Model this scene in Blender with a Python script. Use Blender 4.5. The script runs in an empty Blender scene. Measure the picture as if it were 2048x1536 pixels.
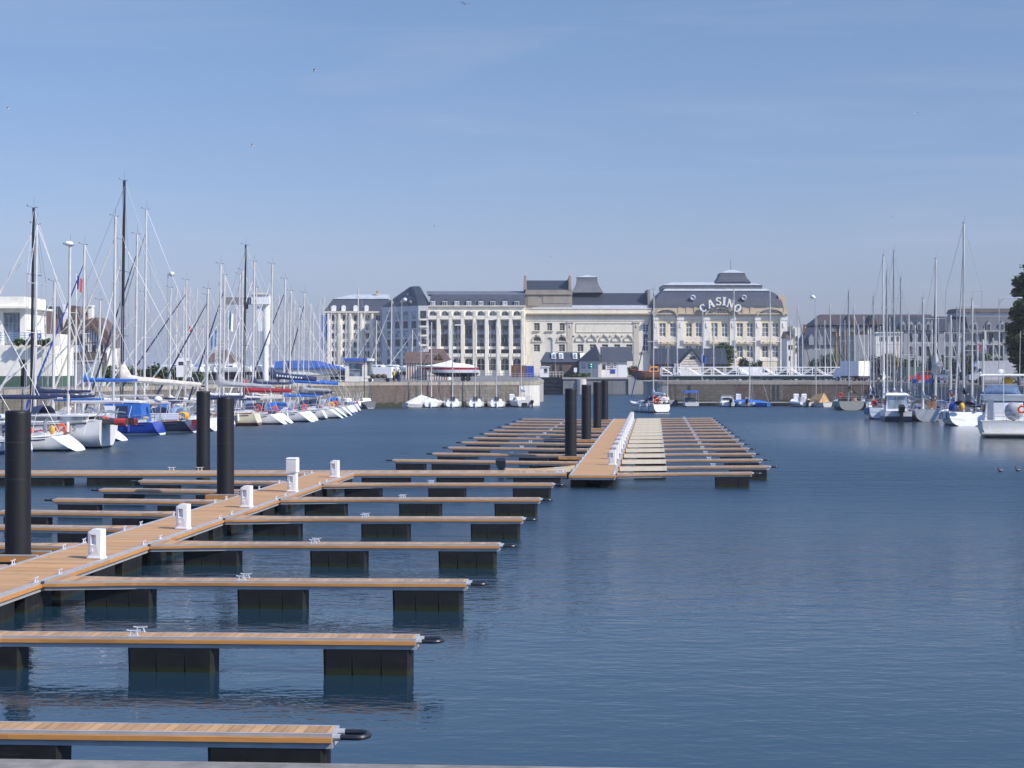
import bpy, bmesh, math, random
from mathutils import Vector, Matrix
R = random.Random(11)
sc = bpy.context.scene
col = sc.collection
F, CX, HY, CH = 3300.0, 1024.0, 737.0, 5.2          # lens, picture centre, horizon row, eye height
QZ = 3.35                                            # quay level above the basin water
rad = math.radians
def X(px, Y): return (px - CX) * Y / F
def Z(py, Y): return CH - (py - HY) * Y / F
def YW(py, z=0.0): return F * (CH - z) / (py - HY)

# ---------------------------------------------------------------- mesh collector
class MB:
    def __init__(s): s.v = []; s.f = []; s.m = []; s.mi = 0
    def add(s, vs, fs):
        o = len(s.v); s.v += [tuple(v) for v in vs]
        s.f += [tuple(o + i for i in f) for f in fs]; s.m += [s.mi] * len(fs); return s
    def hexa(s, p): return s.add(p, [(0,1,2,3),(7,6,5,4),(0,4,5,1),(1,5,6,2),(2,6,7,3),(3,7,4,0)])
    def box(s, x0, x1, y0, y1, z0, z1):
        return s.hexa([(x0,y0,z0),(x1,y0,z0),(x1,y1,z0),(x0,y1,z0),(x0,y0,z1),(x1,y0,z1),(x1,y1,z1),(x0,y1,z1)])
    def frus(s, a, z0, b, z1):                       # a, b = (x0,x1,y0,y1)
        return s.hexa([(a[0],a[2],z0),(a[1],a[2],z0),(a[1],a[3],z0),(a[0],a[3],z0),
                       (b[0],b[2],z1),(b[1],b[2],z1),(b[1],b[3],z1),(b[0],b[3],z1)])
    def quad(s, a, b, c, d): return s.add([a,b,c,d], [(0,1,2,3)])
    def prism(s, poly, c0, c1, ax='z'):
        def P(a, b, c): return (a,b,c) if ax == 'z' else (a,c,b) if ax == 'y' else (c,a,b)
        n = len(poly)
        vs = [P(a,b,c0) for a,b in poly] + [P(a,b,c1) for a,b in poly]
        return s.add(vs, [tuple(range(n)), tuple(range(2*n-1, n-1, -1))] + [(i, (i+1)%n, n+(i+1)%n, n+i) for i in range(n)])
    def loft(s, rings, closed=True, cap0=True, cap1=True):
        n = len(rings[0]); vs = [p for r in rings for p in r]; fs = []
        for k in range(len(rings)-1):
            for i in range(n if closed else n-1):
                j = (i+1) % n; fs.append((k*n+i, k*n+j, (k+1)*n+j, (k+1)*n+i))
        if cap0: fs.append(tuple(range(n)))
        if cap1: fs.append(tuple((len(rings)-1)*n + i for i in range(n-1, -1, -1)))
        return s.add(vs, fs)
    def tube(s, pts, r, n=6, r1=None, closed=False):
        pts = [Vector(p) for p in pts]; rings = []
        for i, p in enumerate(pts):
            if closed: d = pts[(i+1)%len(pts)] - pts[i-1]
            else: d = (pts[min(i+1, len(pts)-1)] - pts[max(i-1, 0)])
            d = d.normalized(); a = Vector((0,0,1)) if abs(d.z) < .9 else Vector((1,0,0))
            u = d.cross(a).normalized(); w = d.cross(u)
            rr = r if r1 is None else r + (r1-r) * i / max(1, len(pts)-1)
            rings.append([p + u*rr*math.cos(2*math.pi*k/n) + w*rr*math.sin(2*math.pi*k/n) for k in range(n)])
        if closed: rings.append(rings[0]); return s.loft(rings, True, False, False)
        return s.loft(rings)
    def lathe(s, prof, n=16, cx=0, cy=0):
        rings = [[(cx + r*math.cos(2*math.pi*k/n), cy + r*math.sin(2*math.pi*k/n), z) for k in range(n)] for r, z in prof]
        return s.loft(rings)
    def ball(s, c, r, n=8, m=5):
        rx, ry, rz = r if isinstance(r, tuple) else (r, r, r)
        rings = []
        for i in range(m+1):
            t = -math.pi/2 + math.pi*(i+.02 if i == 0 else i-.02 if i == m else i)/m
            rings.append([(c[0]+rx*math.cos(t)*math.cos(2*math.pi*k/n), c[1]+ry*math.cos(t)*math.sin(2*math.pi*k/n), c[2]+rz*math.sin(t)) for k in range(n)])
        return s.loft(rings)
    def torus(s, c, R0, r, ax='y', n=16, m=6, a0=0, a1=360):
        pts = []
        full = abs(a1-a0) >= 360
        for k in range(n if full else n+1):
            t = rad(a0 + (a1-a0)*k/n); a, b = R0*math.cos(t), R0*math.sin(t)
            pts.append((c[0]+a, c[1], c[2]+b) if ax == 'y' else (c[0], c[1]+a, c[2]+b) if ax == 'x' else (c[0]+a, c[1]+b, c[2]))
        return s.tube(pts, r, m, closed=full)
    def build(s, name, mats, parent=None, smooth=False, world=False, label=None):
        me = bpy.data.meshes.new(name)
        vs = s.v
        if world and parent is not None:
            l = parent.location; vs = [(a-l.x, b-l.y, c-l.z) for a,b,c in vs]
        me.from_pydata(vs, [], s.f)
        for m in (mats if isinstance(mats, (list, tuple)) else [mats]): me.materials.append(m)
        if len(me.polygons) != len(s.m): raise ValueError(f'{name} {len(me.polygons)} {len(s.m)} {s.m[:5]}')
        me.polygons.foreach_set('material_index', s.m)
        bm = bmesh.new(); bm.from_mesh(me); bmesh.ops.recalc_face_normals(bm, faces=bm.faces); bm.to_mesh(me); bm.free()
        if smooth: me.shade_smooth(); me.set_sharp_from_angle(angle=rad(42))
        me.update()
        o = bpy.data.objects.new(name, me); col.objects.link(o)
        if parent is not None: o.parent = parent
        if label: o['label'] = label
        return o

def tag(o, label, cat, group=None):
    o['label'] = label; o['category'] = cat
    if group: o['group'] = group
    return o
def thing(name, label, cat, loc=(0,0,0), rz=0.0, group=None):
    o = bpy.data.objects.new(name, None); col.objects.link(o)
    o.location = loc; o.rotation_euler = (0,0,rz); o.empty_display_size = .2
    return tag(o, label, cat, group)
def struct(o, kind='structure'): o['kind'] = kind; return o
def dup(root, loc, rz, label):
    r = root.copy(); col.objects.link(r); r.location = loc; r.rotation_euler = (0,0,rz); r['label'] = label
    for ch in list(root.children):
        c = ch.copy(); col.objects.link(c); c.parent = r
        for g in list(ch.children):
            d = g.copy(); col.objects.link(d); d.parent = c
    return r
ORD = ['first','second','third','fourth','fifth','sixth','seventh','eighth','ninth','tenth','eleventh','twelfth','thirteenth','fourteenth','fifteenth']

# ---------------------------------------------------------------- materials
class NT:
    def __init__(s, name):
        s.mat = bpy.data.materials.new(name); s.mat.use_nodes = True
        s.t = s.mat.node_tree; s.b = s.t.nodes['Principled BSDF']
        s.tc = s.n('ShaderNodeTexCoord'); s.obj = s.tc.outputs['Object']
    def n(s, typ, **kw):
        d = s.t.nodes.new(typ)
        for k, v in kw.items():
            if k.startswith('i_'):
                key = k[2:]; d.inputs[int(key) if key.isdigit() else key].default_value = v
            else: setattr(d, k, v)
        return d
    def l(s, a, b): s.t.links.new(a, b)
    def math(s, op, a, b=None, c=None):
        d = s.n('ShaderNodeMath', operation=op)
        for i, x in enumerate((a, b, c)):
            if x is None: continue
            if isinstance(x, (int, float)): d.inputs[i].default_value = x
            else: s.l(x, d.inputs[i])
        return d.outputs[0]
    def noise(s, scale, detail=3, vec=None, stretch=None, rough=.55):
        d = s.n('ShaderNodeTexNoise'); d.inputs['Scale'].default_value = scale; d.inputs['Detail'].default_value = detail
        d.inputs['Roughness'].default_value = rough
        v = vec or s.obj
        if stretch:
            m = s.n('ShaderNodeMapping'); m.inputs['Scale'].default_value = stretch; s.l(v, m.inputs['Vector']); v = m.outputs[0]
        s.l(v, d.inputs['Vector']); return d.outputs['Fac']
    def ramp(s, fac, stops):
        d = s.n('ShaderNodeValToRGB'); e = d.color_ramp.elements
        while len(e) < len(stops): e.new(.5)
        for k, (p, c) in enumerate(stops):
            e[k].position = p; e[k].color = (*c, 1) if len(c) == 3 else c
        s.l(fac, d.inputs[0]); return d.outputs['Color']
    def mix(s, fac, a, b, mode='MIX'):
        d = s.n('ShaderNodeMix', data_type='RGBA', blend_type=mode)
        for sock, x in ((0, fac), (6, a), (7, b)):
            if isinstance(x, (int, float)): d.inputs[sock].default_value = x
            elif isinstance(x, tuple): d.inputs[sock].default_value = (*x, 1) if len(x) == 3 else x
            else: s.l(x, d.inputs[sock])
        return d.outputs[2]
    def color(s, c):
        if isinstance(c, tuple): s.b.inputs['Base Color'].default_value = (*c, 1)
        else: s.l(c, s.b.inputs['Base Color'])
    def bump(s, h, strength=.4, dist=.02):
        d = s.n('ShaderNodeBump'); d.inputs['Strength'].default_value = strength; d.inputs['Distance'].default_value = dist
        s.l(h, d.inputs['Height']); s.l(d.outputs[0], s.b.inputs['Normal'])
    def set(s, rough=.6, metal=0.0, spec=.5):
        s.b.inputs['Roughness'].default_value = rough; s.b.inputs['Metallic'].default_value = metal
        s.b.inputs['Specular IOR Level'].default_value = spec; return s.mat
def mul(c, k): return tuple(min(1, x*k) for x in c)
def mat(name, c, rough=.6, metal=0.0, var=.18, scale=2.0, bump=0.0, stretch=None, spec=.5):
    n = NT(name)
    f = n.noise(scale, 4, stretch=stretch)
    n.color(n.ramp(f, [(.3, mul(c, 1-var)), (.7, mul(c, 1+var))]))
    if bump: n.bump(n.noise(scale*6, 3), bump, .03)
    return n.set(rough, metal, spec)
def planks(name, axis, c0, c1, w=.14):
    n = NT(name); sp = n.n('ShaderNodeSeparateXYZ'); n.l(n.obj, sp.inputs[0])
    p = n.math('DIVIDE', sp.outputs[axis], w); idx = n.math('FLOOR', p); fr = n.math('FRACT', p)
    wn = n.n('ShaderNodeTexWhiteNoise', noise_dimensions='1D'); n.l(idx, wn.inputs['W'])
    gr = n.noise(6, 4, stretch=(1,1,1) if axis else (1,1,1))
    g2 = n.noise(1.2, 3, stretch=(14,1.5,1) if axis == 0 else (1.5,14,1))
    c = n.ramp(wn.outputs['Value'], [(0, (c0[0]*.78,c0[1]*.68,c0[2]*.6)), (.25, c0), (.6, tuple((a+b)/2 for a,b in zip(c0,c1))), (.8, (c1[0]*1.05,c1[1]*.92,c1[2]*.8)), (1, c1)])
    c = n.mix(.35, c, n.ramp(g2, [(.3, mul(c0,.7)), (.7, mul(c1,1.15))]))
    grey = n.noise(.55, 4); c = n.mix(n.math('MULTIPLY', n.ramp(grey, [(.45,(0,0,0)),(.7,(1,1,1))]), .30), c, (.36,.275,.18))
    st = n.noise(2.3, 5); c = n.mix(n.math('MULTIPLY', n.ramp(st, [(.60,(0,0,0)),(.72,(1,1,1))]), .35), c, mul(c0,.45))
    dp = n.noise(9, 2); c = n.mix(n.ramp(dp, [(.755,(0,0,0)),(.77,(1,1,1))]), c, (.62,.60,.56))
    c = n.mix(n.math('MULTIPLY', n.math('LESS_THAN', fr, .07), .75), c, (.06,.035,.02))
    n.color(c); n.bump(gr, .15, .01)
    return n.set(.75)
def timber(name, c):
    n = NT(name); sp = n.n('ShaderNodeSeparateXYZ'); n.l(n.obj, sp.inputs[0])
    wn = n.n('ShaderNodeTexWhiteNoise', noise_dimensions='1D')
    n.l(n.math('ADD', n.math('FLOOR', n.math('MULTIPLY', n.math('ADD', sp.outputs[0], sp.outputs[1]), .42)), 3), wn.inputs['W'])
    g = n.noise(3, 4, stretch=(1,1,9)); g2 = n.noise(.9, 2)
    cc = n.mix(.55, n.ramp(g, [(.3, mul(c,.72)), (.7, mul(c,1.2))]), n.ramp(wn.outputs['Value'], [(0, mul(c,.8)), (1, mul(c,1.15))]))
    cc = n.mix(n.math('MULTIPLY', n.math('GREATER_THAN', g2, .62), .35), cc, mul(c, .5))
    n.color(cc); return n.set(.55)
def masonry(name, c, mortar, bw=.9, bh=.42, var=.35, stain=(.05,.05,.035), algae=False, axis='xz'):
    n = NT(name); sp = n.n('ShaderNodeSeparateXYZ'); n.l(n.obj, sp.inputs[0])
    cb = n.n('ShaderNodeCombineXYZ')
    n.l(n.math('ADD', sp.outputs[0], n.math('MULTIPLY', sp.outputs[1], .9)), cb.inputs[0]); n.l(sp.outputs[2], cb.inputs[1])
    b = n.n('ShaderNodeTexBrick'); n.l(cb.outputs[0], b.inputs['Vector'])
    b.inputs['Color1'].default_value = (*mul(c, 1-var),1); b.inputs['Color2'].default_value = (*mul(c, 1+var),1)
    b.inputs['Mortar'].default_value = (*mortar,1); b.inputs['Scale'].default_value = 1
    b.inputs['Mortar Size'].default_value = .035; b.inputs['Brick Width'].default_value = bw; b.inputs['Row Height'].default_value = bh
    f = n.noise(.35, 5, stretch=(1,1,.5)); f2 = n.noise(2.5, 4)
    cc = n.mix(n.math('MULTIPLY', n.ramp(f, [(.42,(0,0,0)),(.68,(1,1,1))]), .55), b.outputs['Color'], stain)
    cc = n.mix(.3, cc, n.ramp(f2, [(.3, mul(c,.5)), (.7, mul(c,1.5))]))
    if algae:
        z = n.math('ADD', sp.outputs[2], n.math('MULTIPLY', n.noise(.8,3), -1.1))
        cc = n.mix(n.ramp(z, [(.0,(1,1,1)),(.25,(0,0,0))]), cc, (.035,.04,.02))
    n.color(cc); n.bump(b.outputs['Fac'], -.3, .03)
    return n.set(.85)
def slate(name, c, rh=.35):
    n = NT(name); sp = n.n('ShaderNodeSeparateXYZ'); n.l(n.obj, sp.inputs[0])
    cb = n.n('ShaderNodeCombineXYZ'); n.l(n.math('ADD', sp.outputs[0], n.math('MULTIPLY', sp.outputs[1], .8)), cb.inputs[0]); n.l(sp.outputs[2], cb.inputs[1])
    b = n.n('ShaderNodeTexBrick'); n.l(cb.outputs[0], b.inputs['Vector'])
    b.inputs['Color1'].default_value = (*mul(c,.75),1); b.inputs['Color2'].default_value = (*mul(c,1.3),1); b.inputs['Mortar'].default_value = (*mul(c,.5),1)
    b.inputs['Scale'].default_value = 1; b.inputs['Mortar Size'].default_value = .02; b.inputs['Brick Width'].default_value = .5; b.inputs['Row Height'].default_value = rh
    f = n.noise(.3, 5); f2 = n.noise(1.5, 4, stretch=(3,3,.3))
    cc = n.mix(.45, b.outputs['Color'], n.ramp(f, [(.3, mul(c,.7)), (.7, mul(c,1.5))]))
    cc = n.mix(.3, cc, n.ramp(f2, [(.35, mul(c,.6)), (.75, mul(c,1.8))]))
    n.color(cc); return n.set(.55)
def seam(name, c, pitch=.6):
    n = NT(name); sp = n.n('ShaderNodeSeparateXYZ'); n.l(n.obj, sp.inputs[0])
    fr = n.math('FRACT', n.math('DIVIDE', n.math('ADD', sp.outputs[0], n.math('MULTIPLY', sp.outputs[1], .7)), pitch))
    f = n.noise(.8, 4)
    cc = n.mix(n.math('MULTIPLY', n.math('LESS_THAN', fr, .2), .6), n.ramp(f, [(.3, mul(c,.8)), (.7, mul(c,1.15))]), mul(c,.4))
    n.color(cc); return n.set(.5)
def stucco(name, c, streak=.5, scale=.5):
    n = NT(name)
    f = n.noise(scale, 5, stretch=(1,1,.35)); f2 = n.noise(scale*9, 4, stretch=(1.6,1.6,.25)); f3 = n.noise(scale*3, 5)
    cc = n.mix(n.math('MULTIPLY', n.ramp(f, [(.5,(0,0,0)),(.75,(1,1,1))]), streak), n.ramp(f3, [(.3, mul(c,.9)), (.7, mul(c,1.07))]), mul(c,.6))
    cc = n.mix(n.math('MULTIPLY', n.ramp(f2, [(.55,(0,0,0)),(.75,(1,1,1))]), streak*.5), cc, mul(c,.62))
    n.color(cc); return n.set(.85)
def hullpaint(name, c, boot=(.02,.03,.05), line=.16, rough=.25):
    n = NT(name); sp = n.n('ShaderNodeSeparateXYZ'); n.l(n.obj, sp.inputs[0])
    f = n.noise(1.1, 4, stretch=(1,1,.4))
    cc = n.ramp(f, [(.3, mul(c,.88)), (.7, mul(c,1.06))])
    cc = n.mix(n.math('LESS_THAN', sp.outputs[2], line), cc, boot)
    n.color(cc); return n.set(rough)
def glass(name, c=(.02,.025,.03), rough=.08):
    n = NT(name); f = n.noise(.9, 2)
    n.color(n.ramp(f, [(.35, mul(c,.5)), (.65, mul(c,1.8))])); return n.set(rough, 0, .6)

M = {}
M['deck_x'] = planks('timber decking across finger', 0, (.37,.20,.083), (.52,.32,.155))
M['deck_y'] = planks('timber decking across walkway', 1, (.43,.235,.095), (.55,.325,.15))
M['pale'] = planks('pale hinge decking', 0, (.74,.63,.45), (.84,.74,.57))
M['orange'] = timber('orange fender timber', (.55,.25,.065))
M['alu'] = mat('aluminium', (.46,.465,.47), .45, .3, .12, 3)
M['alu2'] = mat('bright aluminium', (.66,.68,.71), .38, .35, .08, 3)
M['galv'] = mat('galvanised steel', (.45,.47,.5), .4, .6, .15, 8)
def float_mat():
    n = NT('black float plastic'); sp = n.n('ShaderNodeSeparateXYZ'); n.l(n.obj, sp.inputs[0]); z = sp.outputs[2]
    c = n.ramp(n.noise(4, 5), [(.3,(.008,.008,.009)),(.7,(.018,.018,.019))])
    sc_ = n.noise(1.6, 5, stretch=(.5,.5,9)); c = n.mix(n.math('MULTIPLY', n.ramp(sc_, [(.64,(0,0,0)),(.70,(1,1,1))]), .3), c, (.13,.13,.125))
    weed = n.math('ADD', n.math('MULTIPLY', z, -1), n.math('MULTIPLY', n.noise(5,3), .10))
    c = n.mix(n.ramp(weed, [(.545,(0,0,0)),(.60,(1,1,1))]), c, (.022,.026,.010))
    n.color(c); n.bump(n.noise(30,3), .05, .01); return n.set(.55, 0, .3)
M['float'] = float_mat()
M['rubber'] = mat('black rubber', (.016,.017,.02), .35, 0, .2, 6)
def pile_mat():
    n = NT('black pile sleeve'); f = n.noise(2.0, 5, stretch=(1,1,.12)); f2 = n.noise(1.2, 5, stretch=(.3,.3,9))
    c = n.ramp(f, [(.3,(.006,.006,.007)),(.7,(.014,.014,.016))])
    c = n.mix(n.math('MULTIPLY', n.ramp(f2, [(.62,(0,0,0)),(.70,(1,1,1))]), .4), c, (.10,.10,.10))
    sp = n.n('ShaderNodeSeparateXYZ'); n.l(n.obj, sp.inputs[0]); tide = n.math('ADD', n.math('MULTIPLY', sp.outputs[2], -1), n.math('MULTIPLY', n.noise(3,4), .5)); c = n.mix(n.ramp(tide, [(-.0,(0,0,0)),(.25,(1,1,1))]), c, (.03,.032,.015))
    n.color(c); return n.set(.5, 0, .3)
M['pile'] = pile_mat()
M['white'] = mat('white moulded plastic', (.80,.80,.81), .35, 0, .05, 3)
M['gel'] = mat('white gelcoat', (.78,.78,.77), .3, 0, .07, 1.5)
M['creamgel'] = mat('cream gelcoat', (.72,.68,.56), .35, 0, .07, 1.5)
M['hinge'] = mat('sunlit hinge aluminium', (.84,.74,.56), .4, 0, .06, 3); M['jib'] = mat('jib grey paint', (.20,.21,.22), .6, 0, .15, 1)  # hinge: sunlight on bare aluminium put into a warm white
M['teak'] = mat('varnished teak', (.30,.13,.05), .4, 0, .25, 6)
M['navy'] = mat('navy canvas', (.018,.028,.085), .8, 0, .25, 5)
M['blue'] = mat('blue canvas', (.02,.13,.46), .75, 0, .22, 4)
M['royal'] = mat('royal blue', (.02,.07,.36), .5, 0, .2, 3)
M['ltblue'] = mat('faded blue canvas', (.22,.33,.52), .7, 0, .2, 4)
M['grey'] = mat('grey canvas', (.34,.35,.37), .85, 0, .2, 4)
M['beige'] = mat('beige canvas', (.62,.57,.50), .85, 0, .18, 4)
M['redc'] = mat('dark red canvas', (.32,.02,.03), .75, 0, .25, 4)
M['red'] = mat('red paint', (.55,.035,.03), .4, 0, .15, 4)
M['orangep'] = mat('orange lifebuoy', (.80,.10,.02), .5, 0, .12, 5)
M['yellow'] = mat('yellow plastic', (.80,.42,.02), .5, 0, .12, 5)
M['brown'] = mat('brown paint', (.20,.09,.045), .5, 0, .25, 4)
M['tan'] = mat('tan canvas', (.45,.28,.12), .8, 0, .2, 4)
M['black'] = mat('black paint', (.012,.012,.014), .4, 0, .2, 4)
M['dark'] = mat('dark grey metal', (.06,.065,.07), .5, .2, .2, 4)
M['mast'] = mat('mast aluminium', (.62,.60,.57), .42, .25, .1, 1.2)
M['mastg'] = mat('grey mast aluminium', (.40,.42,.44), .45, .35, .15, 1.2)
M['mastb'] = mat('black carbon mast', (.014,.014,.018), .3, 0, .2, 2)
M['mastw'] = mat('wooden mast', (.45,.32,.16), .5, 0, .2, 2)
M['wire'] = mat('stay wire', (.34,.35,.37), .5, .4, .1, 2)
M['sailw'] = mat('white sailcloth', (.74,.73,.71), .8, 0, .08, 3)
M['glass'] = glass('window glass', (.03,.036,.045))
M['glassb'] = glass('sky reflection window glass', (.20,.24,.28), .12)  # lighter blue-grey stands in for sky reflected in the panes
M['curtain'] = glass('curtained glass', (.16,.17,.17), .2)
M['stone'] = masonry('quay masonry', (.165,.148,.12), (.09,.08,.07), 1.1, .45, .3, (.10,.085,.06), True)
M['brickq'] = masonry('red quay brickwork', (.135,.098,.082), (.12,.105,.09), .5, .16, .4, (.07,.05,.04), True)
M['cope'] = masonry('coping stone', (.36,.32,.26), (.2,.18,.15), 1.5, 2.0, .15, (.2,.18,.14))
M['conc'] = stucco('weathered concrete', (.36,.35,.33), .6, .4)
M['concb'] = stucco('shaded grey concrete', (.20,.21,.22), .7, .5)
M['conw'] = stucco('pale lime render', (.62,.60,.55), .5, .5)
M['asph'] = mat('quay asphalt', (.17,.16,.15), .9, 0, .25, .5)
M['grass'] = mat('grass', (.09,.13,.035), .9, 0, .4, 2)
M['land'] = mat('ground', (.16,.16,.13), .95, 0, .3, .05)
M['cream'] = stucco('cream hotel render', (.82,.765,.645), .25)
M['greyr'] = stucco('grey and shaded hotel render', (.55,.55,.55), .35)
M['theatre'] = stucco('weathered cream stone', (.76,.71,.59), .5)
M['relief'] = stucco('stone relief', (.56,.51,.42), .5, 1.5)
M['whites'] = stucco('white stone', (.80,.76,.70), .3)
M['ochre'] = stucco('ochre render', (.78,.67,.46), .3)
M['tanst'] = stucco('tan stone', (.52,.43,.30), .5)
M['tower'] = stucco('brown grey concrete', (.30,.265,.22), .6)
M['slate'] = slate('slate roof', (.050,.058,.078))
M['slate2'] = slate('dark slate roof', (.028,.035,.050))
M['zinc'] = seam('zinc roof', (.46,.49,.52))
M['zincd'] = seam('grey zinc roof', (.13,.14,.155), .5)
M['tiled'] = slate('dark weathered tiles', (.070,.052,.044), .3); M['greyd'] = stucco('dark grey render', (.30,.31,.32), .4); M['tile'] = slate('brown tiled roof', (.125,.08,.058), .3)
M['green'] = mat('green paint', (.06,.115,.085), .6, 0, .15, 1)
M['clubw'] = stucco('club white wall', (.80,.78,.70), .25)
M['timberd'] = mat('dark timber', (.08,.05,.035), .7, 0, .2, 3)
M['skin'] = mat('skin', (.50,.30,.21), .6, 0, .05, 5)
M['hair'] = mat('dark hair', (.04,.025,.015), .6, 0, .2, 9)
M['lime'] = mat('lime yellow cloth', (.55,.62,.14), .8, 0, .1, 5)
M['letter'] = mat('cream sign face', (.84,.80,.62), .4, 0, .05, 3)
M['bluesign'] = mat('blue sign side', (.05,.12,.50), .5, 0, .1, 3)
M['carb'] = mat('blue grey car paint', (.20,.25,.33), .25, .3, .08, 2)
M['card'] = mat('dark car paint', (.03,.035,.05), .25, .2, .1, 2)
M['carr'] = mat('red car paint', (.42,.03,.03), .25, 0, .1, 2)
M['rv'] = mat('grey white van body', (.60,.61,.64), .4, 0, .06, 1)
def hm(key, c, boot=(.02,.03,.05), line=.14): M[key] = hullpaint('hull ' + key, c, boot, line)
hm('h_white', (.76,.76,.75), (.03,.035,.05)); hm('h_white2', (.72,.72,.73), (.05,.10,.26), .2); hm('h_cream', (.74,.66,.48), (.13,.055,.03), .28)
hm('h_blue', (.015,.055,.34), (.75,.75,.75), .12); hm('h_navy', (.018,.024,.055), (.7,.7,.7), .13); hm('h_red', (.42,.02,.035), (.72,.70,.68), .16)
hm('h_grey', (.50,.54,.58), (.03,.04,.07)); hm('h_green', (.30,.36,.30), (.02,.03,.025), .45); hm('h_dark', (.05,.055,.07), (.2,.2,.2)); hm('h_motor', (.76,.76,.75), (.018,.025,.07), .5)
hm('h_lblue', (.03,.17,.42), (.02,.05,.12), .1); hm('h_dinghy', (.62,.62,.60), (.45,.45,.43), .05)
# ---------------------------------------------------------------- camera, sun, sky
cam = bpy.data.cameras.new('camera'); co = bpy.data.objects.new('camera', cam); col.objects.link(co)
cam.sensor_width = 36; cam.lens = 36*F/2048; cam.shift_y = -31/2048; cam.clip_start = .2; cam.clip_end = 9000
co.location = (0,0,CH); co.rotation_euler = (rad(90),0,0); sc.camera = co
SUN = Vector((.65,-.37,.664)).normalized()
sl = bpy.data.lights.new('sun','SUN'); sl.energy = 4.8; sl.angle = rad(.53); sl.color = (1,.925,.81)
so = bpy.data.objects.new('sun', sl); col.objects.link(so); so.rotation_euler = (-SUN).to_track_quat('-Z','Y').to_euler()
w = bpy.data.worlds.new('World'); sc.world = w; w.use_nodes = True
t = w.node_tree; bg = t.nodes['Background']
sky = t.nodes.new('ShaderNodeTexSky'); sky.sky_type = 'NISHITA'; sky.sun_disc = False
sky.sun_elevation = math.asin(SUN.z); sky.sun_rotation = math.atan2(SUN.x, SUN.y)
sky.altitude = 10; sky.air_density = 1.0; sky.dust_density = .35; sky.ozone_density = 3.0
tc = t.nodes.new('ShaderNodeTexCoord'); mp = t.nodes.new('ShaderNodeMapping'); mp.inputs['Scale'].default_value = (1.3,1.3,13); mp.inputs['Rotation'].default_value = (0,rad(4),0)
nz = t.nodes.new('ShaderNodeTexNoise'); nz.inputs['Scale'].default_value = 2.2; nz.inputs['Detail'].default_value = 7; nz.inputs['Roughness'].default_value = .6; nz.inputs['Distortion'].default_value = .6
rp = t.nodes.new('ShaderNodeValToRGB'); rp.color_ramp.elements[0].position = .48; rp.color_ramp.elements[1].position = .82
rp.color_ramp.elements[1].color = (.26,.26,.26,1)
mx = t.nodes.new('ShaderNodeMix'); mx.data_type = 'RGBA'; mx.inputs[7].default_value = (3.6,3.9,4.9,1)
t.links.new(tc.outputs['Generated'], mp.inputs[0]); t.links.new(mp.outputs[0], nz.inputs['Vector']); t.links.new(nz.outputs['Fac'], rp.inputs[0])
tint = t.nodes.new('ShaderNodeMix'); tint.data_type = 'RGBA'; tint.blend_type = 'MULTIPLY'; tint.inputs[0].default_value = 1; 
sx = t.nodes.new('ShaderNodeSeparateXYZ'); t.links.new(tc.outputs['Generated'], sx.inputs[0])
gr = t.nodes.new('ShaderNodeValToRGB'); e = gr.color_ramp.elements
for p_, c_ in ((.0,(.30,.37,.65)),(.03,(.42,.43,.66)),(.075,(.565,.545,.70)),(.225,(.665,.68,.76)),(.34,(1.0,1.17,1.42)),(.6,(1.15,1.4,1.8))):
    q_ = e[0] if p_ == 0 else e[-1] if p_ == .6 else e.new(p_)
    q_.position = p_; q_.color = (*c_,1)
t.links.new(sx.outputs[2], gr.inputs[0]); t.links.new(gr.outputs['Color'], tint.inputs[7])
t.links.new(sky.outputs[0], tint.inputs[6])
t.links.new(rp.outputs['Color'], mx.inputs[0]); t.links.new(tint.outputs[2], mx.inputs[6]); t.links.new(mx.outputs[2], bg.inputs['Color'])
bg.inputs['Strength'].default_value = .135
sc.view_settings.view_transform = 'Standard'; sc.view_settings.look = 'None'; sc.view_settings.exposure = .2; sc.view_settings.gamma = 1
sc.cycles.max_bounces = 6; sc.cycles.caustics_reflective = False; sc.cycles.caustics_refractive = False

# ---------------------------------------------------------------- water
n = NT('basin water')
mv = n.n('ShaderNodeMapping'); mv.inputs['Scale'].default_value = (.55,1,1); n.l(n.obj, mv.inputs[0]); v = mv.outputs[0]
a = n.noise(.9, 3, v); b = n.noise(3.2, 3, v); c = n.noise(.22, 2, v)
sp = n.n('ShaderNodeSeparateXYZ'); n.l(n.obj, sp.inputs[0])
# breeze: sheltered under the near quay and the right bank, ruffled in the open basin
br = n.n('ShaderNodeMapRange', interpolation_type='SMOOTHSTEP'); n.l(sp.outputs[1], br.inputs[0])
for k_, v_ in ((1,24),(2,75),(3,.42),(4,4.5)): br.inputs[k_].default_value = v_
dx = n.math('DIVIDE', n.math('SUBTRACT', sp.outputs[0], 42), 26); dy = n.math('DIVIDE', n.math('SUBTRACT', sp.outputs[1], 125), 55)
rr_ = n.math('SQRT', n.math('ADD', n.math('MULTIPLY', dx, dx), n.math('MULTIPLY', dy, dy)))
lee = n.n('ShaderNodeMapRange', interpolation_type='SMOOTHSTEP'); n.l(rr_, lee.inputs[0])
for k_, v_ in ((1,.5),(2,1.1),(3,.28),(4,1.0)): lee.inputs[k_].default_value = v_
pn = n.ramp(n.noise(.035, 3, n.obj, (.5,1,1)), [(.35,(.38,.38,.38)),(.65,(1.1,1.1,1.1))])
patch = n.math('MULTIPLY', n.math('MULTIPLY', br.outputs[0], lee.outputs[0]), pn)
d4 = n.noise(6.5, 2, v)
h = n.math('ADD', n.math('MULTIPLY', a, .06), n.math('ADD', n.math('MULTIPLY', b, .030), n.math('ADD', n.math('MULTIPLY', c, .05), n.math('MULTIPLY', d4, .012))))
n.bump(n.math('MULTIPLY', h, patch), 1.0, 1.0)
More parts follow.
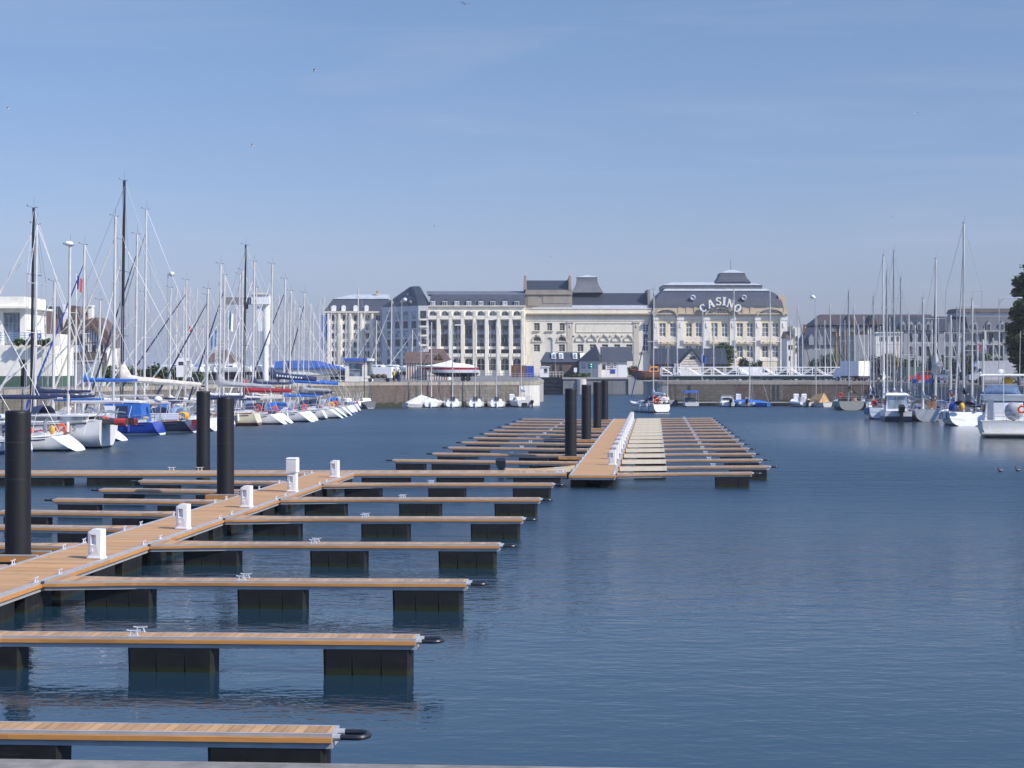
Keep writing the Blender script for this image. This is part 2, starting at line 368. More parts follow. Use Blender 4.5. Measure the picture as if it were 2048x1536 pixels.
n.color((.009,.029,.046)); n.b.inputs['IOR'].default_value = 1.44
ro = n.n('ShaderNodeMapRange'); n.l(n.math('MULTIPLY', br.outputs[0], lee.outputs[0]), ro.inputs[0])
for k_, v_ in ((1,.42),(2,4.5),(3,.035),(4,.34)): ro.inputs[k_].default_value = v_
M['water'] = n.set(.045); n.l(ro.outputs[0], n.b.inputs['Roughness'])
m = MB(); m.quad((-700,-60,0),(700,-60,0),(700,700,0),(-700,700,0)); struct(m.build('water', M['water']))

# ---------------------------------------------------------------- thin sea haze
hz = bpy.data.materials.new('haze air'); hz.use_nodes = True; ht = hz.node_tree; ht.nodes.clear()
ho = ht.nodes.new('ShaderNodeOutputMaterial'); hv = ht.nodes.new('ShaderNodeVolumePrincipled'); hv.inputs['Color'].default_value = (.93,.95,1,1); hv.inputs['Density'].default_value = HAZE = .00018; hv.inputs['Anisotropy'].default_value = .2
ht.links.new(hv.outputs[0], ho.inputs['Volume'])
m = MB(); m.box(-5200,5200,-200,5200,-3.5,32); struct(m.build('haze', hz), 'stuff')
# ---------------------------------------------------------------- land and quay walls
LW = [(-75,40),(-50,95),(-42,149),(-38,174),(-27,209),(-19,219),(1.0,229.0)]
nose_l = [(1.0+2.9*math.sin(rad(a)), 232.0-3.0*math.cos(rad(a))) for a in range(0,181,15)]
CHL = [(3.2,245),(5.0,262),(5.4,333)]
CHR = [(29.5,333),(29.5,300),(22.5,262),(19.5,245)]
nose_r = [(22.3-3.0*math.cos(rad(a)), 238.5-3.0*math.sin(rad(a))) for a in range(0,91,15)]
RW = [(51,232.5),(54,174),(62,105),(90,40)]
from mathutils.geometry import tessellate_polygon
mb = MB()
for poly in ([(-700,40)] + LW + nose_l[1:-4] + CHL + [(-700,333)], CHR[2:] + nose_r + RW + [(700,40),(700,333),(101,333),(101,268),(23.2,268)], [(-700,333),(700,333),(700,5000),(-700,5000)], [(29.5,333),(29.5,300),(101,300),(101,333)]):
    mb.add([(x,y,QZ) for x,y in poly], tessellate_polygon([[Vector((x,y,0)) for x,y in poly]]))
struct(mb.build('ground', M['asph']))
def qwall(pts, label, m0, seg_mats=None, cope=True, name='quay_wall'):
    th = thing(name, label, 'quay wall', (pts[0][0], pts[0][1], 0))
    mb = MB()
    for i in range(len(pts)-1):
        p, q = pts[i], pts[i+1]
        mb.mi = 0
        mb.quad((p[0],p[1],-2),(q[0],q[1],-2),(q[0],q[1],QZ-.42),(p[0],p[1],QZ-.42))
    mb.build('masonry', m0, th, world=True)
    if cope:
        mb = MB()
        for i in range(len(pts)-1):
            p, q = Vector(pts[i]), Vector(pts[i+1]); d = (q-p).normalized(); nn = Vector((d.y,-d.x))
            a, b2, c2, d2 = p+nn*.07, q+nn*.07, q-nn*.6, p-nn*.6
            mb.hexa([(a.x,a.y,QZ-.42),(b2.x,b2.y,QZ-.42),(c2.x,c2.y,QZ-.42),(d2.x,d2.y,QZ-.42),(a.x,a.y,QZ+.02),(b2.x,b2.y,QZ+.02),(c2.x,c2.y,QZ+.02),(d2.x,d2.y,QZ+.02)])
        mb.build('coping', M['cope'], th, world=True)
    return th
qwall(LW[:6], 'long stone quay wall behind the moored yachts below the grassy yacht club bank', M['stone'])
t1 = qwall([LW[5], LW[6]], 'brick and stone quay wall behind the four small white keelboats', M['brickq'])
mb = MB()
for px in (632, 736, 826, 1008, 1022):
    pass
def wallpatch(th, pts, px0, px1, m, name='stone_panel', off=.03):
    (x0,y0),(x1,y1) = pts; mb = MB()
    def at(px):
        k = (px-CX)/F; tt = (k*y0 - x0)/((x1-x0) - k*(y1-y0)); return x0+tt*(x1-x0), y0+tt*(y1-y0)-off
    a, b2 = at(px0), at(px1)
    mb.hexa([(a[0],a[1],-2),(b2[0],b2[1],-2),(b2[0],b2[1]+.3,-2),(a[0],a[1]+.3,-2),(a[0],a[1],QZ-.43),(b2[0],b2[1],QZ-.43),(b2[0],b2[1]+.3,QZ-.43),(a[0],a[1]+.3,QZ-.43)])
    return mb.build(name, m, th, world=True)
wallpatch(t1, (LW[5],LW[6]), 905, 1034, M['stone'])
wallpatch(t1, (LW[5],LW[6]), 730, 742, M['stone'])
wallpatch(t1, (LW[5],LW[6]), 820, 842, M['stone'])
for px in (738, 831): wallpatch(t1, (LW[5],LW[6]), px, px+4, M['dark'], 'ladder_recess', .05)
qwall(nose_l, 'rounded lime-washed nose of the quay on the lock channel\'s yacht side', M['conw'])
qwall([nose_l[-1]] + CHL, 'side wall of the lock channel running back to the gate', M['conc'])
tr = qwall([nose_r[-1], RW[0]], 'long brick quay wall under the white footbridge', M['brickq'])
W2 = (nose_r[-1], RW[0])
wallpatch(tr, W2, 1352, 1468, M['stone']); wallpatch(tr, W2, 1540, 1566, M['stone'])
for px in (1376, 1545, 1554): wallpatch(tr, W2, px, px+5, M['dark'], 'ladder_recess', .06)
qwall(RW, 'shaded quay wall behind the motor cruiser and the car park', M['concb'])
qwall(nose_r[:], 'rounded grey nose of the quay behind the yacht under way', M['conc'])
qwall([(23.2,268)] + CHR[2:] + [nose_r[0]], 'concrete wall of the lock channel below the orange lifeboat', M['conc'])
# lock gate and head wall
YG = 333
g = thing('lock_gate', 'dark blue steel lock gate closing the channel below the slate houses', 'lock gate', (X(1098,YG),YG,0))
mb = MB(); x0, x1 = X(1074,YG), X(1126,YG)
mb.box(x0,x1,YG,YG+.4,-2,3.45)
for k in range(5): mb.box(x0,x1,YG-.25,YG-.02,.2+k*.75,.36+k*.75)
for k in range(7): xx = x0+(x1-x0)*k/6; mb.box(xx-.08,xx+.08,YG-.15,YG-.03,-2,3.4)
mb.build('gate_leaf', mat('gate steel', (.02,.026,.045), .5, .2, .3, 1), g, world=True)
mb = MB()
for k in range(9): xx = x0+(x1-x0)*k/8; mb.tube([(xx,YG+.2,3.45),(xx,YG+.2,4.5)], .03, 5)
for z in (3.95,4.5): mb.tube([(x0,YG+.2,z),(x1,YG+.2,z)], .03, 5)
mb.build('railing', M['white'], g, world=True)
lh = thing('lock_wall', 'grey concrete lock head wall with pale round buttress', 'wall', (X(1190,YG),YG-.5,0))
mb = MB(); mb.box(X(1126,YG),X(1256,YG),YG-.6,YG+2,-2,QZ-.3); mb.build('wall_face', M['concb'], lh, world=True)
mb = MB(); mb.box(X(1124,YG),X(1296,YG),YG-.8,YG+2,QZ-.29,QZ+.04); mb.build('coping', M['conc'], lh, world=True)
mb = MB(); mb.lathe([(1.0,-2),(1.0,QZ-.31)], 14, X(1163,YG), YG-.4); mb.build('buttress', M['conw'], lh, world=True, smooth=True)
mb = MB(); mb.box(X(1256,YG),X(1296,YG),YG-.9,YG+2,-2,QZ-.3); mb.build('pier', M['conc'], lh, world=True)
# our own quay, the parapet just under the lens
mb = MB(); mb.hexa([(-30,-20,-2),(30,-20,-2),(30,4.53,-2),(-30,8.01,-2),(-30,-20,3.69),(30,-20,3.69),(30,4.53,3.69),(-30,8.01,3.69)])
struct(mb.build('quay', mat('pale quay stone', (.20,.185,.165), .9, 0, .3, 9)))

# ---------------------------------------------------------------- floating pontoons
TH = math.atan(284/F); U = Vector((math.sin(TH), math.cos(TH))); V = Vector((math.cos(TH), -math.sin(TH)))
DZ = .57
def add_float(parent, cx, cy, lx, ly, z0=-.45, z1=-.185, along='x'):
    """ribbed black float: plan ring with tapered grooves, in the local frame of its pontoon"""
    mb = MB(); nr = max(3, round(lx/.5))
    def ring(depth, half, z, sh):
        hx, hy, ch = lx/2-sh, ly/2-sh, .05; p = []
        def side(s):
            q = []
            for k in range(1, nr):
                c = -hx + 2*hx*k/nr
                q += [(c-half, -hy), (c-half*.55, -hy+depth), (c+half*.55, -hy+depth), (c+half, -hy)]
            return q if s < 0 else [(-a, -b) for a, b in q]
        p += [(-hx+ch,-hy)] + side(-1) + [(hx-ch,-hy),(hx,-hy+ch),(hx,hy-ch),(hx-ch,hy)] + side(1) + [(-hx+ch,hy),(-hx,hy-ch),(-hx,-hy+ch)]
        return [(cx+a, cy+b, z) if along == 'x' else (cx-b, cy+a, z) for a, b in p]
    mb.loft([ring(.001,.004,z1,0), ring(.001,.004,z1-.06,0), ring(.045,.035,z0+.1-DZ+.0,.012), ring(.045,.04,z0-DZ,.02)])
    return mb.build('float', M['float'], parent)
def add_cleat(parent, x, y, z=0.0, along='x', s=1.0):
    mb = MB()
    def P(a, b, c): return (x+a*s, y+b*s, z+c*s) if along == 'x' else (x-b*s, y+a*s, z+c*s)
    mb.tube([P(-.17,0,.14),P(-.1,0,.125),P(.1,0,.125),P(.17,0,.14)], .018*s, 6)
    for q in (-.07,.07): mb.tube([P(q*1.4,0,.01),P(q,0,.125)], .02*s, 6, .014*s)
    a, b2 = P(-.13,-.035,0), P(.13,.035,.02); mb.box(min(a[0],b2[0]),max(a[0],b2[0]),min(a[1],b2[1]),max(a[1],b2[1]),a[2],b2[2])
    return mb.build('cleat', M['alu2'], parent, smooth=True)
def outline(L, hw, gw, gl): return [(0,-gw),(gl,-hw),(L,-hw),(L,hw),(gl,hw),(0,gw)]
def strip(mb, pts, z0, z1, t0, t1):
    """a board following a polyline in plan, from offset t0 to t1 along its outward side"""
    for p, q in zip(pts, pts[1:]):
        p, q = Vector(p), Vector(q); d = (q-p).normalized(); nn = Vector((d.y,-d.x))
        a, b2, c2, d2 = p+nn*t1, q+nn*t1, q+nn*t0, p+nn*t0
        mb.hexa([(*a,z0),(*b2,z0),(*c2,z0),(*d2,z0),(*a,z1),(*b2,z1),(*c2,z1),(*d2,z1)])
def make_finger(L, label, group, pale=False, gw=.55, gl=2.0, hw=.25, floats=(2.3,5.7,9.1), fl=1.5, cleat=4.3, loop=True):
    th = thing('finger_pontoon', label, 'pontoon', group=group)
    o = outline(L-.03, hw-.035, gw-.035, gl)
    if False:
        k = 2.25; oa = [(0,-gw+.035),(gl,-hw+.035),(k,-hw+.035),(k,hw-.035),(gl,hw-.035),(0,gw-.035)]
        mb = MB(); mb.prism(oa, -.04, 0); mb.build('hinge_deck', M['pale'], th)
        mb = MB(); mb.box(k+.01,L-.03,-hw+.035,hw-.035,-.04,0); mb.build('deck', M['deck_x'], th)
    else:
        mb = MB(); mb.prism(o, -.04, 0); mb.build('deck', M['deck_x'], th)
    near = [(0,-gw),(gl,-hw),(L,-hw)]; far = [(L,hw),(gl,hw),(0,gw)]
    mb = MB()
    for q, sg in ((near,1),(far,1)):
        strip(mb, q, -.042, .005, -.034, .0); strip(mb, q, -.185, -.108, -.05, -.004)
    mb.box(L-.03,L,-hw+.036,hw-.036,-.185,.005)
    if loop:
        for y in (-.16,.16): mb.tube([(L,y,-.06),(L+.09,y,-.06)], .045, 8)
    mb.build('frame', M['alu'], th)
    if pale:
        mb = MB()
        for q in ([(0,-gw),(gl,-hw),(2.25,-hw)], [(2.25,hw),(gl,hw),(0,gw)]): strip(mb, q, -.187, .007, .0, .02)
        mb.build('sunlit_gusset_plate', M['hinge'], th)  # gusset sides get their sunlit brightness as colour
    for q in (near, far):
        if pale: q = [(2.27,-hw),(L-.08,-hw)] if q is near else [(L-.08,hw),(2.27,hw)]
        mb = MB(); strip(mb, q, -.105, -.044, .002, .035); mb.build('fender_board', M['orange'], th)
    for x in floats: add_float(th, x-fl/2, 0, fl, hw*2-.02)
    if cleat:
        for y in (-hw+.06, hw-.06): add_cleat(th, cleat, y, .006, s=.72)
    if loop:
        mb = MB(); pts = [(L+.06,-.16,-.06),(L+.28,-.16,-.06)] + [(L+.28+.16*math.sin(rad(a))*.9,-.16*math.cos(rad(a)),-.06) for a in range(20,161,20)] + [(L+.28,.16,-.06),(L+.06,.16,-.06)]
        mb.tube(pts, .036, 8); mb.build('mooring_loop', M['rubber'], th, smooth=True)
    mb = MB(); mb.box(-.05,.03,-gw-.02,-gw+.06,-.19,.01); mb.build('hinge', M['dark'], th)
    return th
def place(th, p, rz, tilt): th.location = (p[0],p[1],DZ); th.rotation_euler = (0,-tilt,rz)
def walkway(label, p0, L, wd, rz, floats, cleats, fl=2.1, ends=True, name='walkway_pontoon'):
    th = thing(name, label, 'pontoon', (p0[0],p0[1],DZ), rz)
    h = wd/2
    mb = MB(); mb.box(-h+.12,h-.12,.06,L-.06,-.04,0); mb.build('deck', M['deck_y'], th)
    mb = MB()
    for s in (-1,1):
        mb.box(min(s*h,s*(h-.11)),max(s*h,s*(h-.11)),0,L,-.045,.012); mb.box(min(s*h,s*(h-.08)),max(s*h,s*(h-.08)),0,L,-.21,-.125)
    for y in (0,L-.055): mb.box(-h+.111,h-.111,y,y+.055,-.21,.008)
    mb.build('frame', M['alu'], th)
    for s in (-1,1):
        mb = MB(); mb.box(min(s*(h+.002),s*(h+.04)),max(s*(h+.002),s*(h+.04)),.02,L-.02,-.12,-.048); mb.build('fender_board', M['orange'], th)
    if ends:
        mb = MB(); mb.box(-h,h,-.04,-.003,-.12,-.03); mb.build('fender_board', M['orange'], th)
    for y in floats:
        for s in (-1,1): add_float(th, s*(h-.36), y, 1.5, .66, -.45, -.215, along='y')
    for (s, y) in cleats: add_cleat(th, s*(h-.05), y, .013, along='y', s=.75)
    return th
# --- near walkway
A3 = Vector((-10.22,35.8)); WA = 1.85
def a_right(Yw): return A3 + U*((Yw-35.8)/U.y)
A0 = a_right(17.5) - V*(WA/2); LA = (73.1-17.5)/U.y + .35
cl = []
for k in range(-2,5):
    y = (35.8+7.56*k-17.5)/U.y
    if 0 < y < LA-1: cl += [(1,y-.15),(1,y+1.3)]
for k in range(8):
    y = (38.0+4.85*k-17.5)/U.y; cl += [(-1,y-.75),(-1,y+.75)]
walkA = walkway('long timber walkway pontoon running from the lower corner towards the crossing pontoon', A0, LA, WA, -TH, [1.2+2.15*k for k in range(26)], cl)
gA = 'finger pontoons on the open side of the near walkway'
for k in range(7):
    Yj = 35.8 + 7.56*(k-2) + (.42 if k == 0 else .12 if k == 1 else 0)
    p = a_right(Yj) + U*.55 + V*.045
    lab = f'long timber finger pontoon with three black floats, {ORD[k]} from the camera on the near walkway'
    if k == 0: fa = f0 = make_finger(9.2, lab, gA)
    else: fa = dup(f0, (0,0,0), 0, lab)
    place(fa, p, -TH, .0068)
gL = 'short finger pontoons on the harbour side of the near walkway'
for k in range(7):
    Yj = 38.0 + 4.85*k
    p = a_right(Yj) - V*(WA+.045) + U*.3
    lab = f'short timber finger pontoon pointing at the moored yachts, {ORD[k]} from the camera'
    if k == 0: fl0 = fl_ = make_finger(5.9, lab, gL, gw=.5, gl=1.2, hw=.25, floats=(2.2,5.8), cleat=None)
    else: fl_ = dup(fl0, (0,0,0), 0, lab)
    place(fl_, p, math.pi-TH, .006)
# --- crossing pontoon
th = thing('walkway_pontoon', 'crossing timber pontoon joining the near and far walkways', 'pontoon', (-26,73.1,DZ))
xa, xb = a_right(73.1).x - WA, a_right(73.1).x
mb = MB(); Lc = 26+2.42
def cross(name, fn, m): mb = MB(); fn(mb); return mb.build(name, m, th)
cross('deck', lambda b: b.prism([(0,.12),(Lc,.12),(Lc,1.75),(0,1.75)], -.04, -.002), M['deck_x'])
def fr(b):
    for y in (0,1.76): b.box(0,Lc,y,y+.11,-.045,.010); b.box(0,Lc,y+.01,y+.1,-.21,-.125)
cross('frame', fr, M['alu'])
cross('fender_board', lambda b: b.box(0,Lc,-.04,-.003,-.12,-.048), M['orange'])
cross('fender_board', lambda b: b.box(0,Lc,1.873,1.91,-.12,-.048), M['orange'])
for px in (-85, 15, 80, 220, 770, 920, 1074): add_float(th, X(px,73.1)+26, .95, 2.1, 1.8, -.45, -.215)
for px in (327, 385, 428, 1120): add_cleat(th, X(px,73.1)+26, 1.75 if px < 900 else .2, .012, s=1.5 if px > 900 else 1)
# --- far walkway
WB = 2.0; LB = 80.3; B0 = Vector((3.48,71.75))
def b_side(Yw, s): return B0 + U*((Yw-71.75)/U.y) + V*(s*WB/2)
walkB = walkway('far timber walkway pontoon lined with white pedestals and leading towards the lock', B0, LB, WB, -TH, [1.3+2.2*k for k in range(36)],
                [(-1,3+3.2*k) for k in range(24)] + [(1,.5),(1,1.4)])
gBR = 'finger pontoons with white hinge sides on the far walkway'
fb = make_finger(5.9, 'short timber finger pontoon at the front corner of the far walkway with one outer float', gBR, floats=(5.8,), cleat=None)
place(fb, b_side(72.6,1)+V*.045+U*.3, -TH, .016)
for k in range(14):
    Yj = 77.4 + 5.78*k
    lab = f'finger pontoon with hinge sides coloured sunlit white, {ORD[k]} from the far walkway\'s near end'
    if k == 0: fb0 = fb = make_finger(7.0, lab, gBR, pale=True, gw=.42, floats=(2.2,6.9), cleat=4.4)
    else: fb = dup(fb0, (0,0,0), 0, lab)
    place(fb, b_side(Yj,1)+V*.045+U*.5, -TH, .012)
gBL = 'finger pontoons on the yacht side of the far walkway'
for k in range(11):
    Yj = 81.6 + 6.75*k
    lab = f'timber finger pontoon on the pile side of the far walkway, {ORD[k]} along'
    if k == 0: fb = make_finger(9.2, 'longest timber finger pontoon beside the first tall pile of the far walkway', gBL, floats=(2.4,5.9,7.3,9.1), cleat=None)
    elif k == 1: fb1 = fb = make_finger(8.1, lab, gBL, gw=.5, floats=(1.9,3.5,7.9), cleat=3.9)
    else: fb = dup(fb1, (0,0,0), 0, lab)
    place(fb, b_side(Yj,-1)-V*.045, math.pi-TH, .010)

# ---------------------------------------------------------------- service pedestals
def make_pedestal(label, tall=False):
    th = thing('service_pedestal', label, 'pedestal', group='white service pedestals along the walkways'); th.scale = (.84,.9,.97)
    mb = MB(); fy, by = -.17, .17
    prof = [(-.2,0),(.2,0),(.2,.73),(-.06,.74),(-.2,.66)]
    def ring(y, s=1): return [(a*s, y, b2 if b2 < .1 else b2-(1-s)*.1) for a, b2 in prof]
    # body with a niche in its front face
    mb.loft([ring(by,.96), ring(by-.03), ring(fy+.02)], True, True, False)
    nx0, nx1, nz0, nz1 = -.10, .07, .34, .60
    f = [(-.2,fy+.02,0),(.2,fy+.02,0),(.2,fy+.02,.73),(-.06,fy+.02,.74),(-.2,fy+.02,.66)]
    A, B_, C_, D_ = (nx0,fy,nz0),(nx1,fy,nz0),(nx1,fy,nz1),(nx0,fy,nz1)
    mb.add(f+[A,B_,C_,D_], [(0,1,6,5),(1,2,7,6),(2,3,8,7),(3,4,8),(4,0,5,8)])
    i = [(nx0,fy+.12,nz0+.05),(nx1-.02,fy+.12,nz0+.05),(nx1-.02,fy+.12,nz1),(nx0,fy+.12,nz1)]
    mb.add([A,B_,C_,D_]+i, [(0,1,5,4),(1,2,6,5),(2,3,7,6),(3,0,4,7),(4,5,6,7)])
    mb.box(-.215,.215,-.19,.19,0,.035)
    mb.build('casing', M['white'], th, smooth=False)
    for z in (.43,.54):
        mb = MB()
        for y in (-.09,.03): mb.tube([(-.2,y,z),(-.25,y,z-.02)], .045, 8)
        mb.build('socket', M['royal'], th)
    mb = MB(); mb.tube([(-.07,fy+.001,.2),(-.07,fy-.02,.2)], .05, 12); mb.build('meter_cover', M['white'], th)
    if tall:
        mb = MB(); mb.box(-.235,.235,-.2,.2,.742,1.27); mb.frus((-.25,.25,-.215,.215),1.271,(-.2,.2,-.18,.18),1.31); mb.build('upper_cabinet', M['white'], th)
        mb = MB(); mb.box(-.19,.19,-.205,-.198,.79,1.22); mb.build('panel_door', M['gel'], th)
    return th
def on_A(Yw, off=.28): p = a_right(Yw) - V*off; return (p.x, p.y, DZ+.012)
ped0 = make_pedestal('white service pedestal nearest the camera on the near walkway'); ped0.location = on_A(40.2); ped0.rotation_euler.z = -.25
for Yw, lab in ((47.6,'white service pedestal second from the camera on the near walkway'), (55.0,'white service pedestal beside the tall cabinet pedestal, nearer the camera'),
                (70.2,'white service pedestal where the near walkway meets the crossing pontoon')):
    dup(ped0, on_A(Yw), -.25, lab)
pt = make_pedestal('tall white service pedestal with an upper cabinet on the near walkway', True); pt.location = on_A(62.0); pt.rotation_euler.z = -.2
for k in range(14):
    p = b_side(79.2+5.35*k, 1) - V*.3
    dup(ped0, (p.x,p.y,DZ+.012), -.25, f'white service pedestal on the far walkway, {ORD[k]} from its near end')

# ---------------------------------------------------------------- mooring piles
def pile(px, Yp, label, d=.63):
    th = thing('mooring_pile', label, 'pile', (X(px,Yp),Yp,0), group='black piles holding the walkways')
    mb = MB(); r = d/2
    mb.lathe([(r,-3),(r,4.08),(r-.012,4.13),(r-.04,4.15)], 28); mb.build('sleeve', M['pile'], th, smooth=True)
    mb = MB(); mb.lathe([(r+.012,.52),(r+.012,.6)], 28); mb.build('collar_ring', M['float'], th, smooth=True)
    return th
def guide(par, Yp, px, s, wd):
    """timber guide frame holding the pile against the walkway edge, a part of the walkway"""
    o = Vector((X(px,Yp),Yp)) - Vector(par.location[:2]); lx, ly = o.dot(V), o.dot(U); h = wd/2
    mb = MB(); x1 = -h-.042; x0 = lx-.5
    for y in (ly-.52, ly+.40): mb.box(x0,x1,y,y+.12,-.14,.0)
    mb.box(x0-.12,x0-.001,ly-.52,ly+.52,-.14,.0); mb.build('pile_guide', M['orange'], par)
    for y in (ly-.52, ly+.40):
        mb = MB(); mb.box(x0,x1,y,y+.12,.003,.03); mb.build('guide_plate', M['alu'], par)
for px, Yp, lab, par in ((36,41.2,'thick black pile at the edge of the picture beside the near walkway',walkA), (451,60.8,'tall black pile on the harbour side of the near walkway',walkA),
                    (406.5,76.5,'black pile standing behind the crossing pontoon',None), (1141.5,87.0,'broadest of the four black piles along the far walkway',walkB),
                    (1172.5,107.5,'second of the four black piles along the far walkway',walkB), (1194.5,128,'third of the four black piles along the far walkway',walkB),
                    (1209.5,149,'farthest of the four black piles along the far walkway',walkB)):
    pile(px, Yp, lab)
    if par: guide(par, Yp, px, -1, WA if par is walkA else WB)
# ---------------------------------------------------------------- boats
def sm(t): t = max(0, min(1, t)); return t*t*(3-2*t)
class Hull:
    def __init__(s, L, B, fs=.95, fm=.85, fbw=1.2, rake=.5, bow=.9, sw=.74, full=.72, chine=False):
        s.L, s.B, s.fs, s.fm, s.fbw, s.rake, s.bow, s.sw, s.full, s.chine = L, B, fs, fm, fbw, rake, bow, sw, full, chine
    def b(s, t):
        k = s.sw + (1-s.sw)*sm(t/.42) if t < .42 else max(0.015, 1-((t-.42)/.58)**2.3)
        return s.B/2*k
    def zs(s, t): return s.fs*(1-t)*(1-2*t) + 4*s.fm*t*(1-t) + s.fbw*t*(2*t-1)
    def y(s, t, z=None):
        zz = s.zs(t); f = 1 if z is None else max(-.2, z/zz)
        return t*(s.L-s.bow) + (s.bow*f)*t**3 + s.rake*f*max(0, 1-t/.22)
    def part(s, th, m, deck, transom=None):
        mb = MB(); rings = []; N = 11; T = [0,.04,.1,.2,.32,.45,.58,.7,.8,.88,.94,.98,1]
        for t in T:
            b, z1 = s.b(t), s.zs(t); zb = -.42*sm(min(1,(t+.18)/.4)) + (.12*(1-t/.1) if t < .1 else 0) + (z1*.2*((t-.8)/.2)**2 if t > .8 else 0)
            r = []
            for i in range(N):
                u = -1+2*i/(N-1); a = u*math.pi/2
                x = b*math.copysign(abs(math.sin(a))**s.full, u) if u else 0
                z = z1-(z1-zb)*max(0, math.cos(a))**.74
                if s.chine: x = b*(1 if abs(u) > .79 else abs(u)/.79*.94)*(1 if u >= 0 else -1); z = z1 if abs(u) > .95 else .12+zb*.2 if abs(u) > .79 else zb+(.12-zb)*(abs(u)/.79)
                r.append((x, s.y(t, z), z))
            rings.append(r)
        mb.loft(rings, False, False, False)
        mb.mi = 2 if transom else 0
        mb.add(rings[0], [tuple(range(N))])
        mb.mi = 1
        for r, q in zip(rings, rings[1:]):
            c0 = (0, r[0][1], r[0][2]+.05); c1 = (0, q[0][1], q[0][2]+.05)
            mb.add([r[0],q[0],c1,c0,q[-1],r[-1]], [(0,1,2,3),(3,2,4,5)])
        return mb.build('hull', [m, deck, transom or m], th, smooth=True)
def rail_parts(th, H, h=.6, pulpit=True):
    mb = MB(); z = H.zs(0); b = H.b(0)*.93; y0 = H.y(0)
    for hh in (h, h*.55):
        mb.tube([(-H.b(.18)*.95, H.y(.18), H.zs(.18)+hh), (-b, y0+.05, z+hh), (b, y0+.05, z+hh), (H.b(.18)*.95, H.y(.18), H.zs(.18)+hh)], .014, 5)
    for x in (-b, -b*.4, b*.4, b): mb.tube([(x,y0+.05,z),(x,y0+.05,z+h)], .014, 5)
    mb.build('pushpit', M['galv'], th)
    mb = MB()
    for sg in (-1,1):
        T = [.2,.32,.44,.56,.68,.8,.92]
        for hh in (h, h*.5): mb.tube([(sg*H.b(t)*.95, H.y(t), H.zs(t)+hh) for t in T], .007, 4)
        for t in T: mb.tube([(sg*H.b(t)*.95,H.y(t),H.zs(t)),(sg*H.b(t)*.95,H.y(t),H.zs(t)+h)], .012, 4)
    mb.build('guard_rail', M['wire'], th)
def cabin(th, H, t0=.36, t1=.74, h=.42, m='gel', wn='glass', hood=None, wins=3):
    mb = MB(); rings = []
    for t, f, k in ((t0,1,.0),(t0+.02,1,1),(t0+(t1-t0)*.6,.9,.92),(t1-.04,.7,.5),(t1,.6,.04)):
        b = H.b(t)*.66*f if f < 1 else H.b(t)*.66; z = H.zs(t)+.02; y = H.y(t)
        rings.append([(-b,y,z),(-b*.86,y,z+h*k),(-b*.5,y,z+h*k*1.12),(b*.5,y,z+h*k*1.12),(b*.86,y,z+h*k),(b,y,z)])
    mb.loft(rings); c = mb.build('cabin', M[m], th, smooth=True)
    for sg in (-1,1):
        mb = MB()
        for k in range(wins):
            ta = t0+.04+(t1-t0-.16)*k/wins; tb = ta+(t1-t0-.16)/wins*.72
            q = []
            for t, f in ((ta,.25),(tb,.25),(tb,.72),(ta,.72)):
                u = (t-t0-.02)/((t1-t0)*.6-.02); b = H.b(t)*.66*(1-.1*max(0,min(1,u))); hh = h*(1-.08*max(0,min(1,u)))
                q.append((sg*(b*(1-.14*f)+.02), H.y(t), H.zs(t)+.02+hh*f))
            q2 = [(x+sg*.02,y,z) for x,y,z in q]; mb.hexa(q+q2)
        mb.build('cabin_window', M[wn], c)
    if hood:
        mb = MB(); b = H.b(t0)*.72; y = H.y(t0); z = H.zs(t0)+.15; rings = []
        for k, (dy, s) in enumerate(((-.75,.96),(-.35,1.0),(.15,.9),(.62,.42))):
            rings.append([(b*math.cos(a)*(1-.12*(k > 1)), y+dy, z+.95*s*math.sin(a)**.7) for a in [math.pi*(i+.004)/10.01 for i in range(11)]])
        mb.loft(rings, False, False, False); mb.build('sprayhood', M[hood], th, smooth=True)
    return c
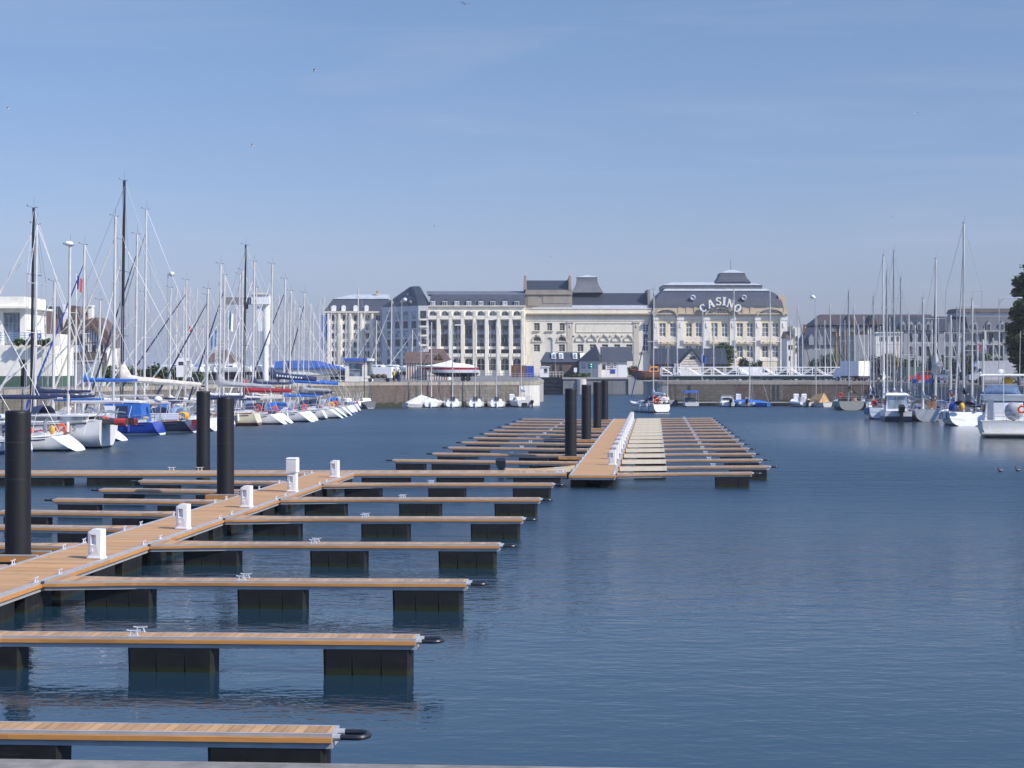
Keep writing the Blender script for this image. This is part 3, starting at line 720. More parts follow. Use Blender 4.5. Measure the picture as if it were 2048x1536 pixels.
def rig(th, H, tm, top, r=.1, m='mast', spr=(.55,), genoa=None, gr=.055, vane=True, stays=True, lean=0, radome=False, side=.72, mh=None, name='mast', detail=True):
    """mast foot at t=tm on deck, head at height top above the water"""
    y = H.y(tm); z0 = H.zs(tm) + .02; b = H.b(tm)*.95
    hd = (lean, y-.012*(top-z0), top)
    mb = MB(); mb.tube([(0,y,z0),(lean*.5,y-.006*(top-z0),(z0+top)/2),hd], r*1.12, 10, r*.9); ms = mb.build(name, M[m], th, smooth=True)
    def at(f): return (lean*f, y-.012*(top-z0)*f, z0+(top-z0)*f)
    for f in spr:
        mb = MB(); p = at(f); mb.tube([(-b*side,p[1]-.1,p[2]),(0,p[1],p[2]),(b*side,p[1]-.1,p[2])], .025, 5); mb.build('spreader', M[m], ms)
    mb = MB()
    if vane:
        mb.tube([(hd[0],hd[1],top),(hd[0]-.05,hd[1]+.4,top+.12)], .012, 4); mb.ball((hd[0]-.05,hd[1]+.42,top+.16), .05, 6, 4)
        mb.tube([(hd[0],hd[1],top-.02),(hd[0],hd[1]-.28,top+.05)], .022, 4); mb.tube([(hd[0]+.05,hd[1],top),(hd[0]+.05,hd[1]-.02,top+.8)], .008, 4)
        mb.build('masthead_vane', M['dark'], ms)
    if radome: mb = MB(); mb.ball((hd[0]-.1,hd[1]+.05,top+.14), (.3,.3,.17), 14, 7); mb.build('satellite_dome', M['white'], ms, smooth=True)
    if stays:
        mb = MB(); w = .017
        bowp = (0, H.y(1)-.12, H.zs(1)+.05); ft = at(.9 if genoa else .97)
        if not genoa: mb.tube([ft, bowp], w, 4)
        mb.tube([hd, (0, H.y(0)+.05, H.zs(0)+.1)], w, 4)
        for s in (-1,1):
            last = hd
            for f in sorted(spr, reverse=True):
                p = at(f); q = (s*b*side, p[1]-.1, p[2]); mb.tube([last, q], w, 4); last = q
            mb.tube([last, (s*b, y-.2, H.zs(tm))], w, 4)
            if detail: mb.tube([at(.5), (s*b, y-.55, H.zs(tm))], w, 4)
        mb.build('standing_rigging', M['wire'], th)
        if genoa:
            mb = MB(); P, Q = Vector(ft), Vector(bowp); mb.tube([P, P.lerp(Q,.06), P.lerp(Q,.5), P.lerp(Q,.95), Q], .02, 7); mb.v = mb.v
            mb = MB(); pts = [P, P.lerp(Q,.05), P.lerp(Q,.5), P.lerp(Q,.93), Q]; rr = [.012, gr*.55, gr, gr*1.25, .03]
            rings = []
            d = (Q-P).normalized(); u = d.cross(Vector((1,0,0))).normalized(); w2 = d.cross(u)
            for p, r2 in zip(pts, rr): rings.append([p+u*r2*math.cos(k*math.pi/3)+w2*r2*math.sin(k*math.pi/3) for k in range(6)])
            mb.loft(rings); mb.build('furled_genoa', M[genoa], th, smooth=True)
    return ms
def boom(th, H, tm, L, z, cover=None, m='mast', fat=.2, peak=.5, rise=0.0, r=.07):
    y = H.y(tm) - .1; ze = z + rise
    mb = MB(); mb.tube([(0,y,z),(0,y-L,ze)], r, 8); bo = mb.build('boom', M[m], th, smooth=True)
    if cover:
        mb = MB(); rings = []
        for k in range(9):
            f = k/8; yy = y+.12-L*f*.97; zz = z+(ze-z)*f + r*.6
            hgt = fat*(1.15-.5*f) + peak*max(0, 1-f/.14)**1.5 + .02*math.sin(k*2.7); wd = fat*(.75-.4*f)*(1-.3*max(0,1-f/.1))
            rings.append([(-wd*.7,yy,zz-r*1.4),(-wd,yy,zz+hgt*.25),(-wd*.5,yy,zz+hgt*.8),(0,yy,zz+hgt),(wd*.5,yy,zz+hgt*.8),(wd,yy,zz+hgt*.25),(wd*.7,yy,zz-r*1.4)])
        mb.loft(rings); mb.build('sail_cover', M[cover], bo, smooth=True)
    return bo
def lifebuoy(th, x, y, z, ax='y', m='orangep', horseshoe=True):
    mb = MB(); mb.torus((x,y,z), .26, .085, ax, 14, 8, *( (-60,240) if horseshoe else (0,360)))
    return mb.build('lifebuoy', M[m], th, smooth=True)
def bag(th, x, y, z, s, m, name): 
    mb = MB(); mb.ball((x,y,z), s, 9, 6); return mb.build(name, M[m], th, smooth=True)
def fenders(th, H, sg, ts, m='white'):
    for t in ts:
        x = sg*(H.b(t)+.13); z = H.zs(t)-.35; y = H.y(t)
        mb = MB(); mb.lathe([(.02,z+.36),(.11,z+.28),(.12,z),(.11,z-.28),(.02,z-.34)], 8, x, y); mb.tube([(x,y,z+.3),(sg*H.b(t)*.95,y,H.zs(t)+.5)], .012, 4)
        mb.build('fender', M[m], th, smooth=True)
def outboard(th, x, y, z, s=1.0, m='black'):
    mb = MB(); mb.loft([[(x-.17*s,y-.22*s,z+.1*s),(x+.17*s,y-.22*s,z+.1*s),(x+.17*s,y+.2*s,z+.1*s),(x-.17*s,y+.2*s,z+.1*s)],
        [(x-.2*s,y-.3*s,z+.45*s),(x+.2*s,y-.3*s,z+.45*s),(x+.2*s,y+.22*s,z+.45*s),(x-.2*s,y+.22*s,z+.45*s)],
        [(x-.13*s,y-.22*s,z+.62*s),(x+.13*s,y-.22*s,z+.62*s),(x+.13*s,y+.15*s,z+.62*s),(x-.13*s,y+.15*s,z+.62*s)]])
    mb.box(x-.09*s,x+.09*s,y-.16*s,y+.12*s,z-.75*s,z+.1*s); mb.ball((x,y-.1*s,z-.75*s),(.08*s,.3*s,.08*s),8,5)
    return mb.build('outboard_motor', M[m], th)
def stern_xy(px, Yb): return (X(px,Yb), Yb, 0)
HDL = rad(87)
HR = random.Random(4)
def yacht(px, Yb, L, hull, label, mast_top=None, mast_px=None, rz=HDL, B=None, name='sailing_yacht', mm='mast', spr=(.5,), genoa=None, cover=None, hood=None, bm='mast',
          boomL=None, boomz=None, fat=.2, peak=.5, rise=0, lvl=2, transom=None, fs=.95, fbw=1.25, rake=.5, group=None, r=.105, lean=0, tm=None, radome=False, z=0, cat='yacht', deck='gel', side=.72, cab='gel', buoy=None, extra=None, sw=.74, vane=True):
    th = thing(name, label, cat, (X(px,Yb),Yb,z), rz, group)
    B = B or L*.31
    if rz == HDL: rz += rad(HR.uniform(-5,4)); th.rotation_euler.z = rz
    H = Hull(L, B, fs, fs*.92, fbw, rake, L*.08, sw)
    H.part(th, M[hull], M[deck], M[transom] if transom else None)
    bow = Vector((-math.sin(rz), math.cos(rz)))
    if tm is None:
        tm = .56
        if mast_px is not None:      # foot of the mast where its line of sight crosses the keel line
            k = (mast_px-CX)/F; S = Vector(th.location[:2]); den = bow.x - k*bow.y
            if abs(den) > .05: tm = ((k*S.y - S.x)/den)/L
            dist = tm*L; lo, hi = .25, .8
            for _ in range(30):
                md = (lo+hi)/2
                if H.y(md) < dist: lo = md
                else: hi = md
            tm = max(.3, min(.74, lo))
    ym = (Vector(th.location[:2]) + bow*H.y(tm)).y
    top = (Z(mast_top, ym) - z) if mast_top else L*1.4
    ms = rig(th, H, tm, top, r, mm, spr, genoa, .078 if L > 9 else .055, vane=vane, lean=lean, radome=radome, side=side, detail=lvl > 1)
    if boomL or cover:
        boom(th, H, tm, boomL or L*.36, (boomz-z) if boomz else H.zs(tm)+1.25, cover, bm, fat, peak, rise)
    cabin(th, H, hood=hood if lvl > 0 else None, m=cab, wins=3 if lvl > 1 else 2)
    if lvl > 0: rail_parts(th, H)
    if lvl > 0 and cat == 'yacht':
        rr = random.Random(int(px*13+Yb*7))
        if not hood: hood2 = rr.choice(['navy','grey','ltblue','beige','blue'])
        else: hood2 = None
        if hood2:
            mb = MB(); b = H.b(.36)*.66; y = H.y(.36); zz = H.zs(.36)+.15; rg = []
            for dy, s in ((-.7,.95),(-.3,1.0),(.2,.85),(.6,.4)): rg.append([(b*math.cos(a),y+dy,zz+.85*s*max(0,math.sin(a))**.7) for a in [math.pi*(i+.004)/8.01 for i in range(9)]])
            mb.loft(rg, False, False, False); mb.build('sprayhood', M[hood2], th, smooth=True)
        if not (cover or boomL): boom(th, H, tm, L*.34, H.zs(tm)+1.2+rr.uniform(0,.5), rr.choice(['navy','beige','grey','beige','navy','sailw']), bm, rr.uniform(.2,.32), rr.uniform(.3,.8), rr.uniform(-.2,.2))
        st_ = rr.choice(['royal','navy','red','navy','card'])
        for s in (-1,1): mb = MB(); mb.tube([(s*(H.b(t)+.012), H.y(t), H.zs(t)-.16) for t in (.06,.15,.3,.45,.6,.75,.88,.96)], .035, 4); mb.build('cove_stripe', M[st_], th)
        for s in (-1,1): mb = MB(); mb.tube([(s*(H.b(t)+.0), H.y(t), H.zs(t)+.03) for t in (.02,.15,.3,.45,.6,.75,.88,.96)], .045, 4); mb.build('toe_rail', M[rr.choice(['teak','galv','gel'])], th)
        fenders(th, H, -1, [rr.uniform(.12,.25), rr.uniform(.35,.5)], rr.choice(['white','royal','navy','white']))
        for k in range(3): bag(th, rr.uniform(-.7,.7)*H.b(.12), H.y(rr.uniform(.02,.3)), H.zs(.1)+rr.uniform(.12,.4), (rr.uniform(.15,.35),rr.uniform(.2,.5),rr.uniform(.1,.18)), rr.choice(['navy','grey','beige','royal','tan','navy','redc']), 'deck_bag')
        mb = MB(); mb.tube([(H.b(0)*.5,.1,H.zs(0)),(H.b(0)*.55,-.25,H.zs(0)+1.5)], .018, 5); mb.build('ensign_staff', M['white'], th)
    if buoy: lifebuoy(th, H.b(0)*.5 if buoy[1] > 0 else -H.b(0)*.6, H.y(0)+.02, H.zs(0)+.42, 'y' if abs(math.sin(rz)) < .5 else 'x', buoy[0])
    if extra: extra(th, H)
    if lvl > 1:
        R.seed(int(px*7+Yb))
        b = H.b(.2)*.8
        for s in (-1,1): mb = MB(); mb.box(s*b-.08,s*b+.08,H.y(.06),H.y(.35),H.zs(.2)+.02,H.zs(.2)+.3); mb.build('cockpit_coaming', M[cab], th)
        mb = MB(); mb.torus((0,H.y(.14),H.zs(.1)+.75), .36, .02, 'y', 16, 5); mb.box(-.09,.09,H.y(.14)+.02,H.y(.14)+.2,H.zs(.1),H.zs(.1)+.95); mb.build('steering_wheel', M['galv'], th)
    return th, H
def cover_marks(th):
    """white lettering marks, too small to read, on the near side of the boom cover"""
    cv = [g for c in th.children for g in c.children if g.name.startswith('sail_cover')][0]; vs = cv.data.vertices
    for k, hh in enumerate((.30,.2,.22,.16,.26,.18,.22,.2,.16,.2)):
        f = 1.3+k*.46; i, u = int(f), f-int(f)
        lo = vs[i*7+1].co.lerp(vs[(i+1)*7+1].co, u); hi = vs[i*7+2].co.lerp(vs[(i+1)*7+2].co, u); p = lo.lerp(hi, .25)
        b = MB(); b.box(p.x-.04,p.x+.05,p.y-.07,p.y+.07,p.z-hh*.45,p.z+hh*.45); b.build('lettering_mark', M['white'], cv)
gY = 'yachts moored with their bows to the grassy quay'
def ex_A(th, H):
    lifebuoy(th, H.b(0)*.2, H.y(0)+.05, H.zs(0)+.42, 'x', 'orangep'); bag(th, -H.b(0)*.75, H.y(0)+.1, H.zs(0)+.4, (.12,.2,.3), 'yellow', 'horseshoe_bag')
    bag(th, .2, H.y(.3), H.zs(.3)+.5, (.5,.5,.3), 'teak', 'companionway'); fenders(th, H, 1, (.3,.5))
yacht(162, 104.6, 13.5, 'h_white', 'large white yacht with an orange horseshoe buoy, hull end closest to the thick pile', 470, None, spr=(.4,.7), hood='navy', cover='navy', fs=.95, rake=1.35, boomL=7.2, boomz=3.3, fat=.22, peak=.1, extra=ex_A, transom='gel', tm=.66, group=gY, genoa='sailw')
def ex_B(th, H):
    # name on the quarter, inflatable tender slung over the stern
    cu = bpy.data.curves.new('hull_name', 'FONT'); cu.body = 'ANGLAIS'; cu.size = .6; cu.extrude = .004; cu.space_character = 1.15; cu.align_x = 'RIGHT'
    ob = bpy.data.objects.new('tmp', cu); col.objects.link(ob); bpy.context.view_layer.update()
    me = bpy.data.meshes.new_from_object(ob.evaluated_get(bpy.context.evaluated_depsgraph_get())); bpy.data.objects.remove(ob)
    me.materials.clear(); me.materials.append(M['dark']); nm = bpy.data.objects.new('hull_name', me); col.objects.link(nm); nm.parent = th
    # text lies on the visible (starboard-stern) side: local +x face, reading towards the stern
    nm.rotation_euler = (rad(90),0,rad(-90)); nm.location = (-H.b(.22)-.04, 1.35, 1.15); nm['label'] = 'dark lettering ending in LAIS on the white topsides'
    mb = MB()
    for s in (-1,1): mb.tube([(s*.7,.9,1.5),(s*.7,.2,2.4),(s*.7,-1.0,2.3)], .045, 6)
    mb.build('davit', M['galv'], th)
    for k in range(2):
        mb = MB(); s = -1; mb.box(s*H.b(.2)-.05, s*H.b(.2)+.02, .9+k*1.75, 2.4+k*1.75, 1.84, 2.1); mb.build('saloon_window', M['glassb'], th)
    mb = MB(); mb.box(-H.b(.2)-.02, H.b(.2)+.01, .6, 5, 1.78, 1.839); mb.box(-H.b(.2)-.02, H.b(.2)+.01, .5, 5.2, 2.101, 2.2); mb.build('toe_rail', M['gel'], th)
thB, HB = yacht(214, 108.2, 14.5, 'h_white', 'white ketch with dark lettering on its quarter and a satellite dome on its mizzen', 449, 69, spr=(.45,.7), hood='navy', cover='navy', fs=1.85, fbw=2.1, rake=-.15, boomL=4, boomz=3.6, extra=ex_B, group=gY, sw=.8, B=4.2, genoa='sailw')
rig(thB, HB, .2, Z(493,109), .095, 'mast', (.62,), None, vane=True, stays=False, radome=True, name='mizzen_mast')
boom(thB, HB, .19, 3.5, 3.0, None, 'mast', r=.1)
d = thing('inflatable_tender', 'red and black inflatable tender slung behind the white ketch', 'dinghy', (X(238,107.5),107.3,1.75), rad(68))
mb = MB(); mb.tube([(-.55,-1.0,.0),(-.55,.75,0),(-.3,1.15,.1),(.3,1.15,.1),(.55,.75,0),(.55,-1.0,0)], .2, 10); mb.build('tube_hull', M['dark'], d, smooth=True)
for s in (-1,1): mb = MB(); mb.tube([(s*.55,-1.0,.0),(s*.55,-.2,0)], .225, 10); mb.build('tube_end', M['red'], d, smooth=True)
mb = MB(); mb.tube([(-.35,1.12,.09),(.35,1.12,.09)], .225, 10); mb.build('tube_end', M['red'], d, smooth=True)
mb = MB(); mb.box(-.38,.38,-.9,.8,-.15,-.02); mb.box(-.4,.4,-.95,-.85,-.15,.25); mb.build('floorboard', M['black'], d)
yacht(222, 113.5, 13, 'h_white2', 'white yacht half hidden behind the ketch, with the black mast at the picture edge', 415.6, 62, mm='mastb', spr=(.45,.7), cover='navy', hood='navy', genoa='sailw', r=.1, group=gY, lvl=1, boomz=3.2)
yacht(250, 119, 11, 'h_white', 'white yacht with a sloping sugar-scoop transom between the ketch and the blue hull', 563, 106, spr=(.5,), hood='navy', cover='blue', rake=1.5, group=gY, transom='gel', fs=1.0, genoa='sailw', boomz=2.9)
yacht(437, 141, 12.3, 'h_white', 'white yacht behind the red hull, thin pale mast hard against the tall black one', 479.5, 236, cover='beige', spr=(.5,), group=gY, lvl=1, genoa='sailw', r=.07)
def ex_blue(th, H):
    mb = MB(); y0, y1 = H.y(.1), H.y(.42); z = H.zs(.2); b = H.b(.2)*.85
    mb.loft([[(-b,y0,z),(-b*.9,y0+.1,z+1.5),(b*.9,y0+.1,z+1.5),(b,y0,z)],[(-b,y1,z),(-b*.9,y1-.2,z+1.6),(b*.9,y1-.2,z+1.6),(b,y1,z)]], True); t = mb.build('cockpit_tent', M['blue'], th)
    for k, m in ((.35,'navy'),(.62,'white')):
        mb = MB(); ya = y0+(y1-y0)*k; s = -1
        mb.hexa([(s*(b*1.0+.02),ya,z+.35),(s*(b*1.0+.02),ya+1.0,z+.35),(s*(b*.99+.0),ya+1.0,z+.36),(s*(b*.99),ya,z+.36),(s*(b*.93+.02),ya,z+1.35),(s*(b*.93+.02),ya+1.0,z+1.35),(s*b*.9,ya+1.0,z+1.36),(s*b*.9,ya,z+1.36)]); mb.build('tent_panel', M[m], t)
    mb = MB(); mb.box(-.9,.9,y0+.3,y1,z+1.62,z+1.72); mb.build('awning', M['white'], th)
    mb = MB(); mb.tube([(-.7,.5,z),(-.7,.35,z+1.6),(.7,.35,z+1.6),(.7,.5,z)], .04, 6); mb.build('radar_arch', M['galv'], th); bag(th, 0,.4,z+1.85,(.35,.35,.25),'white','radar_dome')
yacht(326, 130, 11.5, 'h_blue', 'yacht with a bright blue hull, blue cockpit tent and white awning', 489.5, 165, spr=(.5,), genoa='royal', cover='blue', fs=1.0, rake=.5, boomL=4.6, boomz=4.2, extra=ex_blue, group=gY, fat=.2)
def ex_navy(th, H):
    z = H.zs(0); mb = MB(); mb.hexa([(-H.b(.1)*.97,H.y(.05),z+.1),(-H.b(.3)*.97,H.y(.3),z+.1),(-H.b(.3)*.95,H.y(.3),z+.11),(-H.b(.1)*.95,H.y(.05),z+.11),(-H.b(.1)*.97,H.y(.05),z+.62),(-H.b(.3)*.97,H.y(.3),z+.62),(-H.b(.3)*.95,H.y(.3),z+.63),(-H.b(.1)*.95,H.y(.05),z+.63)])
    mb.build('striped_dodger', STRIPE, th); lifebuoy(th, -H.b(0)*.9, H.y(.02), z+.42, 'x', 'yellow'); bag(th, -H.b(0)*.4, H.y(0), z+.4, (.12,.25,.3), 'yellow', 'horseshoe_bag')
    for k in range(2): bag(th, -H.b(.3), H.y(.36)+k*.7, z+.3, (.1,.25,.3), 'brown', 'fender_bag')
n = NT('blue striped cloth'); sp = n.n('ShaderNodeSeparateXYZ'); n.l(n.obj, sp.inputs[0]); n.color(n.mix(n.math('GREATER_THAN', n.math('FRACT', n.math('MULTIPLY', sp.outputs[2], 6)), .7), (.7,.71,.73), (.12,.16,.4))); STRIPE = n.set(.8)
yacht(392, 134, 12.5, 'h_navy', 'yacht with a dark navy hull, striped white dodger and yellow lifebuoy', 433, 226, spr=(.42,.68), genoa='beige', r=.12, fs=.98, rake=.7, extra=ex_navy, group=gY, boomz=3.0, cover=None, boomL=4)
yacht(434, 138, 15.5, 'h_red', 'red hulled racing yacht under the tallest black mast and a beige boom cover', 361, 243, mm='mastb', bm='mastb', spr=(.35,.62), r=.13, cover='beige', boomL=6.9, boomz=4.15, fat=.42, peak=1.5, rise=-.45, fs=1.0, rake=.9, transom='gel', group=gY, hood='navy')
yacht(440, 144, 12, 'h_white', 'white yacht behind the red hull with a slim pale mast right of the black one', 468.5, 270, spr=(.5,), cover='navy', group=gY, lvl=1, genoa='navy')
yacht(466, 147, 13, 'h_white2', 'white yacht behind the twin piles with the second tallest pale mast', 419, 288, spr=(.38,.66), cover='grey', group=gY, lvl=1, genoa='wire', r=.1)
yacht(521, 150.5, 10.5, 'h_cream', 'cream yacht with a brown stripe and brown bottom right of the twin piles', 577.7, 413, spr=(.5,), genoa='navy', hood='grey', fs=1.15, rake=.35, group=gY, cover=None, buoy=('red',1))
mb = None
yacht(572, 154, 11, 'h_white', 'white yacht with a grey boom cover, hull beside the cream yacht', 528, 438, spr=(.45,.7), genoa='mast', cover='grey', boomL=5.2, boomz=3.6, fat=.36, peak=.9, rise=-.2, hood='navy', rake=1.2, transom='gel', group=gY, buoy=('orangep',1))
yacht(584, 157, 10.5, 'h_white2', 'white yacht just behind the one with the grey boom cover', 550, 446, spr=(.5,), genoa='navy', hood='navy', rake=1.2, transom='gel', group=gY, cover='navy', lvl=1)
yacht(627, 161, 12.5, 'h_white', 'white yacht with a black mast and dark red boom cover', 490, 487.5, mm='mastb', spr=(.4,.68), cover='redc', boomL=5.0, boomz=2.9, fat=.4, peak=1.2, rake=1.1, transom='gel', group=gY, r=.1, hood='blue', buoy=('orangep',1))
yacht(634, 165, 12, 'h_white2', 'white yacht just behind the black masted one with the red cover', 540, 482, spr=(.5,), group=gY, lvl=1, r=.1, cover='beige', rake=1.0, transom='gel')
yacht(655, 169, 12, 'h_white', 'white yacht with a tall raked mast left of the white boat crane', 523, 505, spr=(.42,.7), genoa='sailw', cover='navy', hood='grey', group=gY, lvl=1, boomz=3.6, peak=.9)
yacht(686, 173, 12.5, 'h_white', 'white yacht with a lettered navy boom cover, transom leaning over the water', 528, 541, spr=(.45,.7), genoa='sailw', cover='navy', boomL=5.0, boomz=4.2, fat=.6, peak=.7, rise=-.3, rake=1.3, transom='gel', group=gY, hood='navy', buoy=('yellow',1), extra=lambda th, H: cover_marks(th))
yacht(694, 178, 11.5, 'h_white2', 'white yacht with a pale bright mast rising right of the boat crane', 558, 567, spr=(.5,), genoa='navy', cover='blue', hood='navy', rake=1.2, transom='gel', group=gY, buoy=('orangep',-1))
yacht(704, 183, 10.5, 'h_white', 'white yacht with a long blue boom cover reaching past its neighbours', 581.6, 579, spr=(.5,), cover='blue', boomL=5.6, boomz=3.7, fat=.42, peak=.6, rise=-.3, rake=1.0, group=gY, transom='gel', lvl=1)
yacht(710, 188, 10, 'h_white2', 'white yacht with a plain mid-height mast at the end of the moored row', 614, 596, group=gY, lvl=1, rake=.8, cover='navy', r=.07)
yacht(716, 193, 9.5, 'h_white', 'white yacht with a slender mast near the concrete block on the quay', 585.5, 606, group=gY, lvl=1, rake=.8, r=.07, genoa='navy')
yacht(722, 199, 9, 'h_white', 'small white yacht last in the row by the brick quay', 660, 612, group=gY, lvl=1, rake=.6, r=.06)
yacht(60, 101, 8, 'h_white2', 'small white boat with blue stripes behind the thick pile at the picture edge', 640, None, group=gY, lvl=1, rake=.3, tm=.6, cover='blue', buoy=('orangep',1))
for a in ((300,148.5,13,616,196,'white yacht far along the wall, mast between the two pale masts left of the tallest',{'genoa':'sailw'}), (340,152,12,600,214,'white yacht along the wall, short mast just left of the thick pale mast',{'genoa':'mast'}),
          (425,156,12,585,322,'white yacht along the wall, mast left of the round floodlight post',{'genoa':'sailw'}), (470,163,11,575,377,'white yacht along the wall, mast behind the left twin pile',{'genoa':'sailw'}),
          (500,167,11,560,424,'white yacht along the wall, mast right of the left twin pile',{'genoa':'navy'}), (540,171,11,590,463,'white yacht along the wall, mast above the right twin pile',{'genoa':'sailw'}),
          (600,176,10.5,548,525,'white yacht along the wall, mast against the crane column',{'genoa':'sailw'}), (632,182,10.5,575,556,'white yacht along the wall, mast just right of the crane',{'genoa':'mast'})):
    yacht(a[0]-70, a[1], a[2], 'h_white', a[5], a[3], a[4], lvl=1, group=gY, r=.085, **a[6])
# boats ashore behind the hedge and behind the blue tarpaulin
gD = 'yachts laid up ashore'
def ashore(mpx, Yb, top, label, L=8.5, hull='h_white', rz=rad(80), genoa=None, mm='mast', afloat=False, **k):
    if afloat: Yb = 272 + (Yb-280)*.73
    px = mpx + F*L*.5*math.sin(rz)/Yb
    th, H = yacht(px, Yb, L, hull, label, top, mpx, rz=rz, group=gD, lvl=0, z=0 if afloat else QZ+1.15, genoa=genoa, mm=mm, r=.095, vane=False, **k)
    if afloat: th['group'] = 'yachts afloat beyond the footbridge'; return th
    for t in (.2,.5,.78):
        for s in (-1,1): mb = MB(); mb.tube([(s*H.b(t)*.95,H.y(t),-1.15),(s*H.b(t)*.7,H.y(t),.1)], .06, 5); mb.build('cradle_leg', M['dark'], th)
    mb = MB(); mb.box(-.12,.12,H.y(.35),H.y(.6),-1.13,-.3); mb.build('keel', M['dark'], th)
    return th
for a in ((352,246,572,'white yacht ashore behind the hedge, mast nearest the round lamp',{}), (366,252,575,'white yacht ashore behind the hedge, second mast from the round lamp',{}),
          (378,258,574,'white yacht ashore behind the hedge with a pale furled sail',{'genoa':'sailw'}), (392,264,576,'white yacht ashore just left of the navy furled genoa',{'genoa':'sailw'}),
          (626,262,626,'white yacht ashore left of the blue tarpaulin',{}), (620,270,606,'white yacht ashore whose mast shows between two blue furled sails',{}),
          (638,276,600,'white yacht ashore behind the left end of the blue tarpaulin',{}), (646,284,591,'white yacht ashore with the tallest mast over the blue tarpaulin',{}),
          (669,290,629,'white yacht ashore in front of the hotel banner',{}), (691,296,624,'white yacht ashore with a mast left of the kiosk roof',{'genoa':'sailw'}),
          (715,301,574,'white yacht ashore behind the kiosk under the tall thin antenna',{}), (728,306,616,'white yacht ashore behind the blue kiosk roof with a white furled sail',{'genoa':'sailw'}),
          (752,286,640,'white yacht ashore right of the kiosk beside the white van',{'genoa':'sailw'}), (782,290,595,'white yacht ashore whose mast stands behind the couple on the quay',{'genoa':'sailw'}),
          (824,288,660,'small white yacht ashore in front of the brown roofed house',{'genoa':'sailw'})):
    ashore(*a[:4], **a[4])
for a in ((405,268,640,'white yacht ashore behind the information board',{'genoa':'sailw'}), (431,262,660,'white yacht ashore by the blue feather flag',{}), (455,274,634,'white yacht ashore just left of the pale feather flag',{'genoa':'sailw'}),
          (472,280,612,'white yacht ashore in front of the crane jib end',{}), (517,284,600,'white yacht ashore beside the crane cabinet',{'genoa':'sailw'}), (556,270,590,'white yacht ashore just right of the crane column',{}),
          (575,278,622,'white yacht ashore left end of the blue tarpaulin, shorter mast',{'genoa':'sailw'}), (588,288,600,'white yacht ashore between crane and tarpaulin',{}), (603,292,640,'white yacht ashore behind the tarpaulin middle, short mast',{}),
          (661,296,612,'white yacht ashore beside the banner foot',{'genoa':'sailw'}), (680,302,650,'white yacht ashore under the hotel wing, short mast',{'genoa':'sailw'}), (700,308,632,'white yacht ashore under the middle of the hotel wing',{})):
    ashore(*a[:4], **a[4])
# four keelboats, covered dinghy and day-sailer by the brick quay
def keelboat(px, Yb, top, label):
    th = thing('keelboat', label, 'keelboat', (X(px,Yb),Yb,0), rad(2), 'four identical white keelboats')
    H = Hull(7.0, 2.45, .75, .68, .95, .3, .8, .72); H.part(th, M['h_white'], M['gel'])
    cabin(th, H, .42, .78, .38, wins=2); rig(th, H, .55, top, .075, 'mast', (.6,), None, vane=False)
    boom(th, H, .55, 2.6, H.zs(.5)+1.0, None, 'mast', r=.05)
    mb = MB(); mb.box(-.32,.32,H.y(.42)-.06,H.y(.42)-.01,.85,1.38); mb.build('companionway', M['black'], th)
    mb = MB(); mb.hexa([(-.03,-.28,-.4),(.03,-.28,-.4),(.03,-.02,-.4),(-.03,-.02,-.4),(-.03,-.05,.8),(.03,-.05,.8),(.03,.2,.8),(-.03,.2,.8)]); mb.build('rudder', M['gel'], th)
    rail_parts(th, H, .5); return th
kb = keelboat(862, 219, Z(644,222), 'white keelboat second from the tarpaulin-covered one')
kb['label'] = 'white keelboat moored next to the canvas-covered boat'
for px, lab in ((905,'white keelboat, second along from the canvas-covered boat'), (951,'white keelboat, third along from the canvas-covered boat'), (994,'white keelboat next to the day sailer with an open stern')):
    dup(kb, (X(px,219),219,0), rad(2), lab)
th = thing('covered_boat', 'small boat under a pale grey canvas cover, one mast through it', 'boat', (X(808,219),219,0), rad(-55))
H = Hull(6.5, 2.3, .6,.6,.8,.2,.6,.7); H.part(th, M['h_dinghy'], M['gel'])
mb = MB(); rings = []
for t, h in ((.02,.25),(.2,.7),(.45,1.25),(.7,.7),(.97,.15)):
    b = H.b(t)*1.08; z = H.zs(t)-.15; rings.append([(-b,H.y(t),z),(-b*.6,H.y(t),z+h*.55),(0,H.y(t),z+h),(b*.6,H.y(t),z+h*.55),(b,H.y(t),z)])
mb.loft(rings, True); mb.build('canvas_cover', mat('pale canvas', (.62,.62,.63), .85, 0, .1, 2), th, smooth=True)
rig(th, H, .45, Z(653,219), .06, 'mast', (.6,), None, vane=False)
th, H = yacht(1049, 221, 7.6, 'h_white', 'white day sailer with an open stern and outboard against the lime-washed quay nose', 646, 1044, rz=rad(12), lvl=1, cover='sailw', boomL=2.6, fat=.25, group=None, sw=.85, rake=-.1, name='day_sailer', cat='sailboat', spr=(.6,), r=.06)
outboard(th, 1.0, -.2, .45, .9)
mb = MB(); mb.box(-.35,.35,-.12,.02,.2,.62); mb.build('stern_opening', M['black'], th)
th, H = yacht(728, 214, 6.5, 'h_white', 'low white sport boat with a slanting thin mast under the brick quay', 720, None, rz=rad(62), lvl=0, tm=.6, name='day_sailer', cat='sailboat', r=.05, vane=False)
th, H = yacht(742, 213, 6, 'h_dark', 'small dark dinghy with a black mast under the brick quay', 655, None, rz=rad(20), lvl=0, tm=.6, name='day_sailer', cat='sailboat', r=.045, vane=False, mm='mastb')
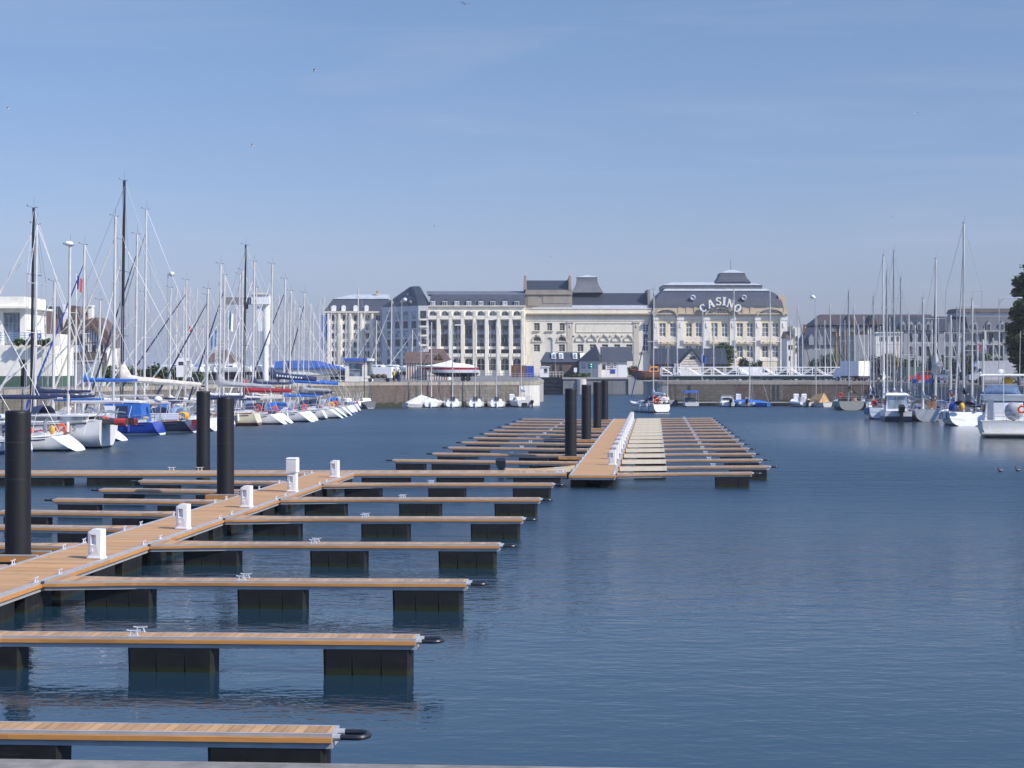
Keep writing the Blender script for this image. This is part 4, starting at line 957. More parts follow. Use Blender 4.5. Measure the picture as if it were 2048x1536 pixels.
# pontoons under the far walls
def lowpontoon(px0, px1, Yp, label, boxes):
    th = thing('walkway_pontoon', label, 'pontoon', (X((px0+px1)/2,Yp),Yp,0)); L = X(px1,Yp)-X(px0,Yp)
    mb = MB(); mb.box(-L/2,L/2,-.8,.8,.42,.55); mb.build('deck', M['conc'], th)
    mb = MB()
    k = -L/2+.5
    while k < L/2-2: mb.box(k,k+1.9,-.75,.75,-.4,.418); k += 3.4
    mb.build('float', M['float'], th)
    for px in boxes:
        x = X(px,Yp)-th.location.x; b = MB(); b.box(x-.35,x+.35,-.2,.2,.553,1.55); b.frus((x-.38,x+.38,-.23,.23),1.553,(x-.3,x+.3,-.15,.15),1.68)
        p = b.build('service_box', M['white'], th)
lowpontoon(690, 1040, 229-4.0 if False else 226.5, 'low floating walkway under the brick quay behind the keelboats', (768, 918, 1024))
lowpontoon(1345, 1700, 232.5-3, 'low floating walkway under the brick quay behind the small motorboats', (1477, 1592, 1608))

# right side ---------------------------------------------------------------
gR = 'yachts moored along the shaded quay'
# motor cruiser
th = thing('motor_cruiser', 'large white motor cruiser with flybridge and grey gangway at the picture edge', 'motor cruiser', (X(2013,124),124,0), rad(-13)); th.scale = (.97,1,.93)
H = Hull(11.5, 3.9, 1.35,1.4,2.0,-.05,1.3,.93, .5); H.part(th, M['h_white'], M['gel'])
mb = MB(); rings = []
for t, w_, z0, z1 in ((.22,.8,1.3,2.7),(.24,.82,1.3,2.85),(.55,.8,1.4,2.9),(.7,.7,1.5,2.1),(.78,.6,1.55,1.7)):
    b = H.b(t)*w_; y = H.y(t); rings.append([(-b,y,z0),(-b*.9,y,z1),(b*.9,y,z1),(b,y,z0)])
mb.loft(rings); mb.build('deckhouse', M['gel'], th)
mb = MB(); mb.frus((-1.55,1.55,2.3,6.6),2.92,(-1.65,1.65,2.1,6.4),3.4); fbq = mb.build('flybridge', M['gel'], th)
mb = MB(); mb.hexa([(-1.5,5.9,3.405),(1.5,5.9,3.405),(1.5,5.95,3.405),(-1.5,5.95,3.405),(-1.2,5.3,4.2),(1.2,5.3,4.2),(1.2,5.35,4.2),(-1.2,5.35,4.2)]); mb.build('windscreen', M['ltblue'], fbq)
mb = MB(); mb.tube([(-1.5,2.3,3.3),(-1.5,2.4,5.0),(1.5,2.4,5.0),(1.5,2.3,3.3)], .05, 8); mb.frus((-1.9,1.9,1.6,4.2),5.02,(-1.7,1.7,1.7,4.1),5.14); mb.build('radar_arch', M['gel'], fbq)
bag(th, -.3,2.4,5.35,(.3,.3,.18),'white','radar_dome'); bag(th, .3, 2.4, 4.6, (.4,.25,.3), 'yellow', 'life_raft')
mb = MB(); mb.box(-1.35,-.5,2.28,2.36,1.5,2.5); mb.box(.15,1.35,2.28,2.36,1.5,2.55); mb.build('cabin_door', M['glass'], th)
for s in (-1,1):
    mb = MB(); mb.hexa([(s*(H.b(.3)*.83),H.y(.27),1.95),(s*(H.b(.5)*.82),H.y(.52),1.95),(s*(H.b(.5)*.8),H.y(.52),1.95),(s*(H.b(.3)*.81),H.y(.27),1.95),(s*(H.b(.3)*.78),H.y(.27),2.6),(s*(H.b(.5)*.77),H.y(.52),2.6),(s*(H.b(.5)*.75),H.y(.52),2.6),(s*(H.b(.3)*.76),H.y(.27),2.6)]); mb.build('side_window', M['glass'], th)
mb = MB(); mb.box(-1.85,1.85,-.75,-.05,.3,.4); mb.box(-1.9,1.9,-.06,-.015,1.28,1.34); mb.build('swim_platform', M['creamgel'], th)
mb = MB(); mb.box(-1.4,-.95,.2,.6,1.4,3.1); mb.build('gangway', M['galv'], th)
mb = MB()
for x in (-1.8,-.9,0,.9,1.8): mb.tube([(x,.05,1.35),(x,.05,2.0)], .02, 5)
for z in (1.7,2.0): mb.tube([(-1.8,3.5,z),(-1.8,.05,z),(1.8,.05,z),(1.8,3.5,z)], .02, 5)
mb.build('stern_rail', M['galv'], th)
lifebuoy(th, 1.15, .0, 2.3, 'y', 'orangep', False); bag(th, .6,.9,2.1,(.75,.6,.75),'grey','covered_dinghy')
mb = MB(); mb.tube([(-.2,.3,1.4),(-.2,.3,6.0)], .03, 6); mb.build('flagstaff', M['white'], th)
mb = MB(); mb.tube([(-1.5,3,5.1),(-1.5,2.9,9.2)], .012, 4); mb.tube([(1.2,3,5.1),(1.25,2.9,8.7)], .012, 4); mb.build('whip_antenna', M['white'], th)
mb = MB(); mb.box(-.95,-.45,-.03,.0,.55,1.0); mb.box(.35,.9,-.03,.0,.7,.95); mb.build('stern_panel', M['creamgel'], th)
th, H = yacht(1934, 149, 12, 'h_grey', 'pale yacht with a navy bimini under the tallest mast beside the motor cruiser', 448, 1938, rz=rad(-10), lvl=1, spr=(.42,.64), cover='navy', hood='navy', genoa='sailw', transom='gel', rake=1.0, fs=1.25, r=.10, group=gR, sw=.8, boomz=2.9, side=.95, deck='gel')
mb = MB(); mb.loft([[(x*1.25,y,z) for x,z in ((-1.3,2.9),(-.9,3.25),(0,3.35),(.9,3.25),(1.3,2.9))] for y in (.6,3.0)], False, False, False); mb.build('bimini', M['navy'], th)
bag(th,-1.2,.6,1.75,(.35,.2,.4),'royal','horseshoe_bag'); bag(th,-.4,.55,1.75,(.25,.2,.35),'yellow','life_raft'); fenders(th,H,-1,(.2,.45))
th, H = yacht(1858, 162, 11, 'h_white', 'white yacht with a broad rounded stern and an orange box on its rail', 598, 1853, rz=rad(-3), lvl=1, spr=(.6,), rake=-.3, fs=1.2, sw=.8, group=gR, hood='grey', transom='gel', B=3.4)
mb = MB(); mb.box(-.1,.75,.05,.45,1.35,2.0); mb.build('stern_box', mat('orange wood', (.55,.2,.05)), th); lifebuoy(th, .5,.1,2.3,'y','brown',False)
th, H = yacht(1885, 172, 12, 'h_white2', 'white yacht with a grey raised sail cover and navy furled genoa', 519, 1871, rz=rad(-9), lvl=1, spr=(.6,), genoa='navy', cover='grey', boomL=4.2, boomz=4.6, rise=.9, fat=.8, peak=1.6, group=gR, r=.1)
# motor boat with outboard
th = thing('motorboat', 'white motorboat with a tall glazed wheelhouse and black outboard', 'motorboat', (X(1797,162),162,0), rad(-6))
H = Hull(7.2,2.75,1.0,1.0,1.5,-.1,.9,.94,.5,True); H.part(th, M['h_motor'], M['gel'])
mb = MB(); mb.frus((-1.05,1.05,1.2,3.6),1.0,(-.95,.95,1.3,3.1),2.55); mb.build('wheelhouse', M['gel'], th)
mb = MB(); mb.frus((-1.15,1.15,1.0,3.5),2.56,(-.95,.95,1.2,3.2),2.78); mb.build('roof', M['gel'], th)
for x0, x1 in ((-.85,-.05),(.05,.85)): mb = MB(); mb.hexa([(x0,1.17,1.25),(x1,1.17,1.25),(x1,1.21,1.25),(x0,1.21,1.25),(x0*.95,1.24,2.4),(x1*.95,1.24,2.4),(x1*.95,1.28,2.4),(x0*.95,1.28,2.4)]); mb.build('rear_window', M['glassb'], th)
for s in (-1,1): mb = MB(); mb.hexa([(s*1.0,1.5,1.6),(s*1.0,3.0,1.6),(s*1.05,3.0,1.6),(s*1.05,1.5,1.6),(s*.93,1.5,2.35),(s*.93,2.9,2.35),(s*.98,2.9,2.35),(s*.98,1.5,2.35)]); mb.build('side_window', M['glass'], th)
outboard(th, .25, -.35, .75, 1.5)
th, H = yacht(1764, 168, 11, 'h_grey', 'blue grey yacht with a navy bimini behind the wheelhouse motorboat', 512.6, 1769, rz=rad(-14), lvl=1, spr=(.4,.66), genoa='sailw', cover='beige', group=gR, fs=1.2, buoy=('red',-1), r=.1, peak=1.0, boomz=4)
mb = MB(); mb.loft([[(x,y,z) for x,z in ((-1.4,2.8),(-1.0,3.15),(0,3.3),(1.0,3.15),(1.4,2.8))] for y in (.5,3.4)], False, False, False); mb.build('bimini', M['navy'], th); fenders(th,H,-1,(.15,.35,.55),'ltblue')
for px, Yb, mp, top, lab, kw in ((1778,176,1774,543,'white yacht with two close masts behind the navy bimini',{'mm':'mastg'}), (1792,183,1790,503,'white yacht with the second tallest mast on the shaded quay',{'spr':(.4,.7),'mm':'mastg'}),
        (1806,190,1803,557,'white yacht with a slender dark topped mast by the blue crates',{'mm':'mastg'}), (1822,197,1817,629,'small white yacht with a short mast below the grey apartment house',{}),
        (1838,204,1829.5,650,'small white yacht with the shortest mast below the grey apartment house',{}), (1750,206,1753,595,'white yacht with a plain mast left of the navy bimini',{'mm':'mastg'}),
        (1743,213,1743.5,656,'small white yacht beside the wooden ladder on the quay corner',{}), (1906,180,1907,630,'white yacht with a dark red cover behind the navy bimini yacht',{'cover':'redc'}),
        (1950,158,1944,600,'white yacht with a grey cover between the cruiser and the tallest mast',{'cover':'grey'}), (1972,152,1972,679,'low white yacht hidden behind the motor cruiser',{}) ):
    yacht(px, Yb, 9.5 if top < 600 else 7.5, 'h_white', lab, top, mp, rz=rad(-8), lvl=1, group=gR, r=.1, fs=1.0, **({'spr':(.55,)} | kw))
th, H = yacht(1703, 205, 9.5, 'h_green', 'old greenish fishing ketch with a white stern at the quay corner', 583, 1706, rz=rad(-4), lvl=1, spr=(.55,), mm='mastg', cover='tan', boomL=3, fs=1.15, sw=.85, rake=-.3, name='fishing_ketch', cat='sailboat', transom='creamgel', B=3.6, cab='brown')
lifebuoy(th,-1.3,.5,1.9,'y','red',False); mb = MB(); mb.loft([[(-1.2,2,1.9),(0,2,3.1),(1.2,2,1.9)],[(-1.1,5,1.9),(0,5,2.7),(1.1,5,1.9)]], False, False, False); mb.build('awning', M['green'], th)
# masts ashore and beyond the right quay
for mpx, Yb, top, lab, kw in ((1355,280,642,'white yacht beyond the footbridge, mast at its left end',{}), (1407,284,619,'white yacht beyond the footbridge, mast left of the CASINO letters',{}),
      (1428,290,644,'white yacht beyond the footbridge with a leaning short mast',{}), (1470,296,577.5,'white yacht beyond the footbridge, mast crossing the CASINO letters',{'r2':1}),
      (1542,282,581,'white yacht beyond the footbridge with a thick mast before the casino\'s last bay',{}), (1582,287,641,'white yacht beyond the footbridge beside the casino corner',{}),
      (1597,292,609,'white yacht beyond the footbridge with a dark furled genoa',{'genoa':'navy'}), (1606,298,650,'small white yacht beyond the footbridge by the narrow gap of houses',{}),
      (1662,281,607,'white yacht beyond the right end of the footbridge',{'genoa':'navy'}), (1682,286,630,'white yacht beyond the white box truck',{'mm':'mastg'}),
      (1697,291,656,'small white yacht behind the white box truck',{}), (1710,296,610,'white yacht behind the fishing ketch',{'genoa':'sailw'}),
      (1729,301,632,'white yacht behind the parked cars, left of the cream house',{}), (1781,305,635,'white yacht in front of the cream house',{}),
      (1865,283,641,'white yacht behind the red car',{'genoa':'sailw'}), (1890,288,664,'small white yacht behind the blue grey people carrier',{}), (1987,293,676,'small white yacht behind the camper van',{'genoa':'sailw'}),
      (2008,299,679,'small white yacht in front of the big dark tree',{}), (2028,305,676,'small white yacht right of the camper van',{}),
      (1640,283,660,'white yacht beyond the footbridge by the round floodlight',{'mm':'mastg'}), (1651,304,640,'white yacht beyond the footbridge under the brown roof end',{'genoa':'sailw'}), (1691,300,640,'white yacht behind the box truck, taller mast',{'mm':'mastg'}),
      (1718,287,648,'white yacht behind the fishing ketch stern',{'genoa':'sailw','mm':'mastg'}), (1737,293,660,'small white yacht left of the cream house',{}), (1762,297,652,'white yacht before the cream house wall, shorter mast',{'mm':'mastg'}),
      (1797,289,660,'small white yacht behind the minibus',{'mm':'mastw'}), (1836,295,668,'small white yacht behind the red hatchback tail',{}), (1851,301,650,'white yacht before the apartment house middle',{'genoa':'sailw','mm':'mastg'}),
      (1878,290,636,'white yacht behind the people carrier, taller mast',{'mm':'mastg'}), (1899,296,646,'white yacht left of the curved lamp post',{'mm':'mastg','genoa':'sailw'}), (1920,302,672,'small white yacht right of the curved lamp post',{}), (1955,286,662,'small white yacht before the camper van nose',{'mm':'mastg'}), (1674,310,665,'small white yacht in front of the slate roofed cottages',{'mm':'mastw'})):
    kw.pop('r2', None)
    ashore(mpx, Yb, top, lab, L=8.0, rz=rad(-70), afloat=True, **kw)
# small craft by the right brick wall
def launch(px, Yb, L, hull, label, kind, rz=0.0):
    th = thing('small_boat', label, 'boat', (X(px,Yb),Yb,0), rz); H = Hull(L, L*.38, .62,.6,.9,-.05,.5,.9,.55); H.part(th, M[hull], M['gel'])
    if kind == 'cuddy':
        mb = MB(); mb.frus((-.8,.8,L*.35,L*.75),.6,(-.65,.65,L*.38,L*.62),1.35); c = mb.build('cuddy', M['gel'], th); mb = MB(); mb.box(-.55,.55,L*.35-.03,L*.36,.9,1.25); mb.build('window', M['glass'], c); outboard(th,.25,-.2,.5,1.1)
        mb = MB(); mb.tube([(-.8,L*.2,.6),(-.75,L*.3,1.5),(.75,L*.3,1.5),(.8,L*.2,.6)], .025, 5); mb.build('rail', M['galv'], th)
    if kind == 'canopy':
        mb = MB()
        for x in (-.95,.95):
            for y in (.6,2.8): mb.tube([(x,y,.6),(x*.95,y,1.95)], .025, 5)
        mb.build('canopy_frame', M['galv'], th); mb = MB(); mb.frus((-1.05,1.05,.4,3.0),1.95,(-.8,.8,.6,2.8),2.2); mb.build('canopy', M['royal'], th)
        mb = MB(); mb.frus((-.8,.8,L*.5,L*.8),.6,(-.6,.6,L*.52,L*.7),1.2); mb.build('windscreen', M['glass'], th)
    if kind == 'rib':
        mb = MB(); mb.tube([(-L*.19,-.2,.5),(-L*.19,L*.7,.55),(0,L,.8),(L*.19,L*.7,.55),(L*.19,-.2,.5)], .2, 8); mb.build('side_tube', M['white'], th, smooth=True)
        mb = MB(); mb.box(-.3,.3,L*.3,L*.45,.5,1.3); mb.build('console', M['grey'], th); outboard(th,0,-.25,.5,1)
    if kind == 'sail':
        rig(th, H, .55, Z(627,Yb) if hull == 'h_dinghy' else Z(679,Yb), .045, 'mast', (.6,), None, vane=False)
        mb = MB()
        if hull == 'h_dinghy': mb.loft([[(-1.0,.6,.6),(-.7,.6,1.0),(0.2,.9,1.9),(.9,.6,.7)],[(-.9,3,.65),(-.6,3,1.0),(0,2.8,1.6),(.9,3,.65)]], True); mb.build('tan_tent', M['tan'], th)
        else: mb.loft([[(-1.0,.3,.55),(0,.3,.8),(1.0,.3,.55)],[(-1.05,2.5,.55),(0,2.5,1.0),(1.05,2.5,.55)],[(-.3,L-.4,.8),(0,L-.4,.95),(.3,L-.4,.8)]], False, False, False); mb.build('boat_cover', M['blue'], th)
    return th
launch(1384, 222, 5.5, 'h_white', 'small white boat with a royal blue canopy on a frame', 'canopy')
launch(1457, 223, 5.2, 'h_white', 'small white cuddy boat with a black outboard under the brick quay', 'cuddy')
launch(1494, 223, 4.8, 'h_white', 'white inflatable-sided boat beside the cuddy boat', 'rib', rad(-10))
launch(1537, 223, 5.2, 'h_lblue', 'small sailing dinghy under a blue cover', 'sail', rad(65))
launch(1614, 223, 4.8, 'h_white', 'white open boat with an outboard beside the tan tented dinghy', 'rib', rad(15))
launch(1655, 222, 4.6, 'h_dinghy', 'grey dinghy with a tan tent over its cockpit', 'sail', rad(30))
yacht(1350, 224, 6.2, 'h_dark', 'small dark sailing boat behind the yacht under way', 689, 1343, rz=rad(30), lvl=0, name='day_sailer', cat='sailboat', r=.05, vane=False)
# yacht under way
th, H = yacht(1325, 193, 8.6, 'h_white', 'white yacht under way with its crew in the cockpit near the lock channel', 580, 1307, rz=rad(22), lvl=1, spr=(.55,), genoa='royal', name='sailing_yacht', group=None, rake=.2, fs=1.0, cover='white', boomL=3, fat=.22, sw=.8, r=.07, buoy=('orangep',-1))
UWAY = th
d = thing('rowing_tender', 'wooden tender with a dark outboard moored behind the crossing pontoon', 'dinghy', (X(1012,78.5),78.6,0), rad(-90))
H = Hull(3.3,1.4,.42,.40,.55,-.03,.3,.85,.6); H.part(d, M['h_cream'], M['tan']); outboard(d, 0, -.22, .38, .95, 'card')
# ---------------------------------------------------------------- buildings
def wallm(mb, x0, x1, z0, z1, y, holes, rd=.35):
    """front wall sheet with real openings; holes = (x0,x1,z0,z1,arched)"""
    xs = sorted({x0,x1} | {min(max(h[k],x0),x1) for h in holes for k in (0,1)}); zs = sorted({z0,z1} | {min(max(h[k],z0),z1) for h in holes for k in (2,3)})
    for a, b in zip(xs, xs[1:]):
        for c, d in zip(zs, zs[1:]):
            mx_, mz = (a+b)/2, (c+d)/2
            if not any(h[0] < mx_ < h[1] and h[2] < mz < h[3] for h in holes): mb.quad((a,y,c),(b,y,c),(b,y,d),(a,y,d))
    for h in holes:
        a, b, c, d, ar = h; r = (b-a)/2 if ar else 0; dt = d-r*min(1,(d-c)/max(r,.01)) if ar else d
        mb.quad((a,y,c),(a,y+rd,c),(a,y+rd,dt),(a,y,dt)); mb.quad((b,y,c),(b,y+rd,c),(b,y+rd,dt),(b,y,dt)); mb.quad((a,y,c),(b,y,c),(b,y+rd,c),(a,y+rd,c))
        if not ar: mb.quad((a,y,d),(b,y,d),(b,y+rd,d),(a,y+rd,d))
        else:
            cx = (a+b)/2; P = [(cx-r*math.cos(math.pi*k/10), dt+(d-dt)*math.sin(math.pi*k/10)) for k in range(11)]
            for k in range(10):
                p, q = P[k], P[k+1]
                mb.quad((p[0],y,p[1]),(q[0],y,q[1]),(q[0],y,d),(p[0],y,d)); mb.quad((p[0],y,p[1]),(q[0],y,q[1]),(q[0],y+rd,q[1]),(p[0],y+rd,p[1]))
def win(par, h, y, rd=.35, g='glass', fr='white', nx=2, nz=2, name='window', bars=.09, world=True):
    """frame with mullions set in an opening, its pane as a sub-part"""
    a, b, c, d = h[:4]; yy = y+rd-.12; t = bars
    mb = MB()
    mb.box(a,a+t,yy,yy+.08,c,d); mb.box(b-t,b,yy,yy+.08,c,d); mb.box(a+t,b-t,yy,yy+.08,d-t,d); mb.box(a+t,b-t,yy,yy+.08,c,c+t)
    for k in range(1,nx): x = a+(b-a)*k/nx; mb.box(x-t/2,x+t/2,yy+.005,yy+.075,c+t,d-t)
    for k in range(1,nz): z = c+(d-c)*k/nz; mb.box(a+t,b-t,yy+.01,yy+.07,z-t/2,z+t/2)
    o = mb.build(name, M[fr], par, world=world)
    mb = MB(); mb.quad((a,yy+.09,c),(b,yy+.09,c),(b,yy+.09,d),(a,yy+.09,d)); l = par.location
    mb.v = [(x-l.x, yv-l.y, z-l.z) for x,yv,z in mb.v] if world else mb.v
    p = mb.build('pane', M[g], o); return o
def bld(name, label, cat, px, Y): return thing(name, label, cat, (X(px,Y),Y,QZ))
def arcpoly(cx, z0, w, h, n=14): return [(cx-w/2*math.cos(math.pi*k/n), z0+h*math.sin(math.pi*k/n)) for k in range(n+1)]
def part(name, m, th, fn, smooth=False, label=None):
    mb = MB(); fn(mb); return mb.build(name, M[m] if isinstance(m, str) else m, th, smooth, True, label)

# --- casino
Y = 430
c = bld('casino', 'ornate casino with a curved slate roof, lantern turret and five bays of tall windows', 'casino', 1440, Y)
x = lambda p: X(p,Y); z = lambda p: Z(p,Y)
cols = [(1318.3,1331.5),(1339.5,1352.7),(1371.8,1384),(1391,1404),(1422.3,1435.4),(1443,1455.6),(1473,1486),(1493.3,1506.4),(1523.8,1537),(1544.4,1557)]
holes = [(x(a),x(b),z(673.6),z(646),False) for a,b in cols] + [(x(a),x(b),z(715),z(691),False) for a,b in cols]
part('wall', 'ochre', c, lambda m: (wallm(m, x(1306), x(1574), QZ-1, z(629), Y, holes), m.box(x(1306)+.01,x(1574)-.01,Y+.45,Y+22,QZ-1,z(629)-.01)))
part('frieze', 'whites', c, lambda m: [m.box(x(1316),x(1560),Y-.08,Y-.002,z(638.5),z(630)), m.box(x(1306),x(1574),Y-.1,Y-.002,z(722),z(717))])
for a, b in ((1306.2,1316),(1354.7,1366.8),(1407,1419),(1459.6,1470.7),(1510,1520),(1560,1573.8)):
    part('pilaster', 'whites', c, lambda m: (m.box(x(a),x(b),Y-.45,Y-.003,QZ-1,z(640)), m.box(x(a)-.12,x(b)+.12,Y-.55,Y-.003,z(640),z(631)), m.box((x(a)+x(b))/2-.25,(x(a)+x(b))/2+.25,Y-.6,Y-.452,z(655),z(646))))
part('cornice', 'tanst', c, lambda m: [m.box(x(1304.5),x(1577),Y-1.0,Y+.2,z(629),z(626.6))] + [m.box(x(1306+3.4*k),x(1306+3.4*k)+.22,Y-.85,Y-.01,z(631),z(629)-.002) for k in range(79)])
part('parapet', 'tanst', c, lambda m: [m.box(x(1305.5),x(1575.5),Y-.3,Y+.3,z(626.6)+.002,z(616.5))] + [m.box(x(p),x(p+6),Y-.45,Y+.4,z(626.6)+.004,z(615)) for p in (1356,1372,1388,1468,1484,1500,1567)])
for cx, w_, zt in ((1331.5,47,617),(1437.5,58,615),(1540,56,616)):
    def ped(m):
        n_ = 16; o = arcpoly(x(cx), z(631), w_*Y/F, z(zt-1)-z(631), n_); i = arcpoly(x(cx), z(631), (w_-7)*Y/F, z(zt+3)-z(631), n_)
        for k in range(n_):
            q = [o[k],o[k+1],i[k+1],i[k]]; m.prism(q, Y-1.25, Y+.1, 'y')
    pd = part('pediment', 'tanst', c, ped)
    part('tympanum', 'whites', c, lambda m: m.prism(arcpoly(x(cx), z(634), (w_-8)*Y/F, z(zt+4)-z(634), 14), Y-.4, Y-.001, 'y'))
    def orn(m):
        R.seed(int(cx))
        for k in range(16): a = R.uniform(-1,1); m.ball((x(cx)+a*w_*.33*Y/F, Y-.5, z(630)+R.uniform(-.3,1.0)*(1-abs(a))+.2), (R.uniform(.2,.45),.3,R.uniform(.2,.5)), 7, 5)
    part('carved_relief', 'relief', c, orn, True)
for k, (a, b) in enumerate(((1315,1354),(1366.8,1405.5),(1419,1457),(1471.5,1509),(1520,1558.5))):
    bal = part('balcony', 'whites', c, lambda m: [m.box(x(a),x(b),Y-1.1,Y-.46,z(684),z(682.2)), m.box(x(a),x(b),Y-1.05,Y-.9,z(676.5),z(674.8))] + [m.box(x(a)+.35*j,x(a)+.35*j+.16,Y-1.04,Y-.92,z(682.2)+.002,z(676.5)-.002) for j in range(int((x(b)-x(a))/.35))])
    part('bracket', 'relief', c, lambda m: [m.box(x(p),x(p)+.45,Y-.95,Y-.46,z(688),z(684)-.003) for p in (a+4,(a+b)/2-2,b-7)])
    for p in ((cols[2*k][0]+cols[2*k][1])/2, (cols[2*k+1][0]+cols[2*k+1][1])/2): pass
for k, h in enumerate(holes): win(c, h, Y, .35, 'curtain', 'white', 2, 3 if k < 10 else 2, bars=.13)
def croof(m):
    prof = [(1309,616.5,-.2),(1309.5,610,0),(1311,603,.35),(1315,595,1.1),(1321,587,2.3),(1330,580,4.5)]
    rg = [[(x(p),Y+.45+d,z(q)),(x(2880-p-4),Y+.45+d,z(q)),(x(2880-p-4),Y+21,z(q)),(x(p),Y+21,z(q))] for p,q,d in prof]; m.loft(rg)
part('slate_roof', 'slate', c, croof)
part('roof_ledge', 'zinc', c, lambda m: m.frus((x(1329),x(1547),Y+4.5,Y+21),z(580)+.01,(x(1334),x(1540),Y+5.6,Y+20),z(575.5)))
part('attic', 'zincd', c, lambda m: m.box(x(1331),x(1531.5),Y+5.9,Y+19,z(575.5)+.01,z(568)))
part('zinc_roof', 'zinc', c, lambda m: m.frus((x(1330),x(1532.5),Y+5.7,Y+19.2),z(568)+.01,(x(1350),x(1512),Y+10,Y+15),z(560.5)))
def lant(m):
    prof = [(36.5,561.5),(31,556),(27,549.5),(24.5,541.5)]; rg = []
    for hw, q in prof: d = hw*Y/F; rg.append([(x(1475)-d,Y+12.5-d,z(q)),(x(1475)+d,Y+12.5-d,z(q)),(x(1475)+d,Y+12.5+d,z(q)),(x(1475)-d,Y+12.5+d,z(q))])
    m.loft(rg)
part('lantern_turret', 'slate', c, lant)
part('lantern_cap', 'zinc', c, lambda m: m.frus((x(1450),x(1500),Y+9.2,Y+15.8),z(541.4),(x(1468),x(1482),Y+11.8,Y+13.2),z(534.5)))
part('antenna', 'dark', c, lambda m: m.tube([(x(1474),Y+12.5,z(535)),(x(1474),Y+12.5,z(513))], .05, 5))
part('end_parapet', 'tanst', c, lambda m: m.prism([(x(1557),z(590)),(x(1571.5),z(590)),(x(1574),z(612)),(x(1575),z(626.5)),(x(1564),z(626.5)),(x(1562),z(605))], Y+1.2, Y+20, 'y'))
for p in (1386,1488.5):
    part('round_dormer', 'zinc', c, lambda m: (m.torus((x(p),Y+.6,z(595)), .55, .22, 'y', 16, 6), m.tube([(x(p),Y+.7,z(595)),(x(p),Y+2.2,z(595))], .6, 14)))
# CASINO lettering
sg = thing('casino_sign', 'curved sign of cream capitals with blue sides reading CASINO above the middle pediment', 'sign', (x(1438),Y-1.6,z(612)))
def ringpoly(rx, rz_, tx, tz, a0, a1, n=18):
    o = [(rx*math.cos(rad(a0+(a1-a0)*k/n)), rz_*math.sin(rad(a0+(a1-a0)*k/n))) for k in range(n+1)]
    i = [((rx-tx)*math.cos(rad(a0+(a1-a0)*k/n)), (rz_-tz)*math.sin(rad(a0+(a1-a0)*k/n))) for k in range(n+1)]
    return [[o[k],o[k+1],i[k+1],i[k]] for k in range(n)]
def bar(ax_, az, bx, bz, w_): d = Vector((bx-ax_,bz-az)).normalized(); nn = Vector((-d.y,d.x))*w_/2; return [(ax_+nn.x,az+nn.y),(bx+nn.x,bz+nn.y),(bx-nn.x,bz-nn.y),(ax_-nn.x,az-nn.y)]
def serif(cx, cz, w_): return [(cx-w_/2,cz-.10),(cx+w_/2,cz-.10),(cx+w_/2,cz+.10),(cx-w_/2,cz+.10)]
LET = {'C': ringpoly(.76,.94,.42,.24,48,312) + [bar(.46,.30,.46,.86,.2)], 'O': ringpoly(.82,.94,.42,.24,0,360,26),
 'A': [bar(-.55,-.86,.0,.9,.27), bar(.55,-.86,.05,.9,.46), bar(-.35,-.28,.4,-.28,.2), serif(-.55,-.86,.5), serif(.55,-.86,.62)],
 'I': [bar(0,-.86,0,.86,.46), serif(0,-.86,.8), serif(0,.86,.8)],
 'N': [bar(-.5,-.86,-.5,.86,.25), bar(.5,-.86,.5,.86,.25), bar(-.5,.84,.5,-.84,.42), serif(-.5,-.86,.5), serif(.5,.86,.5), serif(-.55,.86,.4)],
 'S': [[(p+0,q+.44) for p,q in r] for r in ringpoly(.60,.50,.34,.25,20,265,14)] + [[(p,q-.44) for p,q in r] for r in ringpoly(.62,.54,.34,.25,-160,90,14)] + [bar(.5,.44,.5,.9,.12), bar(-.52,-.92,-.52,-.44,.12)]}
for ch, px_, py_, rot in (('C',1404.7,616.5,32),('A',1419.6,607.8,19),('S',1435.4,603,4),('I',1446.8,603,-4),('N',1459.4,607.6,-17),('O',1473.6,616.6,-31)):
    lx, lz = x(px_)-x(1438), z(py_)-z(612); ca, sa = math.cos(rad(rot)), math.sin(rad(rot)); K = 1.12
    def T(poly, dx=0, dz=0): return [(lx+dx+(a*ca-b*sa)*K, lz+dz+(a*sa+b*ca)*K) for a,b in poly]
    mb = MB()
    for j, pl in enumerate(LET[ch]): mb.prism(T(pl), -.15-.002*j, 0, 'y')
    lt = mb.build('letter', M['letter'], sg)
    mb = MB()
    for j, pl in enumerate(LET[ch]): mb.prism(T(pl,.26,-.08), .02+.002*j, .5, 'y')
    mb.build('letter_backing', M['bluesign'], lt)
part('sign_frame', 'dark', sg, lambda m: [m.tube([(x(p),Y-1.0,z(627)),(x(p),Y-1.0,z(q))], .06, 5) for p,q in ((1404,617),(1420,608),(1436,604),(1447,604),(1460,608),(1473,617))] + [m.tube([(x(1404),Y-1.0,z(618)),(x(1438),Y-1.0,z(604)),(x(1473),Y-1.0,z(618))], .06, 5)])

